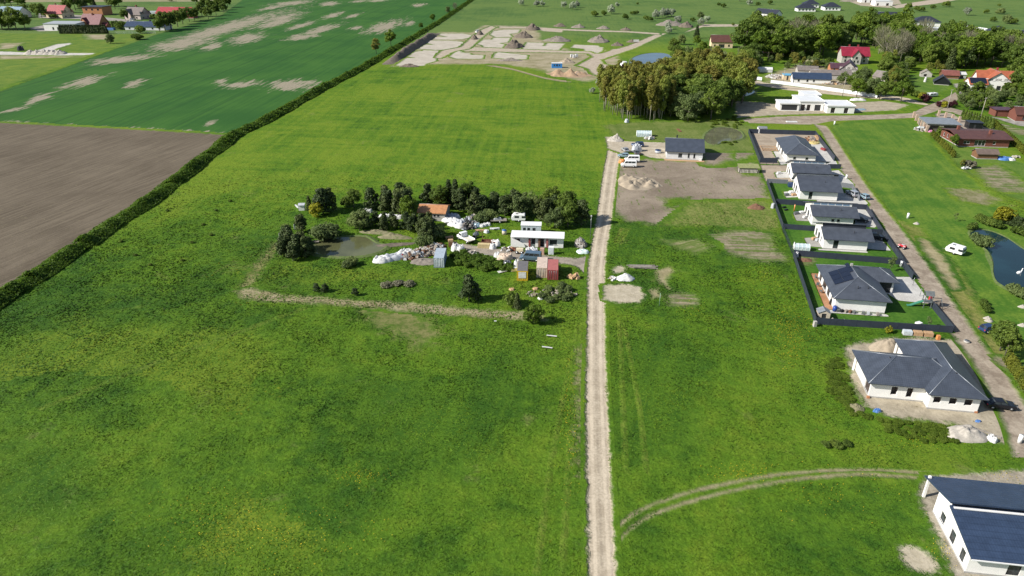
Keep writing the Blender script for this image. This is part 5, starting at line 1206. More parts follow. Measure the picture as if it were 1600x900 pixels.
for x, y in inside([(705, 402), (725, 394), (760, 404), (790, 415), (800, 424), (760, 424), (720, 418)], 34, 1.1, 53): plant('bush', (x, y), 'rank green nettle bush on the bank beside the blue container', 'nettle bushes beside the blue container', rnd.uniform(.5, .75), .5, world=True, mat=L_HEDGE)

# --- grass tufts of the near meadow: real blades, countless
def dandelions():
    R = np.random.default_rng(12); P = []
    for cx, cy, rx, ry, k in ((1235, 520, 34, 50, 900), (1190, 440, 40, 40, 160), (1160, 740, 60, 15, 160), (560, 745, 40, 16, 120), (350, 815, 150, 60, 260), (890, 640, 18, 130, 260), (330, 560, 70, 26, 90), (1080, 480, 30, 20, 80), (1560, 745, 40, 10, 70), (1430, 690, 60, 14, 120), (1480, 860, 30, 30, 80), (1300, 770, 120, 40, 120), (450, 840, 150, 50, 300)):
        for _ in range(k):
            p = G(cx + R.normal(0, .5) * rx, cy + R.normal(0, .5) * ry); P.append((p[0], p[1], .12 + R.uniform(0, .1)))
    C = np.array(P); v, f = leaves(C, np.tile([0, 0, 2.0], (len(C), 1)), np.full((len(C), 1), .115), R, asp=1.0)
    m, n = new_mat('dandelion_yellow'); finish(n, n.mix(n.island(), (0.42, 0.29, 0.01), (0.58, 0.46, 0.02)), .7)
    o = mesh_obj('dandelions', np_mesh('dandelions', v, f), m); tag(o, 'yellow dandelions scattered through the near meadow', 'flowers', kind='stuff')
# ------------------------------------------------------------------ heaps
EARTH = paint('dug_earth', (0.135, 0.110, 0.085), 0.95, var=0.35, scale=0.8, bump=.8)
TOPSOIL = paint('grey_topsoil', (0.20, 0.175, 0.145), 0.95, var=0.3, scale=0.8, bump=.8)
CLAY = paint('orange_clay', (0.32, 0.22, 0.14), 0.95, var=0.25, scale=0.5, bump=.8, dirt=(0.20, 0.17, 0.14))
SANDH = paint('heaped_sand', (0.30, 0.25, 0.185), 0.95, var=0.2, scale=0.7, bump=.6)
GRAVELH = paint('heaped_gravel', (0.38, 0.35, 0.305), 0.95, var=0.25, scale=1.5, bump=.8)
RUBBLE = paint('broken_rubble', (0.31, 0.275, 0.23), 0.95, var=0.45, scale=2.5, bump=.8, dirt=(0.16, 0.10, 0.07))
WEEDY = paint('weedy_earth', (0.19, 0.175, 0.10), 0.95, var=0.25, scale=1.2, bump=.8, dirt=(0.09, 0.13, 0.03))
TARPW = paint('white_sheeting', (0.60, 0.60, 0.59), 0.5, var=0.2, scale=1.6, dirt=(0.42, 0.40, 0.37))
TARPG = paint('grey_sheeting', (0.42, 0.44, 0.47), 0.55, var=0.2, scale=1.2)
TARPB = paint('blue_tarpaulin', (0.06, 0.16, 0.40), 0.5, var=0.25, scale=1.0, dirt=(0.6, 0.62, 0.66))
MUDRED = paint('brown_earth', (0.16, 0.085, 0.050), 0.95, var=0.25, scale=1, bump=.8)
from mathutils import noise as mnoise
def heap(name, label, c, rx, ry, h, mat, rz=0.0, lumps=0, rough=.25, seed=0, cat='heap', group=None, world=False, flat=1.0, nr=14, nt_=36):
    """heap of loose stuff: one mesh, rises from nothing at its rim; lumps = number of separate tipped loads"""
    x, y = c if world else G(*c); R = random.Random(seed); vs, fs = [], []
    pk = [(R.uniform(-.6, .6), R.uniform(-.6, .6), R.uniform(.5, 1.0), R.uniform(.25, .42)) for _ in range(lumps)]
    for i in range(nr + 1):
        for j in range(nt_):
            t = 2 * math.pi * j / nt_; q = i / nr; u, v = q * math.cos(t), q * math.sin(t)
            ed = 1 + .28 * mnoise.noise(Vector((math.cos(t) * 1.4 + seed, math.sin(t) * 1.4, seed * .7)))
            if pk: z = max([max(0, 1 - math.hypot(u - a, v - b) / r) * k for a, b, k, r in pk] + [.12 * (1 - q)])
            else: z = (1 - q) ** .85 if flat == 1.0 else min(1, (1 - q) * flat) ** .8
            z *= 1 + rough * 1.6 * mnoise.noise(Vector((u * 3.2 + seed, v * 3.2, seed))) + rough * mnoise.noise(Vector((u * 8 + seed, v * 8, 3.1 + seed)))
            z = max(0, z) if i < nr else -.12
            jx = rough * .12 * mnoise.noise(Vector((u * 9, v * 9, seed + 7)))
            vs.append((u * rx * ed + jx * rx, v * ry * ed, z * h))
    for i in range(nr):
        for j in range(nt_): fs.append((i * nt_ + j, (i + 1) * nt_ + j, (i + 1) * nt_ + (j + 1) % nt_, i * nt_ + (j + 1) % nt_))
    me = np_mesh(name, vs, fs); o = mesh_obj(name, me, mat); o.location = (x, y, 0.03); o.rotation_euler = (0, 0, rz); return tag(o, label, cat, group)

def chunks(name, label, c, rx, ry, h, n, size, mats, seed=0, rz=0.0, cat='heap', group=None):
    """tumbled pile of slabs and stones"""
    R = random.Random(seed); x, y = G(*c); mb = MB()
    for i in range(n):
        t, q = R.uniform(0, 6.283), R.random() ** .6; s = R.uniform(.5, 1.4) * size
        mb.slot(R.randrange(len(mats))); mb.box((math.cos(t) * q * rx, math.sin(t) * q * ry, h * (1 - q ** 1.4) * R.uniform(.6, 1) + s * .15), (s, s * R.uniform(.4, 1), s * R.uniform(.2, .7)), R.uniform(0, 3.1), R.uniform(.6, 1), R.uniform(-.6, .6))
    o = mb.build(name, mats); o.location = (x, y, .03); o.rotation_euler = (0, 0, rz); return tag(o, label, cat, group)

def tarp(name, label, c, rx, ry, h, mat, rz=0.0, seed=0, cat='tarpaulin', group=None):
    """sheeting thrown over something: folds and a crumpled rim"""
    return heap(name, label, c, rx, ry, h, mat, rz, 0, .30, seed, cat, group, flat=3.6, nr=12, nt_=30)

# ------------------------------------------------------------------ vehicles
TYRE = paint('tyre_rubber', (0.022, 0.022, 0.024), 0.85); RIMM = paint('wheel_rim', (0.45, 0.46, 0.48), 0.35, 0.7)
def carpaint(name, col, metal=0.3): return paint(name, col, 0.28, metal, var=0.05, spec=0.5)
CSILVER = carpaint('silver_paint', (0.50, 0.52, 0.55), .5); CWHITE = carpaint('white_paint', (0.78, 0.78, 0.77), 0); CBLACK = carpaint('black_paint', (0.018, 0.02, 0.026)); CNAVY = carpaint('navy_paint', (0.03, 0.06, 0.15)); CSTEEL = carpaint('steel_blue_paint', (0.13, 0.20, 0.27), .4)
CICE = carpaint('ice_blue_paint', (0.30, 0.42, 0.48), .3); CORANGE = carpaint('orange_paint', (0.60, 0.24, 0.08), 0); CRED = carpaint('red_paint', (0.50, 0.025, 0.035), 0); CGREY = carpaint('grey_paint', (0.17, 0.18, 0.19), .4); CGREEN = carpaint('green_plastic', (0.05, 0.20, 0.13), 0)
def wheel(root, x, y, r=.33, w=.22):
    t = MB().cyl((x, y, r), r, w, 14, 'y').build('wheel', TYRE, root); s = 1 if y > 0 else -1
    MB().cyl((x, y + s * (w / 2 + .004), r), r * .6, .02, 10, 'y').build('rim', RIMM, t)
BODIES = {  # side profile (x forward, z) of lower body; cabin: rear x, front x at belt, rear x, front x at roof, belt z, roof z
    'hatch': (4.1, 1.75, [(-2.05, .35), (-2.05, .8), (-1.9, .92), (.8, .95), (1.75, .78), (2.05, .6), (2.05, .32)], (-1.95, .95, -1.5, .1, .93, 1.46)),
    'suv': (4.6, 1.85, [(-2.3, .4), (-2.3, .9), (-2.2, 1.02), (1.0, 1.04), (2.1, .92), (2.3, .7), (2.3, .36)], (-2.22, 1.1, -1.95, .35, 1.02, 1.68)),
    'sedan': (4.6, 1.8, [(-2.3, .36), (-2.3, .82), (-2.1, .93), (.95, .95), (2.05, .78), (2.3, .6), (2.3, .32)], (-1.75, 1.05, -1.05, .25, .93, 1.43)),
    'van': (5.2, 1.98, [(-2.6, .4), (-2.6, 1.1), (-2.58, 1.15), (1.75, 1.15), (2.45, .95), (2.6, .7), (2.6, .36)], (-2.58, 1.95, -2.5, 1.15, 1.13, 2.2)),
}
def car(label, xy, ang, kind, mat, cat='car', group=None, name='parked_car', z=0.15, world=False):
    L, w, prof, (rx0, fx0, rx1, fx1, zb, zr) = BODIES[kind]; x, y = xy if world else G(*xy); a = w / 2
    r = thing(name, label, cat, (x, y, z), ang, group); mb = MB()
    mb.extrude_y(prof, -a, a); b = a - .06; t = a - .22
    mb.add([(rx0, -b, zb), (fx0, -b, zb), (fx0, b, zb), (rx0, b, zb), (rx1, -t, zr), (fx1, -t, zr), (fx1, t, zr), (rx1, t, zr)], [(3, 2, 1, 0), (4, 5, 6, 7), (0, 1, 5, 4), (1, 2, 6, 5), (2, 3, 7, 6), (3, 0, 4, 7)])
    body = mb.build('body', mat, r, bevel=.05)
    P = lambda x0, s, f: None
    def quad(p, nm='window', m=GLASS): return MB().add(p, [(0, 1, 2, 3)]).build(nm, m, r)
    e = .012; H = zr - zb
    for s in (-1, 1):
        y0, y1 = s * (b - (b - t) * .1 + e + .03), s * (t + (b - t) * .12 + e + .03)
        segs = [(.05, .48), (.53, .95)] if kind != 'van' else [(.10, .40), (.43, .68), (.72, .96)]
        for q0, q1 in segs:
            l0, l1 = rx0 + (fx0 - rx0) * q0, rx0 + (fx0 - rx0) * q1; u0, u1 = rx1 + (fx1 - rx1) * q0, rx1 + (fx1 - rx1) * q1
            zl, zu = zb + H * (.14 if kind != 'van' else .32), zb + H * .86; k0, k1 = (zl - zb) / H, (zu - zb) / H
            quad([(l0 + (u0 - l0) * k0, y0 if kind != 'van' else s * (b - (b - t) * k0 + e + .02), zl), (l1 + (u1 - l1) * k0, y0 if kind != 'van' else s * (b - (b - t) * k0 + e + .02), zl), (l1 + (u1 - l1) * k1, y1, zu), (l0 + (u0 - l0) * k1, y1, zu)], 'side_window')
    for xa, xb, nm, d in ((fx0, fx1, 'windscreen', .02), (rx0, rx1, 'rear_window', -.02)):
        f = lambda k: xa + (xb - xa) * k + d; g = lambda k: (b - (b - t) * k) * .88
        quad([(f(.1), -g(.1), zb + H * .1 + .012), (f(.1), g(.1), zb + H * .1 + .012), (f(.9), g(.9), zb + H * .9 + .012), (f(.9), -g(.9), zb + H * .9 + .012)], nm)
    for s in (-1, 1):
        MB().box((prof[-2][0] - .02, s * a * .72, .68), (.1, .34, .14)).build('headlight', RIMM, r)
        MB().box((prof[1][0] + .02, s * a * .8, .8), (.08, .2, .22)).build('tail_light', CRED, r)
    for xw in (-L * .31, L * .31):
        for s in (-1, 1): wheel(r, xw, s * (a - .07), .36 if kind in ('van', 'suv') else .32)
    return r

# parked cars of the row
car('silver hatchback parked on the driveway of the long slope house', (1331, 306), math.radians(100), 'suv', CSILVER)
car('silver blue hatchback parked on the dirt road outside the grey fence', (1348.5, 310), math.radians(104), 'hatch', CICE)
car('black car parked under the eave of the grey terrace house', (1343, 347), A9, 'hatch', CBLACK)
car('black car parked beside the dark banded house', (1366, 374), A9, 'suv', CBLACK)
car('black car standing in the shadow of the unfinished house', (1561, 637), A9, 'sedan', CBLACK)
car('dark blue car parked by the leafy trees at the road bend', (1545, 518), math.radians(15), 'hatch', CNAVY)
car('white minibus parked at the left edge of the bare yard', (982, 261), math.radians(176), 'van', CWHITE, 'van', name='parked_van')
car('white van with orange front parked behind the white minibus', (987, 253), math.radians(176), 'van', CWHITE, 'van', name='parked_van')
tarp('orange_sheet', 'orange sheet lying over the nose of the rear white van', (972, 254.5), 1.2, 1.0, 1.1, CORANGE, 0, 3)
car('pale blue car among the cars beside the driveway', (974, 246), math.radians(170), 'hatch', CICE)
car('dark blue pickup at the top of the cars beside the driveway', (996, 229), math.radians(178), 'suv', CNAVY)
car('grey car under the middle of the parked cars beside the driveway', (994, 241), math.radians(95), 'sedan', CGREY)
car('dull silver car at the left of the cars beside the driveway', (977, 237), math.radians(100), 'sedan', CSILVER)
tarp('grey_cover', 'grey cover draped over a bulky load among the parked cars', (994, 236.5), 1.9, 1.6, 2.2, TARPG, 0, 5)
car('steel blue minibus standing on the farm lane beside the yellow container', (829, 407), math.radians(170), 'van', CSTEEL, 'van', name='parked_van')
car('dark blue car parked in the brick yard behind the brown bungalow', (1486, 198.5), math.radians(170), 'hatch', CNAVY)
for i, (p, a) in enumerate((((207, 31), 20), ((212, 29), 30), ((206, 33), 10))): car('white car parked before the brown gabled house of the left village', p, math.radians(a), 'hatch', CWHITE, group='white cars of the left village')

def caravan(label, xy, ang, L=5.2, W=2.2, h=2.3, name='caravan', group=None):
    x, y = G(*xy); r = thing(name, label, 'caravan', (x, y, .0), ang, group); a = L / 2
    prof = [(-a, .5), (-a - .12, 1.2), (-a + .15, h), (a - .7, h + .05), (a - .05, 1.35), (a, .95), (a - .25, .45)]
    MB().extrude_y(prof, -W / 2, W / 2).build('body', CWHITE, r, bevel=.06)
    for s in (-1, 1):
        for x0, l in ((-1.5, 1.1), (.4, 1.2)): MB().box((x0, s * (W / 2 + .012), 1.5), (l, .02, .6)).build('window', GLASS, r)
    MB().box((-a - .1, 0, 1.45), (.06, W * .72, .6), 0).build('rear_window', GLASS, r)
    MB().box((.4, .3, h + .08), (.6, .6, .08)).build('roof_hatch', CGREY, r)
    MB().tube([(a - .3, 0, .45), (a + 1.0, 0, .45)], .05).build('drawbar', CGREY, r)
    for s in (-1, 1): wheel(r, -.2, s * (W / 2 - .12), .31)
    return r
caravan('white touring caravan parked on the lawn between the dirt road and right pond', (1491, 396), math.radians(128), 3.9, 2.1, 2.2)
caravan('small white caravan parked behind the white cabin in the farmyard', (810, 345), math.radians(176), 3.8, 2.1, 2.1)

# ------------------------------------------------------------------ containers of the farmyard
def container(label, fl, ang, col, roofm, L=6.06, W=2.44, H=2.45, doorm=None):
    x, y = G(*fl); r = thing('shipping_container', label, 'container', (x, y, .05), ang)
    def corr(n, a):
        out = []
        for i in range(n):
            out += [(i / n, 0), ((i + .3) / n, 0), ((i + .5) / n, a), ((i + .8) / n, a)]
        return out + [(1, 0)]
    for nm, x0, s in (('side_wall', .05, 1), ('side_wall', W - .05, -1)):
        mb = MB(); pr = corr(20, .04); vs = [(x0 + s * d, .1 + q * (L - .2), z) for z in (.16, H - .1) for q, d in pr]; k = len(pr)
        mb.add(vs, [(i, i + 1, k + i + 1, k + i) for i in range(k - 1)]); mb.build(nm, col, r)
    mb = MB(); pr = corr(8, .04); vs = [(.1 + q * (W - .2), L - .06 - d, z) for z in (.16, H - .1) for q, d in pr]; k = len(pr); mb.add(vs, [(i, i + 1, k + i + 1, k + i) for i in range(k - 1)]); mb.build('end_wall', col, r)
    mb = MB()
    for X in (.06, W - .06):
        for Y in (.06, L - .06): mb.box((X, Y, H / 2), (.14, .14, H))
        for Z in (.08, H - .06): mb.span(X - .06, X + .06, .13, L - .13, Z - .07, Z + .055)
    for Y in (.06, L - .06):
        for Z in (.08, H - .06): mb.span(.13, W - .13, Y - .055, Y + .055, Z - .07, Z + .055)
    mb.build('frame', col, r)
    MB().span(.04, W - .04, .04, L - .04, H - .002, H + .03).build('roof', roofm, r)
    for s in (0, 1):
        d = MB().span(.14 + s * (W / 2 - .13), W / 2 - .01 + s * (W / 2 - .13), .01, .06, .18, H - .14).build('door', doorm or col, r)
        for q in (.3, .75): MB().tube([(.14 + s * (W / 2 - .13) + q, -.02, .2), (.14 + s * (W / 2 - .13) + q, -.02, H - .15)], .022, 5).build('lock_rod', RIMM, d)
    return r
BGREY = paint('blue_grey_steel', (0.25, 0.31, 0.37), 0.55, var=0.15, dirt=(0.40, 0.42, 0.42)); BEIGEST = paint('beige_steel', (0.50, 0.42, 0.32), 0.6, var=0.15, dirt=(0.30, 0.16, 0.09)); REDST = paint('oxide_red_steel', (0.25, 0.05, 0.05), 0.6, var=0.2, dirt=(0.30, 0.11, 0.09)); YELST = paint('yellow_steel', (0.62, 0.42, 0.03), 0.5, var=0.08); PALEST = paint('pale_steel', (0.52, 0.57, 0.60), 0.5, var=.15, dirt=(.2, .22, .24)); FELT = paint('grey_felt', (0.13, 0.125, 0.13), 0.9, var=.15)
LIGHTRED = paint('faded_red_steel', (0.36, 0.12, 0.11), 0.6, var=.15)
container('blue grey steel container with pale scuffed doors beside the rubble bank', (678, 418.5), math.radians(-1), BGREY, paint('dusty_blue_roof', (.34, .40, .46), .6, var=.15), doorm=PALEST)
container('yellow container with grey felt roof and white panel in its end', (807.5, 439), math.radians(-3), YELST, FELT, L=5.6)
MB().box((1.22, -.03, 1.45), (1.7, .05, 1.5)).build('end_panel', TARPW, scene.objects['shipping_container.001'])
container('beige rusty container standing between the yellow and the red one', (838, 434), math.radians(-4), BEIGEST, paint('faded_pink_roof', (.52, .42, .35), .7, var=.2, dirt=(.4, .3, .25)))
container('dark red steel container at the right of the yellow and beige ones', (855, 437.5), math.radians(-4), REDST, LIGHTRED)
# white trailer with sheltered shop front
r = thing('box_trailer', 'long white box trailer with patched front in the middle of the farmyard', 'trailer', G(799, 385), A9 * .55)
walls(r, 13.0, 3.0, 2.9, WHITE, front=((1.0, 2.2, .1, 2.2, 'void'), (5.0, 6.0, .8, 2.4, 'void'), (7.0, 8.2, .2, 2.4, 'void'), (9.6, 11.4, .9, 2.2, 'window')), plinth=None)
MB().extrude_x([(-.9, 2.9), (3.15, 3.0), (3.15, 3.12), (-.9, 3.0)], -.15, 13.2).build('roof', paint('white_sheet_roof', (.76, .76, .75), .5, var=.05), r)
MB().extrude_y([(-.1, 0.05), (3.6, 0.05), (3.2, 1.0), (-.1, 2.85)], -.5, -.4).build('front_panel', WHITE, r)
for x, m in ((4.6, REDST), (7.0, MUDRED), (9.0, LIGHTRED)): MB().box((x, -.28, 1.3), (.5, .3, 2.2)).build('front_post', m, r)
r, ro = flat_house('office_cabin', 'pale grey portable cabin with white roof and dark door behind the white trailer', G(814, 367), A9 * .4, 5.2, 2.6, 2.6, PALEST, paint('white_sheet_roof', (.76, .76, .75), .5), 'cabin', .1, front=win(.9, 2.0, w=.75, z=1.2, h=.8) + (door(3.4, .8, 2.0),), rt=.15)
r, ro = gable_house('orange_roofed_shed', 'old white shed with faded orange roof among the evergreens', G(654, 344), A9 * .8, 7.4, 6.5, 2.3, 3.4, GREYPLASTER, RUSTROOF, 'x', .35, cat='shed', front=((.8, 2.2, .02, 2.0, 'void'),) + win(4.6, 5.6, w=.6, z=1.2, h=.6))
# flatbed truck
def flatbed(label, xy, ang):
    x, y = G(*xy); r = thing('flatbed_truck', label, 'truck', (x, y, .1), ang)
    cab = MB(); cab.extrude_y([(.6, .5), (.6, 2.15), (1.5, 2.2), (2.1, 1.35), (2.75, 1.15), (2.8, .5)], -.95, .95); cab = cab.build('cab', CWHITE, r, bevel=.05)
    MB().add([(1.56, -.8, 2.14), (1.56, .8, 2.14), (2.12, .82, 1.42), (2.12, -.82, 1.42)], [(0, 1, 2, 3)]).build('windscreen', GLASS, cab)
    for s in (-1, 1): MB().box((1.2, s * .965, 1.65), (.9, .02, .55)).build('side_window', GLASS, cab)
    MB().span(-2.6, .5, -1.05, 1.05, .8, .95).build('bed', paint('pale_bed_boards', (.62, .58, .50), .8, var=.12), r)
    for s in (-1, 1): MB().box((-1.05, s * 1.03, 1.1), (3.1, .05, .3)).build('side_board', CWHITE, r)
    MB().span(-2.5, .6, -.4, .4, .5, .8).build('chassis', CBLACK, r)
    for xw in (-1.7, 1.9):
        for s in (-1, 1): wheel(r, xw, s * .88, .38, .24)
flatbed('white flatbed pickup truck with empty pale bed parked in the farmyard', (728, 377), math.radians(128))

# ------------------------------------------------------------------ farmyard clutter
tarp('white_sheeting', 'long white sheeting bundle nearest the orange roofed shed', (705, 347), 3.4, 1.5, 1.0, TARPW, -.5, 11)
tarp('white_sheeting', 'white sheeting bundle below the long one beside the orange roofed shed', (713, 353), 3.0, 1.4, .9, TARPW, -.6, 12)
tarp('grey_sheeting', 'grey sheeting heap at the right end of the white bundles', (719, 351), 1.6, 1.6, 1.2, TARPG, .3, 13)
tarp('grey_sheeting', 'grey sheeting heap highest behind the orange roofed shed bundles', (708, 340), 2.2, 1.3, .9, TARPG, 0, 14)
chunks('scrap_heap', 'dark scrap metal heap behind the flatbed truck', (731, 353), 2.8, 3.2, 1.2, 60, .8, [CGREY, TYRE, TARPG, OLDWOOD], 2)
chunks('scrap_heap', 'grey timber scrap heap behind the dark scrap heap', (738, 344), 2.4, 2.0, 1.0, 40, .8, [OLDWOOD, TARPG, CGREY], 3)
tarp('blue_sheet', 'pale blue sheet lying in the yard grass', (745, 353), 1.2, 1.2, .7, CICE, 0, 15)
for i, (p, l) in enumerate((((753, 354), 'white sack lying right of the pale blue sheet'), ((758, 353), 'white sack lying midway between the pale blue sheet and grey trailer'), ((763, 352), 'white sack lying left of the grey flat trailer'), ((760, 363), 'white sack beside the yellow beam'))): tarp('white_sack', l, p, .8, .7, .6, TARPW, i, 20 + i, 'sack')
r = thing('flat_trailer', 'grey wooden flat trailer with clutter on top behind the yard', 'trailer', G(779, 347), .05); MB().span(-2.2, 2.2, -1, 1, .6, .75).build('bed', OLDWOOD, r); MB().box((-.3, .2, 1.0), (2.2, 1.2, .5), .2, .8).build('load', TARPG, r)
for s in (-1, 1): wheel(r, .4, s * .9, .35)
MB_ = MB().box((0, 0, .25), (3.2, .5, .35), .04); o = MB_.build('timber_beam', PINE); o.location = (*G(752, 361), .02); tag(o, 'yellow timber beam lying in the yard grass', 'beam')
o = MB().box((0, 0, .15), (2.6, 1.0, .2), .05).box((.3, -.3, .34), (1.6, .7, .15), .4).build('white_panel_stack', TARPW); o.location = (*G(773, 358), .02); tag(o, 'stack of white panels lying behind the rust red skip', 'panels')
r = thing('blue_barrel', 'blue topped barrel box lying behind the white trailer end', 'barrel', G(788, 366)); MB().cyl((0, 0, .55), .6, 1.1, 14).build('drum', paint('cream_plastic', (.55, .48, .38), .6), r); MB().cyl((0, 0, 1.16), .62, .14, 14).build('lid', TARPB, r)
r = thing('mixer', 'dark machine on wheels beside the flatbed truck', 'machine', G(744, 371), .6); MB().blob((0, 0, .7), (.9, .7, .9), 12, 6, .08).build('drum', CGREY, r); MB().box((0, 0, .55), (1.6, .7, .25)).build('frame', CBLACK, r)
for s in (-1, 1): wheel(r, -.5, s * .5, .3, .16)
o = MB().tube([(0, 0, 0), (.1, 0, 2.2), (-.25, 0, 3.0), (-.9, 0, 3.4), (-1.5, 0, 3.3)], .09, 6).build('bent_pipe', PINE); o.location = (*G(754, 379), 0); tag(o, 'bent pale pipe arching up beside the rust red skip', 'pipe')
r = thing('rust_skip', 'rust red open skip behind the stack of yellow boards', 'skip', G(764, 382), A9 * .5); RUST = paint('rusty_steel', (.17, .06, .035), .8, var=.3); m = MB(); m.span(-1.9, 1.9, -.9, -.82, .05, 1.1); m.span(-1.9, 1.9, .82, .9, .05, 1.1); m.span(-1.9, -1.82, -.82, .82, .05, 1.1); m.span(1.82, 1.9, -.82, .82, .05, 1.1); m.span(-1.82, 1.82, -.82, .82, .05, .12); m.build('tub', RUST, r); MB().blob((0, 0, .1), (1.7, .75, .8), 12, 5, .2, 3).build('load', MUDRED, r)
r = thing('board_stack', 'stack of yellow boards at the edge of the farm lane', 'stack', G(756, 387), A9 * .5)
for i in range(5): MB().box((rnd.uniform(-.06, .06), 0, .15 + i * .22), (3.0, 1.1, .18)).build('board_layer', paint('yellow_boards', (.52, .42, .22), .8, var=.15), r)
for i, (p, s, l) in enumerate((((770, 388), 1.0, 'large white builder sack right of the yellow boards'), ((776, 383), 1.1, 'white builder sack behind the large one right of the boards'), ((771, 381), .8, 'small white sack nearest the rust red skip'), ((712, 391), 1.3, 'blue white sheeting sack below the crate stack'), ((720, 392), 1.2, 'white sheeting sack at the start of the farm lane'), ((711, 384), .8, 'cream barrel shaped sack beside the crate stack'))): tarp('builder_sack', l, p, .9 * s, .9 * s, 1.1 * s, TARPW if i != 5 else PINE, i, 30 + i, 'sack')
r = thing('crate_stack', 'stack of brown crates with a pale pallet on top', 'crates', G(705, 385), .1)
for k in range(3): MB().box((rnd.uniform(-.1, .1), 0, .35 + k * .62), (1.2, 1.0, .58), rnd.uniform(-.1, .1)).build('crate', TIMBER if k < 2 else PINE, r)
r = thing('pallet', 'pale wooden pallet lying behind the crate stack', 'pallet', G(702, 373), .3)
for k in range(5): MB().box((0, -.5 + k * .25, .55), (2.0, .18, .05)).build('slat', PINE, r)
for k in range(3): MB().box((-.9 + k * .9, 0, .27), (.12, 1.2, .5)).build('bearer', PINE, r)
chunks('stone_heap', 'pale broken stones at the start of the farm lane', (730, 396), 2.2, 1.0, .6, 26, .8, [RUBBLE, GRAVELH], 5)
for p, l in (((743, 397.5), 'long white kerb stone left of the other one beside the lane'), ((757, 399.5), 'long white kerb stone lying beside the lane below the yellow boards')): o = MB().box((0, 0, .15), (2.0, .35, .3), -.2).build('kerb_stone', TARPW); o.location = (*G(*p), 0); tag(o, l, 'kerb stone')
for p, rx, sd_, l in (((662, 396), 4.5, 6, 'rubble bank of pale broken stone left of the blue container'), ((648, 400), 4.0, 7, 'middle part of the long rubble bank'), ((676, 389), 3.5, 8, 'right end of the rubble bank behind the blue container')): chunks('rubble_bank', l, p, rx, 2.4, 1.2, 130, .75, [RUBBLE, GRAVELH, MUDRED, TARPG, RUBBLE], sd_, .35)
tarp('white_sheeting', 'crumpled white sheeting at the far left end of the rubble bank', (597, 408), 2.6, 1.5, 1.0, TARPW, .2, 41); tarp('white_sheeting', 'crumpled pale grey sheeting along the rubble bank', (615, 404), 3.4, 1.5, 1.0, TARPG, .3, 42); tarp('white_sheeting', 'crumpled white sheeting with a red rag on the rubble bank', (632, 400), 2.4, 1.5, 1.3, TARPW, .5, 43)
tarp('red_rag', 'small red rag lying on the white sheeting', (628, 403), .6, .5, .9, CRED, 0, 44, 'rag')
heap('gravel_heap', 'dark grey gravel heap left of the blue container', (660, 409), 3.6, 2.2, .7, TOPSOIL, 0, 0, .3, 45)
chunks('clutter_row', 'row of crates and tyres along the front of the white trailer', (797, 391), 3.0, 1.2, .7, 40, .7, [TYRE, OLDWOOD, TARPW, PINE, RUST], 9)
r = thing('cream_box', 'cream wooden box on wheels in front of the white trailer', 'cart', G(812, 396), A9); MB().box((0, 0, .9), (1.9, 1.1, .9), 0, .9).build('box', paint('cream_board', (.60, .52, .36), .8), r)
for xw in (-.6, .6):
    for s in (-1, 1): wheel(r, xw, s * .5, .42, .2)
for i, (p, l) in enumerate((((825, 394), 'white sack left of the brown sacks before the white trailer'), ((831, 393), 'white sack midway along the front of the white trailer'), ((836, 395), 'grey sack beside the pink and brown stack'))): tarp('builder_sack', l, p, .8, .8, 1.0, TARPW if i < 2 else TARPG, i, 50 + i, 'sack')
r = thing('brick_pallet', 'tall pink and brown stack of bricks before the white trailer', 'bricks', G(847, 397), A9); MB().box((0, 0, .8), (1.0, 1.0, 1.5)).build('bricks', paint('pink_bricks', (.46, .30, .23), .85, var=.2, scale=3), r); MB().box((0, 0, .03), (1.2, 1.1, .06)).build('pallet', PINE, r)
r = thing('white_cabinet', 'upright white cabinet with blue shaded side at the trailer end', 'cabinet', G(861, 397), A9); MB().box((0, 0, 1.0), (1.3, .9, 2.0)).build('case', CWHITE, r); MB().box((0, -.46, 1.0), (1.1, .03, 1.7)).build('door', PALEST, r)
chunks('wood_heap', 'weathered grey firewood heap beside the gravel road', (907, 384), 1.3, 1.6, 2.0, 70, .9, [OLDWOOD, OLDWOOD, GREYPLASTER], 10)
tarp('green_white_sheet', 'pale green white sheet lying in the grass below the firewood heap', (910, 394), 1.6, 1.2, .5, paint('mint_sheet', (.55, .66, .62), .6, var=.1), 0, 55)
chunks('plank_heap', 'few pale sawn planks on the grass right of the red container', (897, 435), 1.0, .8, .6, 9, 1.2, [PINE], 11)
tarp('beige_cover', 'beige cover over a load at the lower edge of the farm lane', (789, 405), 2.0, 1.3, 1.1, paint('beige_canvas', (.52, .42, .33), .8, var=.15), .1, 56); tarp('white_sack', 'white sack left of the beige covered load', (777, 401), .9, .8, .9, TARPW, 0, 57, 'sack')
tarp('black_cover', 'dark covered scrap below the beige covered load', (793, 414), 1.0, 1.0, 1.0, CGREY, 0, 58)
o = MB().box((0, 0, .1), (2.2, 1.0, .1), .5).build('board', TARPW); o.location = (*G(785, 425), .1); tag(o, 'pale flat board lying in the grass left of the yellow container', 'board')
r = thing('white_fridge', 'white fridge lying left of the yellow container', 'fridge', G(804, 423), .3); MB().box((0, 0, .4), (1.8, .8, .75)).build('case', CWHITE, r); MB().box((.1, 0, .81), (1.7, .72, .06)).build('door', PALEST, r)
tarp('white_sack', 'white sack behind the fridge beside the yellow container', (808, 415), .9, 1.2, 1.0, TARPW, 0, 59, 'sack')
for p, l in (((800, 453), 'yellow scrap on the rubbish bank below the yellow container'), ((880, 458), 'white scrap at the right end of the rubbish bank'), ((837, 452), 'pale plank scrap on the upper rubbish bank'), ((845, 467), 'white scrap low on the rubbish bank')): tarp('scrap_piece', l, p, .7, .5, .35, PINE if 'plank' in l or 'yellow' in l else TARPW, 0, 60, 'scrap')
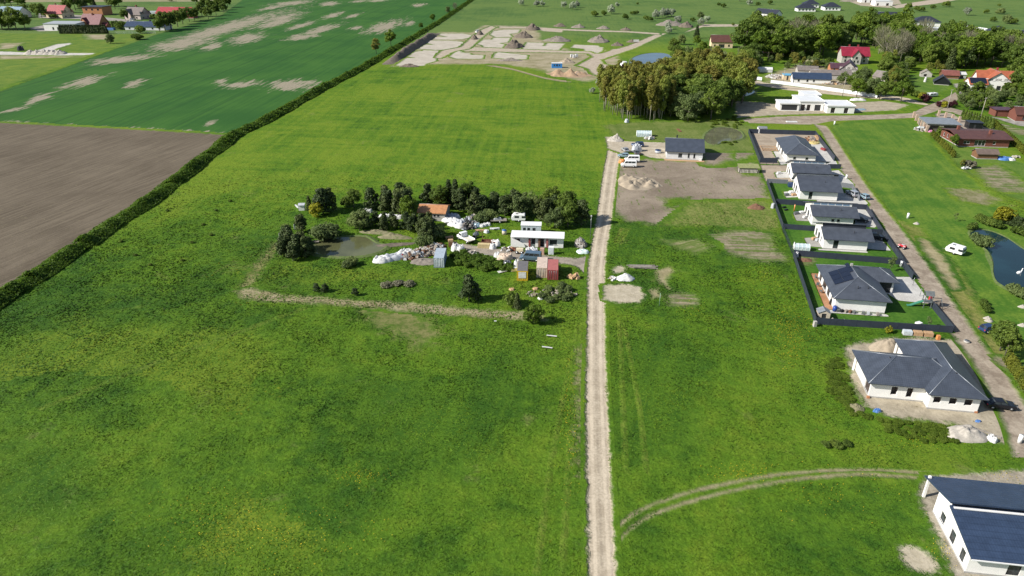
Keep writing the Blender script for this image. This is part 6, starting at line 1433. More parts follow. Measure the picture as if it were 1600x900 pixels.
chunks('rubbish_bank', 'bank of rubble and branches between the containers and dry verge', (862, 460), 5.5, 2.4, .5, 50, .6, [OLDWOOD, WEEDY, TOPSOIL, RUBBLE], 14)
r = thing('white_hut', 'small white hut at the meadow edge left of the lone evergreens', 'hut', G(472, 328), .1); MB().box((0, 0, .8), (1.6, 1.2, 1.6)).build('wall', WHITE, r); MB().extrude_x([(-.8, 1.55), (.8, 1.75), (.8, 1.83), (-.8, 1.63)], -.95, .95).build('roof', TARPG, r)
o = MB().box((0, 0, .2), (3.0, .4, .2), 2.1).build('white_pole', TARPW); o.location = (*G(464, 324), .1); tag(o, 'white pole lying left of the small white hut', 'pole')
for p, l in (((574, 331), 'white sheet heap left of the evergreens by the pond'), ((601, 340), 'white sheet heap at the foot of the evergreens, left one'), ((613, 340), 'white sheet heap close to the bright green tree'), ((621, 341), 'pale sheet heap right beside the bright green tree')): tarp('white_sheeting', l, p, 1.8, .9, .8, TARPW, 0, hash(p) % 50)
for p, l in (((438, 372), 'white board leaning by the junipers left of the pond'), ((461, 358), 'small white board behind the junipers left of the pond')): o = MB().box((0, 0, .5), (.5, .1, 1.4), .6, 1, .5).build('white_board', TARPW); o.location = (*G(*p), .2); tag(o, l, 'board')
r = thing('jetty', 'small dark wooden jetty at the left end of the farm pond', 'jetty', G(492, 380), .2); MB().box((0, 0, .5), (2.2, 1.2, .1)).build('deck', OLDWOOD, r)
for sx in (-.9, .9):
    for sy in (-.5, .5): MB().box((sx, sy, .2), (.1, .1, .6)).build('leg', OLDWOOD, r)
heap('reed_bank', 'tan bank of cut earth and reeds on the far side of the pond', (588, 364), 5.0, 1.2, .9, WEEDY, -.1, 0, .4, 71, 'bank'); heap('reed_bank', 'tan reedy bank at the right end of the pond', (614, 371), 5.0, 1.6, 1.1, WEEDY, -.1, 0, .4, 72, 'bank'); heap('mud_bank', 'brown muddy bank at the right end of the pond', (615, 383), 6.0, 1.2, .5, EARTH, .2, 0, .4, 73, 'bank')

# ------------------------------------------------------------------ water
PONDS = []
BANK = paint('grassy_bank', (0.085, 0.125, 0.03), 0.95, var=0.3, scale=1.2, bump=.8, dirt=(0.15, 0.14, 0.07))
def water(name, px, z, col, rough=0.06, spec=0.5):
    PONDS.append([G(*p) for p in px])
    m, n = new_mat(name + '_surface'); P = n.pos(); c = n.mix(n.step(n.noise(P, .08, 3, .6), .4, .6), col, tuple(x * .7 for x in col))
    finish(n, c, rough, spec, 0.0, n.bump(n.noise(P, 2.2, 3, .6), .06, .05))
    W = [Vector((*G(*p), 0)) for p in px]; pts = []
    k = len(W)
    for i in range(k):                      # rounded shore
        a, b, c2, d = W[i - 1], W[i], W[(i + 1) % k], W[(i + 2) % k]
        for t in (0, .25, .5, .75): pts.append(.5 * ((2 * b) + (c2 - a) * t + (2 * a - 5 * b + 4 * c2 - d) * t * t + (3 * b - a - 3 * c2 + d) * t ** 3))
    mb = MB(); mb.add([(p.x, p.y, z) for p in pts], [tuple(range(len(pts)))]); o = mb.build(name, m); o['kind'] = 'structure'
    if o.data.polygons[0].normal.z < 0: o.data.flip_normals()
    C = sum(pts, Vector()) / len(pts); rim = MB(); kk = len(pts); vs = []
    for f, zz in ((.97, z - .01), (1.02, z + .14), (1.0, z + .02)):
        pass
    ring = [(p + (p - C).normalized() * rnd.uniform(.3, .7)) for p in pts]
    vs = [(p.x, p.y, z + .0) for p in pts] + [(p.x, p.y, z + .16) for p in ring] + [(*(p + (p - C).normalized() * 1.0).xy, .01) for p in ring]
    fs = [(i, (i + 1) % kk, kk + (i + 1) % kk, kk + i) for i in range(kk)] + [(kk + i, kk + (i + 1) % kk, 2 * kk + (i + 1) % kk, 2 * kk + i) for i in range(kk)]
    b = MB().add(vs, fs).build('pond_bank', BANK); b['kind'] = 'structure'
    return o
water('farm_pond', [(487, 388), (500, 378), (522, 373), (545, 371), (570, 371), (586, 380), (602, 384), (592, 393), (570, 399), (545, 401), (515, 400), (492, 396)], .14, (.125, .132, .060), .07, .4)
water('far_pond', [(983, 103), (988, 92), (1000, 86), (1020, 83), (1040, 84), (1050, 90), (1040, 97), (1015, 104), (998, 106)], .12, (.05, .09, .15))
water('garden_pond', [(1101, 216), (1108, 206), (1120, 200), (1140, 200), (1156, 206), (1160, 215), (1146, 220), (1132, 221), (1120, 226), (1106, 224)], .14, (.15, .155, .095))
water('grove_pond', [(1146, 146), (1155, 140), (1168, 140), (1180, 143), (1170, 149), (1152, 151)], .12, (.035, .07, .14))
water('right_pond', [(1516, 366), (1530, 360), (1550, 363), (1575, 374), (1602, 392), (1660, 420), (1680, 480), (1620, 474), (1590, 458), (1562, 444), (1553, 430), (1552, 410), (1545, 394), (1528, 382)], .14, (.010, .034, .042), .05, .35)
for x, y in inside([(1128, 224), (1136, 220), (1150, 222), (1146, 228), (1132, 230)], 5, 1.0, 61): plant('bush', (x, y), 'small green bush on the near bank of the garden pond', 'bushes on the garden pond bank', .5, .3, world=True, mat=L_WEED)
for x, y in inside([(1110, 190), (1150, 182), (1162, 196), (1150, 202), (1125, 197), (1106, 204)], 30, 1.1, 62): plant('bush', (x, y), 'yellow green bush behind the garden pond', 'bushes behind the garden pond', .55, .3, world=True, mat=L_WEED)
r = thing('swan', 'white swan floating on the right pond', 'bird', (*G(1592, 427), .14), 0.4)
b = MB(); b.blob((0, 0, 0), (.75, .4, .42), 12, 5); b.tube([(.55, 0, .15), (.85, 0, .45), (.75, 0, .8), (.95, 0, .92), (1.15, 0, .86)], [.16, .1, .08, .1, .03], 8); b.build('body', CWHITE, r)

# ------------------------------------------------------------------ heaps outside the farmyard
heap('sand_heap', 'pale sand heap beside the bend of the gravel road', (962, 219), 3.2, 3.2, 1.9, GRAVELH, 0, 0, .35, 81)
heap('sand_heap', 'group of tipped brown sand heaps in the bare yard', (999, 287), 6.6, 6.8, 1.8, SANDH, 0, 16, .2, 82, nr=30, nt_=80); heap('sand_heap', 'small double sand heap right of the tipped heaps in the yard', (1022, 289), 2.6, 2.6, 1.6, SANDH, 0, 3, .2, 83, nr=20, nt_=50)
heap('soil_heap', 'red brown soil heap in the grass left of the anthracite fence', (1181, 325), 2.6, 1.8, 1.3, MUDRED, 0, 0, .2, 84)
heap('sand_heap', 'big pale sand heap behind the unfinished house', (1385, 547), 3.6, 2.8, 2.6, SANDH, .1, 0, .2, 85)
heap('gravel_heap', 'grey gravel heap at the lower end of the unfinished house site', (1510, 680), 3.2, 2.4, 1.2, GRAVELH, 0, 0, .25, 86, flat=1.4); heap('earth_heap', 'weedy grey heap at the lower left of the unfinished house', (1337, 638), 1.6, 1.3, .8, WEEDY, 0, 0, .25, 87)
heap('sand_heap', 'white sand heap covered in sheeting beside the gravel road', (977, 436), 2.5, 1.5, 1.5, TARPW, 0, 0, .12, 88); chunks('stone_heap', 'few white stones left of the white covered heap', (957, 436), .9, 1.0, .4, 12, .6, [TARPW, RUBBLE], 15)
for i, (p, rx, ry, h, m, l) in enumerate((((640, 104), 8, 3, 1.6, EARTH, 'low dark earth heap in front of the leftmost sand pads'), ((797, 95), 10, 3, 1.7, TOPSOIL, 'grey earth heap below the middle sand pads'), ((803, 73), 9, 12, 4.5, EARTH, 'dark pointed earth heap nearest the sand pads'), ((819, 58), 9, 10, 4.2, EARTH, 'dark pointed earth heap in the middle of the three'), ((832, 46), 9, 9, 4.5, EARTH, 'dark pointed earth heap farthest up of the three'), ((870, 64), 13, 7, 3.4, TOPSOIL, 'long grey brown earth heap behind the upper sand pads'), ((935, 65), 11, 9, 4.0, TOPSOIL, 'brown earth heap with sharp ridge behind the right sand pad'), ((965, 71), 6, 5, 2.2, EARTH, 'small dark earth heap left of the sand road bend'), ((988, 66), 5, 3, 2.0, EARTH, 'small flat earth heap farthest right on the plots'), ((875, 41), 7, 6, 2.6, EARTH, 'dark heap on the upper field edge, first from the left'), ((904, 43), 8, 6, 2.6, TOPSOIL, 'grey heap on the upper field edge, second from the left'), ((943, 45), 7, 5, 2.4, TOPSOIL, 'grey heap on the upper field edge, third from the left'), ((978, 47), 6, 5, 2.0, EARTH, 'small heap on the upper field edge, last on the right'), ((741, 61), 4, 5, 3.2, EARTH, 'dark earth cone on the road between the left pads'), ((750, 54), 3.5, 4, 3.0, EARTH, 'dark earth cone above the other on the sand road'), ((1045, 39), 16, 10, 4.0, TOPSOIL, 'broad brown mound beside the blossoming trees'), ((1072, 42), 8, 8, 4.0, EARTH, 'dark mound at the bend of the far sand road'), ((885, 98), 6, 4, 2.6, SANDH, 'pale sand heap behind the blue cabin'))):
    heap('earth_heap', l, p, rx * .8, ry * .9, h, m, 0, 0, .3, 90 + i)
heap('clay_bank', 'long orange clay bank with stony crest before the blue cabin', (889, 117), 14, 8, 3.0, CLAY, -.15, 9, .35, 120, 'bank', nr=24, nt_=70)
for p, q, h, l in (((604, 101), (682, 52), 3.2, 'long dark straight earth bank between the hedgerow and the sand pads'),):
    a, b = Vector((*G(*p), 0)), Vector((*G(*q), 0)); u = (b - a); n = 90; vs = []; fs = []
    nx = Vector((u.y, -u.x, 0)).normalized()
    for i in range(n + 1):
        for j, (o_, z) in enumerate(((-4, -.1), (-2.4, 1.4), (-.6, h), (.8, h * .95), (2.6, 1.2), (4.2, -.1))):
            t = i / n; e = min(1, 6 * t, 6 * (1 - t)); k = 1 + .3 * mnoise.noise(Vector((t * 22, j * .8, 2))); pt = a + u * t + nx * (o_ + .5 * mnoise.noise(Vector((t * 30, j, 5)))); vs.append((pt.x, pt.y, z * k * e if z > 0 else z))
    for i in range(n):
        for j in range(5): fs.append((i * 6 + j, i * 6 + j + 1, i * 6 + j + 7, i * 6 + j + 6))
    tag(mesh_obj('earth_bank', np_mesh('earth_bank', vs, fs), EARTH), l, 'bank')
for i, x in enumerate((48, 58, 69, 77, 85, 94)): heap('gravel_heap', 'white gravel heap in the line tipped on the far left track', (x, 84), 4.5, 5, 2.4, GRAVELH, 0, 0, .25, 130 + i, group='white gravel heaps on the left track')
r = thing('blue_cabin', 'bright blue site cabin with white roof by the clay bank', 'cabin', G(862, 106.5), 0); walls(r, 6.2, 2.6, 2.7, paint('bright_blue_panel', (.04, .22, .55), .5, var=.06), front=win(1.6, 4.6, w=.7, z=1.3, h=.7) + ((2.6, 3.7, 1.2, 2.1, 'window'),), plinth=None); MB().span(-.1, 6.3, -.15, 2.75, 2.71, 2.86).build('roof', CWHITE, r)
for i, (p, l) in enumerate((((893, 90), 'white wrapped pallet, left of the three by the sand road'), ((897, 91), 'white wrapped pallet between the two others by the sand road'), ((901, 89.5), 'white wrapped pallet, right of the three by the sand road'))): r = thing('wrapped_pallet', l, 'pallet', G(*p), .2); MB().box((0, 0, 1.1), (1.6, 1.4, 1.8), 0, .9).build('load', TARPW, r); MB().box((0, 0, .1), (1.7, 1.5, .16)).build('pallet', PINE, r)
heap('white_dome', 'white domed cover at the near end of the far pond', (974, 106), 3.4, 3.0, 3.6, TARPW, 0, 0, .03, 140, 'dome', flat=2.0)
r = thing('white_sign', 'small white board at the edge of the upper sand road', 'board', G(994, 67)); MB().box((0, 0, 1.5), (4.0, .1, 1.6)).build('panel', TARPW, r)
for sx in (-1.6, 1.6): MB().box((sx, .1, .6), (.1, .1, 1.3)).build('leg', CGREY, r)
car('grey car parked at the top of the left sand road', (747, 51.5), .9, 'van', CWHITE, 'van', name='parked_van')

# ------------------------------------------------------------------ single things right of the gravel road
chunks('timber_stack', 'long stack of grey weathered planks in the grass', (1003, 417), .01, .01, 0, 1, .01, [OLDWOOD], 1)
o = scene.objects['timber_stack']; bpy.data.objects.remove(o)
r = thing('plank_stack', 'long stack of grey weathered planks in the grass right of the gravel road', 'planks', G(1003, 418), -.04)
for k in range(10): MB().box((rnd.uniform(-.8, .8), -.7 + .3 * (k % 5), .15 + .22 * (k // 5)), (rnd.uniform(4.5, 6.5), .26, .18), rnd.uniform(-.04, .04)).build('plank', OLDWOOD, r)
def post(label, base, h, m=TARPW, r_=.05, name='post', cat='post', cap=None, world=False):
    t = thing(name, label, cat, G(*base)); MB().cyl((0, 0, h / 2), r_, h, 8).build('shaft', m, t)
    if cap: MB().box((0, 0, h + .12), (.3, .3, .3)).build('cap', cap, t)
    return t
post('slim pale green stake standing between the sand patches', (1030, 478), 3.0, paint('pale_green_plastic', (.35, .5, .38), .6), .04)
post('tall slim pole with white top at the left edge of the gravel road', (922, 376), 6.6, CGREY, .06, 'pole', 'pole', TARPW)
for p, l in (((1322, 280), 'white cabinet post at the driveway of the bright strip house'), ((1407, 417), 'white pillar at the roadside fence corner of the solar house'), ((1303.5, 195), 'white marker post at the junction with the dirt road'), ((1418, 341), 'white cabinet post on the verge right of the dirt road'), ((1592, 692), 'white cylinder post at the end of the unfinished house site')): post(l, p, 1.5, CWHITE, .32, 'marker_post', 'post')
for p, l in (((1426, 446), 'thin gate post at the upper end of the solar house gate'), ((1437, 463), 'thin gate post at the lower end of the solar house gate'), ((1313, 272), 'thin gate post by the bright strip house driveway')): post(l, p, 2.0, CGREY, .05)
for p, a, l in (((1330, 184.5), 8.5, 'leaning grey utility pole before the shrub thicket'),): pass
def upole(label, base, h=8.5):
    t = thing('utility_pole', label, 'pole', G(*base)); MB().tube([(0, 0, -.2), (0, 0, h)], [.16, .11], 8).build('shaft', PALEBARK, t); MB().box((0, 0, h - .3), (1.5, .1, .1), .4).build('crossarm', OLDWOOD, t)
    for s in (-.6, 0, .6): MB().cyl((s * .92, s * .39, h - .15), .05, .22, 6).build('insulator', CWHITE, t)
upole('utility pole on the grass before the dark shrub thicket', (1532, 184)); upole('utility pole at the purple shrubs by the lane junction', (1480, 170)); upole('utility pole at the white wall left of the white flat roofed house', (1223, 131), 8); upole('utility pole behind the white flat roofed house', (1316, 151), 9)
# greenhouse builders
GREENH = None
def _gh():
    m, n = new_mat('greenhouse_panel'); finish(n, n.mix(n.step(n.noise(n.obj(), 1.2, 3), .4, .6), (.42, .52, .54), (.58, .66, .67)), .2, .5); return m
GREENH = _gh()
def greenhouse(label, fl, ang, w, d, h):
    r = thing('greenhouse', label, 'greenhouse', G(*fl), ang); pr = [(0, .05), (0, h * .62), (d * .2, h * .9), (d * .5, h), (d * .8, h * .9), (d, h * .62), (d, .05)]
    MB().extrude_x(pr, 0, w).build('cover', GREENH, r); fr = MB(); k = max(3, int(w / .9))
    for i in range(k + 1):
        x = w * i / k
        for a, b in zip(pr, pr[1:]): fr.tube([(x, a[0] * 1.0 - .02 + .04 * a[0] / d, a[1] + .03), (x, b[0] - .02 + .04 * b[0] / d, b[1] + .03)], .035, 4)
    fr.build('frame', CWHITE, r); MB().box((-.03, d / 2, 1.0), (.05, .9, 1.8)).build('door', CWHITE, r); return r
greenhouse('clear greenhouse on the mown plot behind the parked cars', (995, 214), A9 * .5, 5.6, 3.0, 2.2); greenhouse('small clear greenhouse on the lawn left of the dark banded house', (1241, 392), A9, 3.6, 1.9, 1.7)
chunks('pipe_heap', 'white pipes and planks lying before the greenhouse on the mown plot', (1015, 217), 2.2, 1.0, .4, 10, 1.4, [TARPW, OLDWOOD], 21)
r = thing('hot_tub', 'round grey tub with dark blue cover beside the slate house', 'tub', G(1028, 239)); MB().cyl((0, 0, .5), 1.1, 1.0, 18).build('tub', TARPG, r); MB().cyl((0, 0, 1.06), 1.15, .14, 18).build('cover', CNAVY, r)
o = MB().box((0, 0, .1), (1.1, 4.6, .2), .05).build('timber_walk', TIMBER); o.location = (*G(1061, 204), 0.02); tag(o, 'narrow brown timber walk leading up from the slate house', 'walkway')
heap('grey_boulder', 'grey covered bundle at the foot of the grove', (979, 191), 1.1, 1.0, 1.2, TARPG, 0, 0, .2, 150, 'bundle', flat=2)
r = thing('wood_shed', 'open firewood shed with mossy roof left of the anthracite fence', 'shed', G(1154, 270), A9 * .4); MOSS = paint('mossy_roof', (.22, .235, .10), .95, var=.2)
MB().extrude_x([(-.5, 1.7), (2.6, 2.3), (2.6, 2.42), (-.5, 1.82)], -.2, 6.6).build('roof', MOSS, r); f = MB()
for i in range(56): f.cyl((.25 + (i % 14) * .43, .5, .22 + .36 * (i // 14)), .19, 1.6, 7, 'y')
f.build('firewood', paint('birch_logs', (.46, .43, .38), .9, var=.4, scale=3), r)
for x in (0, 3.2, 6.4): MB().box((x, -.3, .9), (.12, .12, 1.75)).build('post', OLDWOOD, r)
MB().span(0, 6.4, 2.4, 2.46, .02, 2.2).build('back_wall', OLDWOOD, r)
gable_house('white_shed', 'small white shed with grey roof behind the sandy plot fence', G(1184.5, 209), A9 * .3, 3.2, 2.2, 2.1, 2.6, WHITE, GREYROOF, 'x', .15, cat='shed', front=(door(.9, .8, 1.8), (1.7, 2.6, .02, 1.8, 'door')), rt=.1)
gable_house('garden_shed', 'beige plastic shed with grey roof in the front corner of the solar lawn', G(1277, 499), A9, 2.3, 1.8, 1.5, 2.1, paint('beige_plastic', (.55, .48, .38), .6), GREYROOF, 'y', .12, cat='shed', front=(door(1.15, .9, 1.4),), rt=.08)
o = MB().box((0, 0, .45), (1.1, .9, .9), .4).build('white_box', CWHITE); o.location = (*G(1434, 511), .15); tag(o, 'white box standing on the solar house lawn', 'box')
# play tower
r = thing('play_tower', 'grey garden play tower with green slide inside the roadside fence', 'play tower', G(1446, 480), math.radians(170)); GW = paint('grey_timber', (.11, .125, .13), .8, var=.2)
for sx in (-.7, .7):
    for sy in (-.6, .6): MB().box((sx, sy, 1.6), (.12, .12, 3.2)).build('leg', GW, r)
MB().span(-.8, .8, -.7, .7, 1.4, 1.5).build('platform', GW, r); MB().extrude_x([(-.9, 3.0), (0, 3.8), (.9, 3.0), (0, 3.7)], -.9, .9).build('roof', GW, r)
MB().extrude_y([(.8, 1.5), (1.6, 1.15), (3.1, .3), (3.7, .22), (3.7, .12), (3.0, .2), (1.5, 1.02), (.8, 1.38)], -.35, .35).build('slide', CGREEN, r)
sw = MB().tube([(-.7, 0, 2.3), (-2.6, 0, 2.3)], .07, 6); sw.tube([(-2.6, 0, 2.3), (-3.1, -.8, 0)], .06, 6).tube([(-2.6, 0, 2.3), (-3.1, .8, 0)], .06, 6); sw.build('swing_frame', GW, r)
tarp('red_toy', 'red toy lying on top of the roadside fence corner', (1452, 473), .4, .3, 1.7, CRED, 0, 3, 'toy')
# red quad on the road
r = thing('red_quad', 'small red quad bike standing on the dirt road by the fence', 'quad bike', G(1409, 388), 2.2)
MB().box((0, 0, .75), (1.7, .55, .4), 0, .7).box((.65, 0, .8), (.6, .95, .2), 0, .8).box((-.65, 0, .8), (.6, .95, .2), 0, .8).build('body', CRED, r); MB().box((-.15, 0, 1.0), (.7, .32, .16)).build('seat', TARPG, r); MB().tube([(.4, -.4, 1.15), (.4, .4, 1.15)], .04, 6).build('handlebar', CGREY, r)
for xw in (-.65, .65):
    for s in (-1, 1): wheel(r, xw, s * .5, .33, .26)
# terrace furniture, barrels, odds and ends along the houses
def box_thing(name, label, p, dims, mat, rz=0.0, cat='box', z=.16):
    o = MB().box((0, 0, dims[2] / 2), dims, rz, .92).build(name, mat); o.location = (*G(*p), z); return tag(o, label, cat)
def seat_set(p, label, ang=0, m=CBLACK):
    r = thing('garden_chair', label, 'chair', (*G(*p), .16), ang); MB().box((0, 0, .42), (.6, .6, .08)).build('seat', m, r); MB().box((-.28, 0, .75), (.08, .6, .6)).build('backrest', m, r)
    for sx in (-.25, .25):
        for sy in (-.25, .25): MB().box((sx, sy, .19), (.05, .05, .38)).build('leg', m, r)
for i, p in enumerate(((1275, 437), (1277, 448), (1282, 458), (1285, 440))): seat_set(p, 'dark garden chair on the timber deck of the solar house', i * 1.3, GW); scene.objects[-1]
for o in [q for q in scene.objects if q.name.startswith('garden_chair')]: o['group'] = 'chairs on the timber deck'
r = thing('barbecue', 'black covered grill on the deck corner of the solar house', 'grill', (*G(1299, 476), .16)); MB().box((0, 0, .55), (.9, .6, 1.1), 0, .8).build('cover', CBLACK, r)
r = thing('rain_barrel', 'blue rain barrel at the front corner of the solar house', 'barrel', (*G(1303.5, 486.5), .16)); MB().cyl((0, 0, .5), .42, 1.0, 14).build('drum', paint('blue_plastic', (.02, .06, .28), .4), r); MB().cyl((0, 0, 1.03), .44, .06, 14).build('lid', paint('blue_plastic', (.02, .06, .28), .4), r)
for i, (x, m) in enumerate(((1309, CGREY), (1315, TYRE), (1322, OLDWOOD), (1328, MUDRED), (1334, CGREY), (1348, CGREY), (1356, TARPG), (1371, OLDWOOD))): box_thing('plant_pot', 'small pot or crate along the front wall of the solar house', (x, 487.5 + (x - 1309) * .09), (.7, .5, .5), m, .2 * i, 'pot')['group'] = 'pots along the solar house wall'
r = thing('covered_table', 'black covered garden furniture beside the light grey fence', 'furniture', (*G(1237, 292), .16), A9); MB().box((0, 0, .6), (2.4, 1.8, 1.2), 0, .92).build('cover', CNAVY, r)
for p, l, m in (((1236, 302), 'white garden table on the terrace of the long slope house', CWHITE), ((1240, 306), 'pale garden bench on the terrace of the long slope house', PINE), ((1229, 306), 'grey pot at the terrace corner of the long slope house', CGREY), ((1252, 334), 'white garden sofa on the grey square terrace', CWHITE), ((1258, 341), 'pale cushion seat at the wall of the grey square terrace', TARPW), ((1244, 335), 'dark pot at the corner of the grey square terrace', CGREY), ((1272, 375), 'pale lounge seat on the terrace of the dark banded house', PINE), ((1278, 377), 'grey lounge seat nearest the wall of the dark banded house', TARPG), ((1217, 272), 'pale bench on the terrace of the bright strip house', TARPW), ((1214, 249), 'dark lounge seat on the terrace of the hipped bungalow', CGREY)): box_thing('patio_lounger', l, p, (1.4, .8, .6), m, .3, 'lounger')
post('orange and white parasol folded on the lawn of the grey terrace house', (1240.5, 330), 2.0, CORANGE, .14, 'folded_parasol', 'parasol')
for p, l in (((1225, 325), 'dark trampoline part lying on the lawn, left one'), ((1228, 329), 'dark football goal part lying on the lawn, right one')): box_thing('toy_frame', l, p, (1.2, .5, .3), CBLACK, .5, 'toy')
# pergola and timber on the sandy plot
r = thing('pergola', 'low fresh timber frame on the sandy plot left of the bungalow', 'pergola', G(1191, 236), A9); m = MB()
for x in (0, 5.2): m.span(x, x + .15, 0, 6.0, .35, .5)
for y in (0, 2.9, 5.85): m.span(.15, 5.2, y, y + .15, .3, .45)
for i in range(9): m.span(.6 + i * .5, .68 + i * .5, .15, 2.9, .32, .42)
m.build('frame', PINE, r)
for x in (.07, 5.27):
    for y in (.07, 5.9): MB().box((x, y, .17), (.2, .2, .34)).build('leg', PINE, r)
chunks('timber_offcuts', 'scattered timber planks behind the hipped bungalow by the fence', (1270, 219), 2.4, 3.0, .3, 22, 1.6, [PINE, TIMBER, OLDWOOD], 30); tarp('straw_heap', 'yellow straw heap behind the hipped bungalow', (1272, 224), 2.0, 1.8, .5, paint('straw', (.42, .34, .14), .9, var=.2), 0, 31, 'heap'); box_thing('red_stack', 'red covered stack along the roadside fence of the sandy plot', (1286, 235), (.8, 2.4, .7), REDST, .25, 'stack')
heap('compost_heap', 'brown compost heap in the upper corner of the solar house lawn', (1258, 407), 2.0, 1.2, .6, MUDRED, 0, 0, .3, 160); tarp('white_sack', 'white sack in the upper corner of the solar house lawn', (1244, 401), .6, .6, 1.0, TARPW, 0, 161, 'sack')
tarp('grey_bag', 'grey sack leaning on the field side of the fence', (1207, 325), .5, .6, 1.2, TARPG, 0, 162, 'sack'); box_thing('stone_pillar', 'rough grey stone pillar at the outer fence corner', (1272.5, 510), (.6, .6, 1.2), GREYPLASTER, .1, 'pillar', 0)
for p, l in (((1300, 500), 'grey boulder behind the front fence, first from the shed'), ((1318, 502), 'grey boulder behind the front fence, middle one'), ((1335, 504), 'grey boulder behind the front fence, third from the shed')): heap('boulder', l, p, .7, .4, .5, GRAVELH, 0, 0, .2, 163, 'boulder')
# odds on the unfinished house site
r = thing('pallet_stack', 'pallets of building blocks under the front fence of the solar house', 'pallets', G(1434, 524), A9)
for k, m in enumerate((PALEST, PINE, PINE)): MB().box((-2.0 + k * 1.9, 0, .5), (1.6, 1.0, .8)).build('block_load', m, r); MB().box((-2.0 + k * 1.9, 0, .06), (1.7, 1.1, .1)).build('pallet', OLDWOOD, r)
box_thing('orange_drum', 'small orange drum behind the unfinished house', (1465, 531), (.6, .6, .9), CORANGE, 0, 'drum', .1)
tarp('blue_bag', 'blue and white bag pile at the lower left of the unfinished house', (1370, 643), .7, .45, .4, TARPB, 0, 164, 'bags'); tarp('blue_sheet', 'small blue sheet beside the grey gravel heap', (1528, 659), .5, .3, .25, TARPB, 0, 165)
for i, (p, l) in enumerate((((1547, 686), 'white building sack lying above the other by the site end'), ((1552, 690), 'white building sack lying at the end of the house site'))): tarp('white_sack', l, p, .7, .5, .6, TARPW, .4, 166 + i, 'sack')
o = MB().box((0, 0, .08), (4.2, .25, .14), -.75).build('plank', OLDWOOD); o.location = (*G(1540, 676), .05); tag(o, 'grey plank beside the grey gravel heap', 'plank')
r = thing('manhole_cover', 'round manhole cover standing proud of the dirt road', 'manhole', G(1510, 535)); MB().cyl((0, 0, .2), .55, .4, 16).build('ring', GREYPLASTER, r); MB().cyl((0, 0, .42), .45, .05, 16).build('lid', CGREY, r)
for p, l in (((1543, 498), 'grey rock at the foot of the verge beside the dirt road'), ((1597, 509), 'pale rock on the lawn at the right edge'), ((1432, 350), 'pale broken slabs on the verge by the dirt road'), ((1597, 480), 'white rock at the lower end of the right pond'), ((1444, 492), 'small rock outside')[:0] or ((1545, 502), 'grey rock next to the other at the verge end')): heap('rock', l, p, .8, .6, .6, GRAVELH, 0, 0, .25, 170, 'rock')
for p, l, z in (((862, 527), 'white plank lying in the meadow left of the gravel road, upper one', -.2), ((855, 545), 'pale plank lying in the meadow left of the gravel road, lower one', -.25), ((774, 504), 'small white scrap in the meadow below the dry verge', 0)): o = MB().box((0, 0, .3), (2.0 if 'plank' in l else .5, .25, .1), z).build('plank', TARPW); o.location = (*G(*p), .06); tag(o, l, 'plank')
box_thing('white_slab', 'white insulation slab lying by the cross road', (1237, 191), (4.6, 1.6, .3), TARPW, -.05, 'slab', .1)

# ------------------------------------------------------------------ village, upper right
# white flat roofed house under construction
r = thing('flat_roof_house', 'white unfinished house of several flat roofed blocks on the cross road', 'house', G(1217.5, 173), math.radians(-5))
def block(r, x0, y0, w, d, h, **ops):
    walls(r, w, d, h, WHITE, x0=x0, y0=y0, plinth=None, **ops); e = .35
    MB().span(x0 - e, x0 + w + e, y0 - e, y0 + d + e, h + .01, h + .3).build('roof', MEMBRANE, r)
    m = MB()
    for a in ((x0 - e, x0 + w + e, y0 - e, y0 - e + .2), (x0 - e, x0 + w + e, y0 + d + e - .2, y0 + d + e), (x0 - e, x0 - e + .2, y0 - e + .21, y0 + d + e - .21), (x0 + w + e - .2, x0 + w + e, y0 - e + .21, y0 + d + e - .21)): m.span(*a, h + .31, h + .5)
    m.build('parapet', WHITE, r)
block(r, 0, 0, 8.4, 7.5, 3.0, front=((.8, 7.6, .3, 2.7, 'garage'),)); block(r, 8.75, 1.0, 10.4, 13.0, 3.9, front=((.6, 2.4, .1, 2.7, 'void'), (3.2, 4.8, .1, 2.7, 'void'), (6.6, 9.2, .1, 2.7, 'door'))); block(r, 19.5, -3.2, 11.6, 11.5, 3.0, front=((1.6, 3.4, .1, 2.4, 'void'), (7.2, 9.0, .1, 2.4, 'void')), left=((3.4, 5.6, .1, 2.4, 'void'),)); block(r, 14, 14.4, 7.5, 9.0, 4.2)
tarp('white_sheeting', 'white sheeting bundle right of the white flat roofed house', (1340, 157), 4.0, 1.6, .8, TARPW, -.1, 180)
tarp('blue_bag', 'pale blue sheeting in the shadow right of the white flat roofed house', (1345, 172), 2.4, 1.0, .5, CICE, 0, 181)
# crimson roofed house with gabled porch wing
r, ro = gable_house('crimson_house', 'house with crimson cross gabled roof standing before the tree belt', G(1314, 99), A9, 15.5, 11, 4.8, 9.0, GREYPLASTER, CRIMSON, 'x', .6, front=win(2.2, 13, w=1.2, z=1, h=1.4) + win(2.2, 12.6, w=1.1, z=3.1, h=1.2), chim=[(4.5, 6, 8.0, 10.3, REDROOF, .8), (9.5, 6, 8.0, 10.3, REDROOF, .8)])
m = MB(); walls(r, 5, 3.0, 4.8, GREYPLASTER, x0=5.2, y0=-3.03, front=win(1.5, 3.5, w=1, z=1, h=1.3) + win(2.5, w=1.4, z=3.0, h=1.4), tops={'front': [(2.5, 8.2)]}, name='porch_wall', plinth=None)
for xa, xb in ((4.6, 7.7), (10.8, 7.7)): m.extrude_y([(xa, 4.2), (xb, 8.4), (xb, 8.6), (xa, 4.4)], -3.6, 5.0)
m.build('porch_roof', CRIMSON, r)
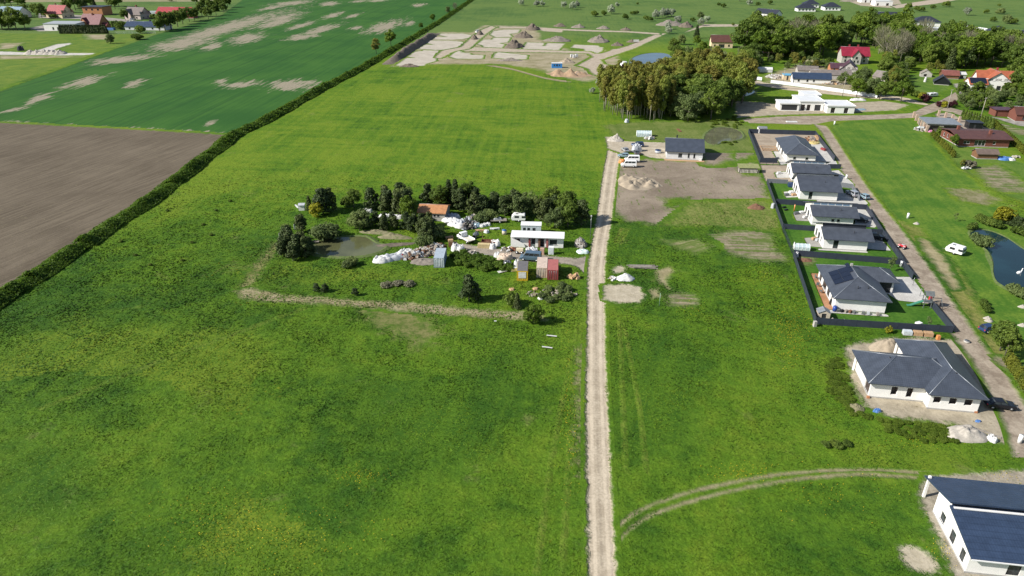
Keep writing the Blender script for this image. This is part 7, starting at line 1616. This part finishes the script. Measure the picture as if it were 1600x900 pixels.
r, ro = gable_house('gabled_house', 'old grey gabled house with dark plum roof below the crimson roofed one', G(1309, 121), math.radians(-24), 9, 13, 4.2, 8.2, GREYPLASTER, roof_mat('plum_roof', (.085, .04, .055)), 'y', .4, front=win(3.4, 5.8, w=.9, z=4.6, h=1.2) + win(2, 4.5, 7, w=1, z=1, h=1.3))
gable_house('plum_roofed_annex', 'low annex with plum roof left of the old grey gabled house', G(1297, 113), A9, 8, 7, 2.4, 4.6, ORBRICK, roof_mat('plum_roof', (.085, .04, .055)), 'x', .3, cat='annex', front=win(2, 5, w=.9))
gable_house('old_shed', 'old grey shed with weathered roof left of the long grey one', G(1246, 116), A9, 11, 7, 2.2, 4.0, GREYPLASTER, roof_mat('old_grey_roof', (.19, .165, .15)), 'x', .3, cat='shed'); gable_house('old_shed', 'long low grey shed with weathered roof beside the navy roofed outbuilding', G(1266, 123), A9, 21, 7, 2.4, 4.2, GREYPLASTER, roof_mat('old_grey_roof', (.19, .165, .15)), 'x', .3, cat='shed', frame=WFRAME)
gable_house('navy_outbuilding', 'long white outbuilding with navy gable roof behind the white yard wall', G(1238, 130), A9 * 1.1, 19, 6.5, 2.6, 5.0, WHITE, SLATE3, 'x', .4, cat='outbuilding', front=win(3, 7.4, 10.6, w=1, z=1, h=1.1))
r, ro = flat_house('blue_shed', 'small cream shed with bright blue roof left of the navy outbuilding', G(1224, 125), A9, 6.5, 5, 2.4, CREAM, paint('sky_blue_roof', (.12, .36, .55), .5), 'shed', .2, front=(door(2),))
chunks('rubble_yard', 'heap of pale building rubble behind the white yard wall', (1213, 121), 6, 5, 1.0, 120, 1.2, [RUBBLE, GRAVELH, GREYPLASTER, TARPW], 33)
chunks('rubble_yard', 'scattered rubble right of the navy outbuilding', (1300, 131), 6, 4, .8, 70, 1.1, [RUBBLE, GRAVELH, OLDWOOD, PINE], 34)
WALLW = paint('white_wall_panel', (.66, .68, .72), .7, var=.05)
fence('white panel wall along the village road before the navy outbuilding', [(1204, 130), (1282, 140), (1370, 153)], 1.7, 4.0, WALLW, 'yard_wall'); fence('shorter white panel wall before the dug yard', [(1159, 121), (1190, 126)], 1.7, 4.0, WALLW, 'yard_wall')
r, ro = gable_house('white_polytunnel', 'low white shed lying in the shaded yard behind the village road', G(1181, 113), A9, 9, 4, 1.6, 2.6, TARPW, TARPW, 'x', .1, cat='shed')
heap('grass_mound', 'brown and green covered mound behind the old grey sheds', (1266, 104), 6, 5, 3.4, WEEDY, 0, 0, .2, 182, 'mound', flat=1.6)
# orange roofed house
r, ro = gable_house('orange_roofed_house', 'white house with orange tiled cross gable roof and garage at the right', G(1535, 141), math.radians(-12), 12, 13, 4.6, 8.8, WHITE, ORANGEROOF, 'y', .6, front=((6, 8, .2, 2.4, 'window'),) + win(4, 8, w=1.1, z=4.7, h=1.2), left=win(3, 8, w=1.2), chim=[(6.8, 7, 8.4, 10.2, REDROOF, .8)])
m = MB(); slab_roof(m, [(2.0, 4.0, 6.5, 8.7), (11.0, 4.0, 6.5, 8.701)], -3.0, 15.0); m.build('cross_roof', ORANGEROOF, r); walls(r, 2.4, 7.6, 4.6, WHITE, x0=-2.43, y0=2.7, left=win(3.5, w=1.2), tops={'left': [(3.8, 8.2)]}, name='bay_wall', plinth=None); walls(r, 2.4, 7.6, 4.6, WHITE, x0=12.03, y0=2.7, tops={'right': [(3.8, 8.2)]}, name='bay_wall', plinth=None)
r, ro = gable_house('solar_garage', 'white garage with dark solar roof beside the orange roofed house', G(1513, 142), math.radians(-12), 8, 8, 3.4, 5.8, WHITE, ORANGEROOF, 'x', .4, cat='garage', front=win(3.6, 6.2, w=.9, z=1.4, h=.9))
m = MB(); k = 2.4 / 4; vs = [(.2, y, 3.4 + k * y + .26) for y in (.2, 3.8)]; m.add([(.2, .2, 3.4 + k * .2 + .28), (7.8, .2, 3.4 + k * .2 + .28), (7.8, 3.8, 3.4 + k * 3.8 + .28), (.2, 3.8, 3.4 + k * 3.8 + .28)], [(0, 1, 2, 3)]); m.build('solar_panel', SOLAR, ro)
gable_house('red_garden_shed', 'low dark shed with dull red roof before the spruce', G(1472, 123), math.radians(-15), 8, 7, 2.0, 4.0, TIMBER, roof_mat('dull_red_roof', (.20, .075, .06)), 'x', .4, cat='shed'); gable_house('black_garden_shed', 'black gabled log store in the garden before the red roofed shed', G(1459, 132), math.radians(-25), 7, 6, 1.6, 4.4, CBLACK, NIGHT, 'y', .5, cat='shed'); gable_house('ruined_hut', 'small pale broken hut in the garden left of the red roofed shed', G(1438, 120), math.radians(-20), 5.5, 4.5, 1.8, 3.6, GREYPLASTER, OLDWOOD, 'y', .2, cat='hut', front=((1.5, 3, .1, 1.6, 'void'),))
r, ro = gable_house('white_pavilion', 'small white garden pavilion right of the red roofed shed', G(1496, 123), 0.0, 4.5, 4, 2.1, 3.2, TARPW, TARPW, 'x', .2, cat='pavilion', front=((1, 3, .05, 1.7, 'void'),))
caravan('white boat shaped trailer parked on the garden lawn by the village road', (1456, 151), math.radians(20), 5.5, 2.2, 1.8); tarp('white_bench', 'white garden ornament on the village garden lawn', (1445, 128), .7, .6, 1.6, TARPW, 0, 183, 'ornament'); tarp('white_bench', 'second white garden ornament above the first on the lawn', (1446, 125), .6, .5, 1.4, TARPW, 0, 184, 'ornament')
gable_house('slate_barn', 'old grey hut roof half hidden by olive trees in the village', G(1386, 128), math.radians(30), 6, 9, 1.8, 4.4, OLDWOOD, roof_mat('old_grey_roof', (.19, .165, .15)), 'y', .3, cat='hut')
# brown roofed house beyond the grove
r, ro = gable_house('brown_roofed_house', 'cream house with brown gable roof standing among trees beyond the grove', G(1111, 75), A9 * .6, 14.5, 9, 4.2, 8.0, CREAM, BROWNROOF, 'x', .5, front=win(2.4, 12, w=1.2, z=1, h=1.4) + ((5, 9, .1, 2.6, 'window'),), chim=[(13, 5, 7, 9, BRICK, .8)])
tarp('white_sheeting', 'white debris before the brown roofed house beyond the grove', (1113, 78), 4, 2, .7, TARPW, 0, 185)
gable_house('dark_barn', 'dark wooden barn hidden in the tree belt', G(1193, 83), A9, 8, 7, 2.4, 4.2, TIMBER, NIGHT, 'x', .4, cat='barn')
# barn, brick bungalow
r, ro = flat_house('grey_barn', 'open grey roofed barn ruin with brick pillars at the lane junction', G(1447, 205), math.radians(-12), 12, 11, 3.0, OLDWOOD, GREYROOF, 'barn', .4, front=((1, 4.5, .05, 2.4, 'void'), (6, 11, .05, 2.4, 'void')), left=((1, 4, .1, 2.3, 'void'), (6, 9.5, .1, 2.3, 'void')), rt=.25)
for i in range(6):
    t = i / 5; q = thing('brick_pillar', 'pale brick pillar in the row left of the grey barn', 'pillar', G(1427 + 20 * t, 184 + 22 * t), A9, 'brick pillars left of the barn'); MB().box((0, 0, 1.3), (.8, .8, 2.6)).build('pillar', paint('pale_brick', (.42, .31, .24), .9, var=.2), q)
for i in range(4):
    t = i / 3; q = thing('brick_pillar', 'pale brick pillar in the row behind the grey barn', 'pillar', G(1466 + 32 * t, 181 + 10 * t), A9, 'brick pillars behind the barn'); MB().box((0, 0, 1.2), (.8, .8, 2.4)).build('pillar', paint('pale_brick', (.42, .31, .24), .9, var=.2), q)
chunks('building_clutter', 'pile of building clutter along the left side of the grey barn', (1440, 203), 3.0, 3.0, 1.0, 40, 1.0, [TARPW, OLDWOOD, GREYPLASTER, PALEST], 35); tarp('pink_sheet', 'pink sheet at the front corner of the grey barn', (1453, 206), 1.3, .8, .6, paint('pink_sheet', (.62, .22, .40), .6), 0, 186)
r = thing('brick_bungalow', 'brown brick bungalow with wide brown low roof, white windows and chimneys', 'house', G(1497, 229), math.radians(-5.5))
walls(r, 17.5, 15, 2.9, BRICK, front=win(2.6, w=2.2, z=1.1, h=1.1) + ((5.4, 9.2, .4, 2.5, 'window'), (11.8, 12.8, 1.0, 2.2, 'window')), left=win(2.5, 5.5, 8.5, 12, w=1.0, z=1.0, h=1.3), frame=WFRAME)
ro = MB().extrude_x([(-.7, 2.92), (7.5, 4.2), (15.7, 2.92), (15.7, 3.1), (7.5, 4.4), (-.7, 3.12)], -.8, 18.6).build('roof', BROWNROOF, r); chimney(ro, 3.6, 10.5, 3.4, 5.4, BRICK, .9); chimney(ro, 12.4, 4.6, 3.4, 5.2, BRICK, .9)
gable_house('wooden_shed', 'small wooden shed with weathered brown roof on the lawn of the bungalow', G(1526, 248.5), math.radians(-5), 6.8, 4, 1.9, 3.0, TIMBER, roof_mat('weathered_brown_roof', (.155, .115, .095)), 'x', .4, cat='shed'); tarp('blue_tarpaulin', 'blue and white tarpaulin spread right of the wooden shed', (1570, 249), 3.0, 1.8, .7, TARPB, 0, 187); tarp('white_sheeting', 'white end of the tarpaulin pile on the bungalow lawn', (1579, 250), 1.4, 1.2, .6, TARPW, 0, 188)
chunks('stone_heap', 'pale stones on the grass right of the tarpaulin', (1588, 246), 1.4, 1.2, .4, 22, .7, [GRAVELH], 36); chunks('stone_heap', 'grey barrels and stones beside the leafless bush in the garden', (1510, 264), 1.4, 1.4, .6, 20, .7, [TARPG, CGREY, TARPW], 37)
r, ro = flat_house('brown_shed', 'small dark brown shed on the lawn behind the thuja row', G(1554, 182), math.radians(-8), 7, 6, 2.8, BRICK, roof_mat('plum_roof', (.085, .04, .055)), 'shed', .5, rt=.15); gable_house('brick_annex', 'reddish brick building cut by the right edge of the picture', G(1586, 190), math.radians(-12), 14, 8, 3.0, 5.4, BRICK, BROWNROOF, 'x', .4, cat='house', front=win(3, 7, w=1.2))
flat_house('black_shed', 'small black shed between the bungalow and the thuja row', G(1513, 202), A9, 5, 4.5, 2.6, CBLACK, NIGHT, 'shed', .3, rt=.15, front=(door(2),))
# bungalows beyond the belt
for i, (p, w, d, l, an, h) in enumerate(((( 1257, 12), 15, 12, 'far white bungalow with black hipped roof, uppermost beyond the belt', -5, 3.6), ((1288, 16.5), 16, 13, 'far white bungalow with black hipped roof, right of the uppermost one', -5, 3.6), ((1246, 18), 18, 11, 'far dark roofed bungalow half hidden before the uppermost one', -5, 3.2), ((1427, 41), 21, 14, 'wide white bungalow with black hipped roof beyond the bare trees', -12, 3.6), ((1548, 57), 13, 12, 'far dark roofed house with one white window wall by the right edge', -12, 3.4), ((1590, 63), 13, 12, 'far dark roofed house cut by the right edge of the picture', -12, 3.4))):
    hip_house('hipped_bungalow', l, G(*p), math.radians(an), w, d, h, 4.0, WHITE, NIGHT, 'x', .8, plinth=None, front=win(*[2 + q * 3.4 for q in range(int(w / 3.6))], w=1.4, z=.9, h=1.6), caps=False)
gable_house('black_gabled_house', 'far pale house with long black gable roof at the left of the belt', G(1211, 28), math.radians(35), 10, 24, 3.2, 6.6, WHITE, NIGHT, 'y', .5, front=win(3, 7, w=1.2)); gable_house('black_gabled_house', 'far grey house with dark plum gable roof behind the bright green trees', G(1367, 33), math.radians(-14), 24, 13, 3.6, 7.4, GREYPLASTER, NIGHT, 'x', .6, front=win(4, 9, w=1.4))
flat_house('grey_annex', 'long low grey building before the wide white bungalow', G(1434, 50), math.radians(-12), 20, 8, 3.0, paint('dark_grey_cladding', (.13, .13, .135), .8), MEMBRANE, 'annex', .3, front=win(3, 7, w=1.2)); flat_house('white_annex', 'white low building with grey roof right of the grey annex', G(1461, 55), math.radians(-12), 14, 9, 3.4, WHITE, GREYROOF, 'annex', .3, front=((2, 5, .1, 2.6, 'void'),))
fence('far white garden wall beside the dark roofed houses', [(1508, 43), (1542, 48)], 1.8, 4.0, WALLW, 'yard_wall')
flat_house('white_shell_house', 'white unfinished block house at the top of the picture, left part', G(1345.5, 4), -.05, 16, 12, 6, WHITE, MEMBRANE, 'house', .2, front=((4, 6, .1, 2.6, 'void'), (10, 12, .1, 2.6, 'void'))); flat_house('white_shell_house', 'white unfinished block house at the top of the picture, right lower part', G(1367, 9), -.05, 19, 12, 4.6, WHITE, MEMBRANE, 'house', .2, front=((2, 4, .1, 2.6, 'void'), (12, 15, .1, 2.6, 'void')))
heap('earth_heap', 'long brown earth heap behind the white unfinished block house', (1332, 2), 16, 8, 3.5, TOPSOIL, 0, 0, .25, 190)
tarp('turquoise_tank', 'small turquoise tank at the far white gabled house', (1206, 21), 1.8, 1.6, 3.0, paint('turquoise_plastic', (.12, .5, .55), .5), 0, 191, 'tank')

# ------------------------------------------------------------------ village, upper left
gable_house('pale_blue_roofed_house', 'white house with pale blue roof at the far left edge', G(-4, 28), math.radians(-14), 24, 16, 4.0, 9.5, WHITE, BLUEROOF, 'x', .6, front=win(4, 9, 18, w=1.6), right=win(4, 11, w=1.4))
gable_house('red_gabled_house', 'cream house with red gable roof in the far left village', G(73, 28), math.radians(-16), 19, 14, 4.5, 11.0, CREAM, REDROOF, 'x', .7, front=win(4, 9, 14, w=1.6), right=win(4, 10, w=1.5) + win(7, w=1.5, z=5.5, h=1.6), chim=[(6, 8, 10, 12.5, BRICK, 1.0)])
flat_house('white_flat_house', 'long white building with flat grey roof in the far left village', G(70, 48), math.radians(-3), 27, 15, 5.2, WHITE, paint('light_grey_felt', (.30, .33, .36), .8), 'house', .3, front=((7, 8.5, .8, 2.8, 'window'), (11, 13.5, .2, 2.8, 'window'), (22, 24, .8, 2.8, 'window')), slope=.6)
r, ro = gable_house('brick_villa', 'orange brick villa with dark red roof in the far left village', G(127, 45), math.radians(-8), 17, 13, 4.0, 11.0, ORBRICK, roof_mat('dark_red_roof', (.15, .04, .045)), 'x', .6, front=win(4, 9, 13, w=1.5), chim=[(9, 6, 10, 12, BRICK, 1.0)])
m = MB()
for xa, xb in ((1, 4), (7, 4)): m.extrude_y([(xa, 4.8), (xb, 8.6), (xb, 8.8), (xa, 5.0)], -1.2, 5)
m.build('dormer_roof', roof_mat('dark_red_roof', (.15, .04, .045)), r); walls(r, 4.6, 3, 6, ORBRICK, x0=1.7, y0=-1.0, tops={'front': [(2.3, 8)]}, front=win(2.3, w=1.4, z=4.4, h=1.4), name='dormer_wall', plinth=None)
gable_house('red_roofed_annex', 'low annex with dark red roof before the orange brick villa', G(138, 45), math.radians(-3), 16, 7, 2.4, 4.6, ORBRICK, roof_mat('dark_red_roof', (.15, .04, .045)), 'x', .4, cat='annex')
flat_house('brown_flat_house', 'orange brick block with dark flat roof behind the villa', G(131, 24), math.radians(-5), 20, 16, 7.5, ORBRICK, NIGHT, 'house', .8, front=win(4, 10, 16, w=2, z=4.6, h=1.6), rt=.5)
r, ro = gable_house('brown_gabled_house', 'pale house with grey brown double gable roof in the far left village', G(196, 30), math.radians(-14), 17, 14, 4.4, 10.0, paint('pinkish_render', (.52, .44, .40), .85), roof_mat('taupe_roof', (.17, .14, .125)), 'x', .7, front=win(4, 13, w=1.6), right=win(4, 10, w=1.4) + win(7, w=1.4, z=5.4, h=1.5), chim=[(8, 8, 9, 12, BRICK, 1.2)])
m = MB()
for xa, xb in ((.2, 4.6), (9, 4.6)): m.extrude_y([(xa, 3.8), (xb, 8.8), (xb, 9.0), (xa, 4.0)], -2.6, 6)
m.build('cross_roof', roof_mat('taupe_roof', (.17, .14, .125)), r); walls(r, 7, 2, 4.0, paint('pinkish_render', (.52, .44, .40), .85), x0=1.1, y0=-2.02, tops={'front': [(3.5, 8)]}, front=win(3.5, w=1.6, z=1, h=1.6), name='gable_wall', plinth=None)
gable_house('long_navy_house', 'long low house with dark navy roof before the white cars', G(196, 47), math.radians(-6), 35, 11, 3.0, 6.2, LGREY, SLATE3, 'x', .5, front=win(4, 9, 15, 24, 30, w=1.6), chim=[(19, 7, 5.5, 7.4, NIGHT, 1.2)])
gable_house('long_red_barn', 'long house with bright red roof at the right end of the far village', G(245, 27), math.radians(-7), 33, 15, 3.8, 8.6, paint('dull_red_cladding', (.22, .06, .05), .8), roof_mat('bright_red_roof', (.34, .05, .055)), 'x', .8, front=win(5, 12, 22, w=1.6)); gable_house('red_roof_extension', 'lower extension with bright red roof at the right of the long red roofed house', G(262, 28.5), math.radians(-7), 26, 8, 3.0, 6.0, paint('dull_red_cladding', (.22, .06, .05), .8), roof_mat('bright_red_roof', (.34, .05, .055)), 'x', .6, cat='extension')
o = MB().span(0, 11, 0, 4, 0, 2.6).build('white_container', PALEST); o.location = (*G(232, 22), 0); tag(o, 'pale container beside the long red roofed house', 'container')
for i in range(30):
    t = i / 29; plant('thuja', (96 + 71 * t, 52.6), 'dark clipped thuja in the tall hedge before the brick villa', 'tall hedge before the brick villa', 2.2, 2.3, mat=L_DARK)
fence('pale fence along the pasture before the long navy roofed house', [(170, 52.3), (243, 52.3)], 1.6, 6.0, WALLW, 'pasture_fence', mesh=True)
box_thing('blue_pool', 'bright blue covered pool beside the hedge of the villa', (172, 47), (8, 4, 1.6), TARPB, 0, 'pool', 0)
tarp('black_machine', 'dark lump standing on the far left gravel track', (33, 79), 2.0, 2.0, 2.6, CBLACK, 0, 192, 'machine')
# ------------------------------------------------------------------ grass of the near meadow: real blades, countless
def tufts():
    R = np.random.default_rng(9); n = 560000
    y = 50 + (R.random(n) ** 1.35) * 190; half = y * .66 + 27; x = R.uniform(-1, 1, n) * half
    keep = R.random(n) < np.clip((240 - y) / 90, 0, 1); CS = 2.0
    for o in scene.objects:                                   # keep roads, sand, gardens free
        if o.get('kind') != 'structure' or o.type != 'MESH' or o.name.split('.')[0] in ('ground', 'cut_plot', 'crop_field', 'pasture', 'dry_verge', 'meadow_patch', 'trail'): continue
        if 'sd' not in o.data.attributes: continue
        me = o.data; co = np.empty(len(me.vertices) * 3, np.float32); me.vertices.foreach_get('co', co); co = co.reshape(-1, 3); a = np.empty(len(co), np.float32); me.attributes['sd'].data.foreach_get('value', a)
        co = co[a > .15]
        if not len(co) or co[:, 1].min() > 245: continue
        cs = CS if me.name.startswith('ploughed') else (1.6 if 'road' in me.name or 'lane' in me.name or 'track' in me.name else 1.3)
        idx = np.where((x > co[:, 0].min()) & (x < co[:, 0].max()) & (y > co[:, 1].min()) & (y < co[:, 1].max()))[0]
        occ = set(map(tuple, np.floor(co[:, :2] / cs).astype(int)))
        keep[idx[[tuple(c) in occ for c in np.floor(np.stack([x[idx], y[idx]], 1) / cs).astype(int)]]] = False
    for poly in PONDS: keep &= poly_sd(poly, x, y) < .4
    for o in scene.objects:
        if o.get('category') == 'house' and o.location.y < 240:
            M = o.matrix_basis.inverted(); q = np.stack([x, y, np.zeros(n), np.ones(n)], 1) @ np.array(M).T
            keep &= ~((q[:, 0] > -.3) & (q[:, 0] < 17) & (q[:, 1] > -2.2) & (q[:, 1] < 16.5))
    x, y = x[keep], y[keep]; n = len(x)
    g = np.sin(x * .31 + 1.7 * np.sin(y * .11)) * np.sin(y * .27 + 1.3 * np.sin(x * .13)) + .6 * np.sin(x * 1.1 + y * .7) * np.sin(y * .9 - x * .5)
    hgt = (.045 + .034 * (g + 1)) * R.uniform(.5, 1.5, n) * np.clip(y / 80, .9, 1.6)
    a = R.uniform(0, 6.283, n); wd = R.uniform(.06, .16, n) * np.clip(y / 80, .9, 1.9); lean = R.normal(0, .25, (n, 2))
    c, s = np.cos(a) * wd, np.sin(a) * wd
    v = np.stack([np.stack([x - c, y - s, np.full(n, .0)], 1), np.stack([x + c, y + s, np.full(n, .0)], 1), np.stack([x + lean[:, 0] + c * .2, y + lean[:, 1] + s * .2, hgt], 1)], 1).reshape(-1, 3)
    m, nn = new_mat('grass_blades'); mc, mh = meadow(nn); i = nn.island()
    col = val(nn, mc, nn.lin(i, 0, 1, .8, 1.5))
    j = nn.math('FRACT', nn.math('MULTIPLY', i, 37.7)); nv = nn.new('ShaderNodeCombineXYZ'); nn.l.new(nn.lin(i, 0, 1, -.5, .5), nv.inputs[0]); nn.l.new(nn.lin(j, 0, 1, -.5, .5), nv.inputs[1]); nv.inputs[2].default_value = .9
    nm = nn.new('ShaderNodeVectorMath', operation='NORMALIZE'); nn.l.new(nv.outputs[0], nm.inputs[0])
    finish(nn, col, 0.7, 0.15, 0, nm.outputs[0])
    o = mesh_obj('grass', np_mesh('grass', v, np.arange(n * 3).reshape(-1, 3)), m); tag(o, 'rough green grass covering the near meadow', 'grass', kind='stuff')
tufts()
dandelions()
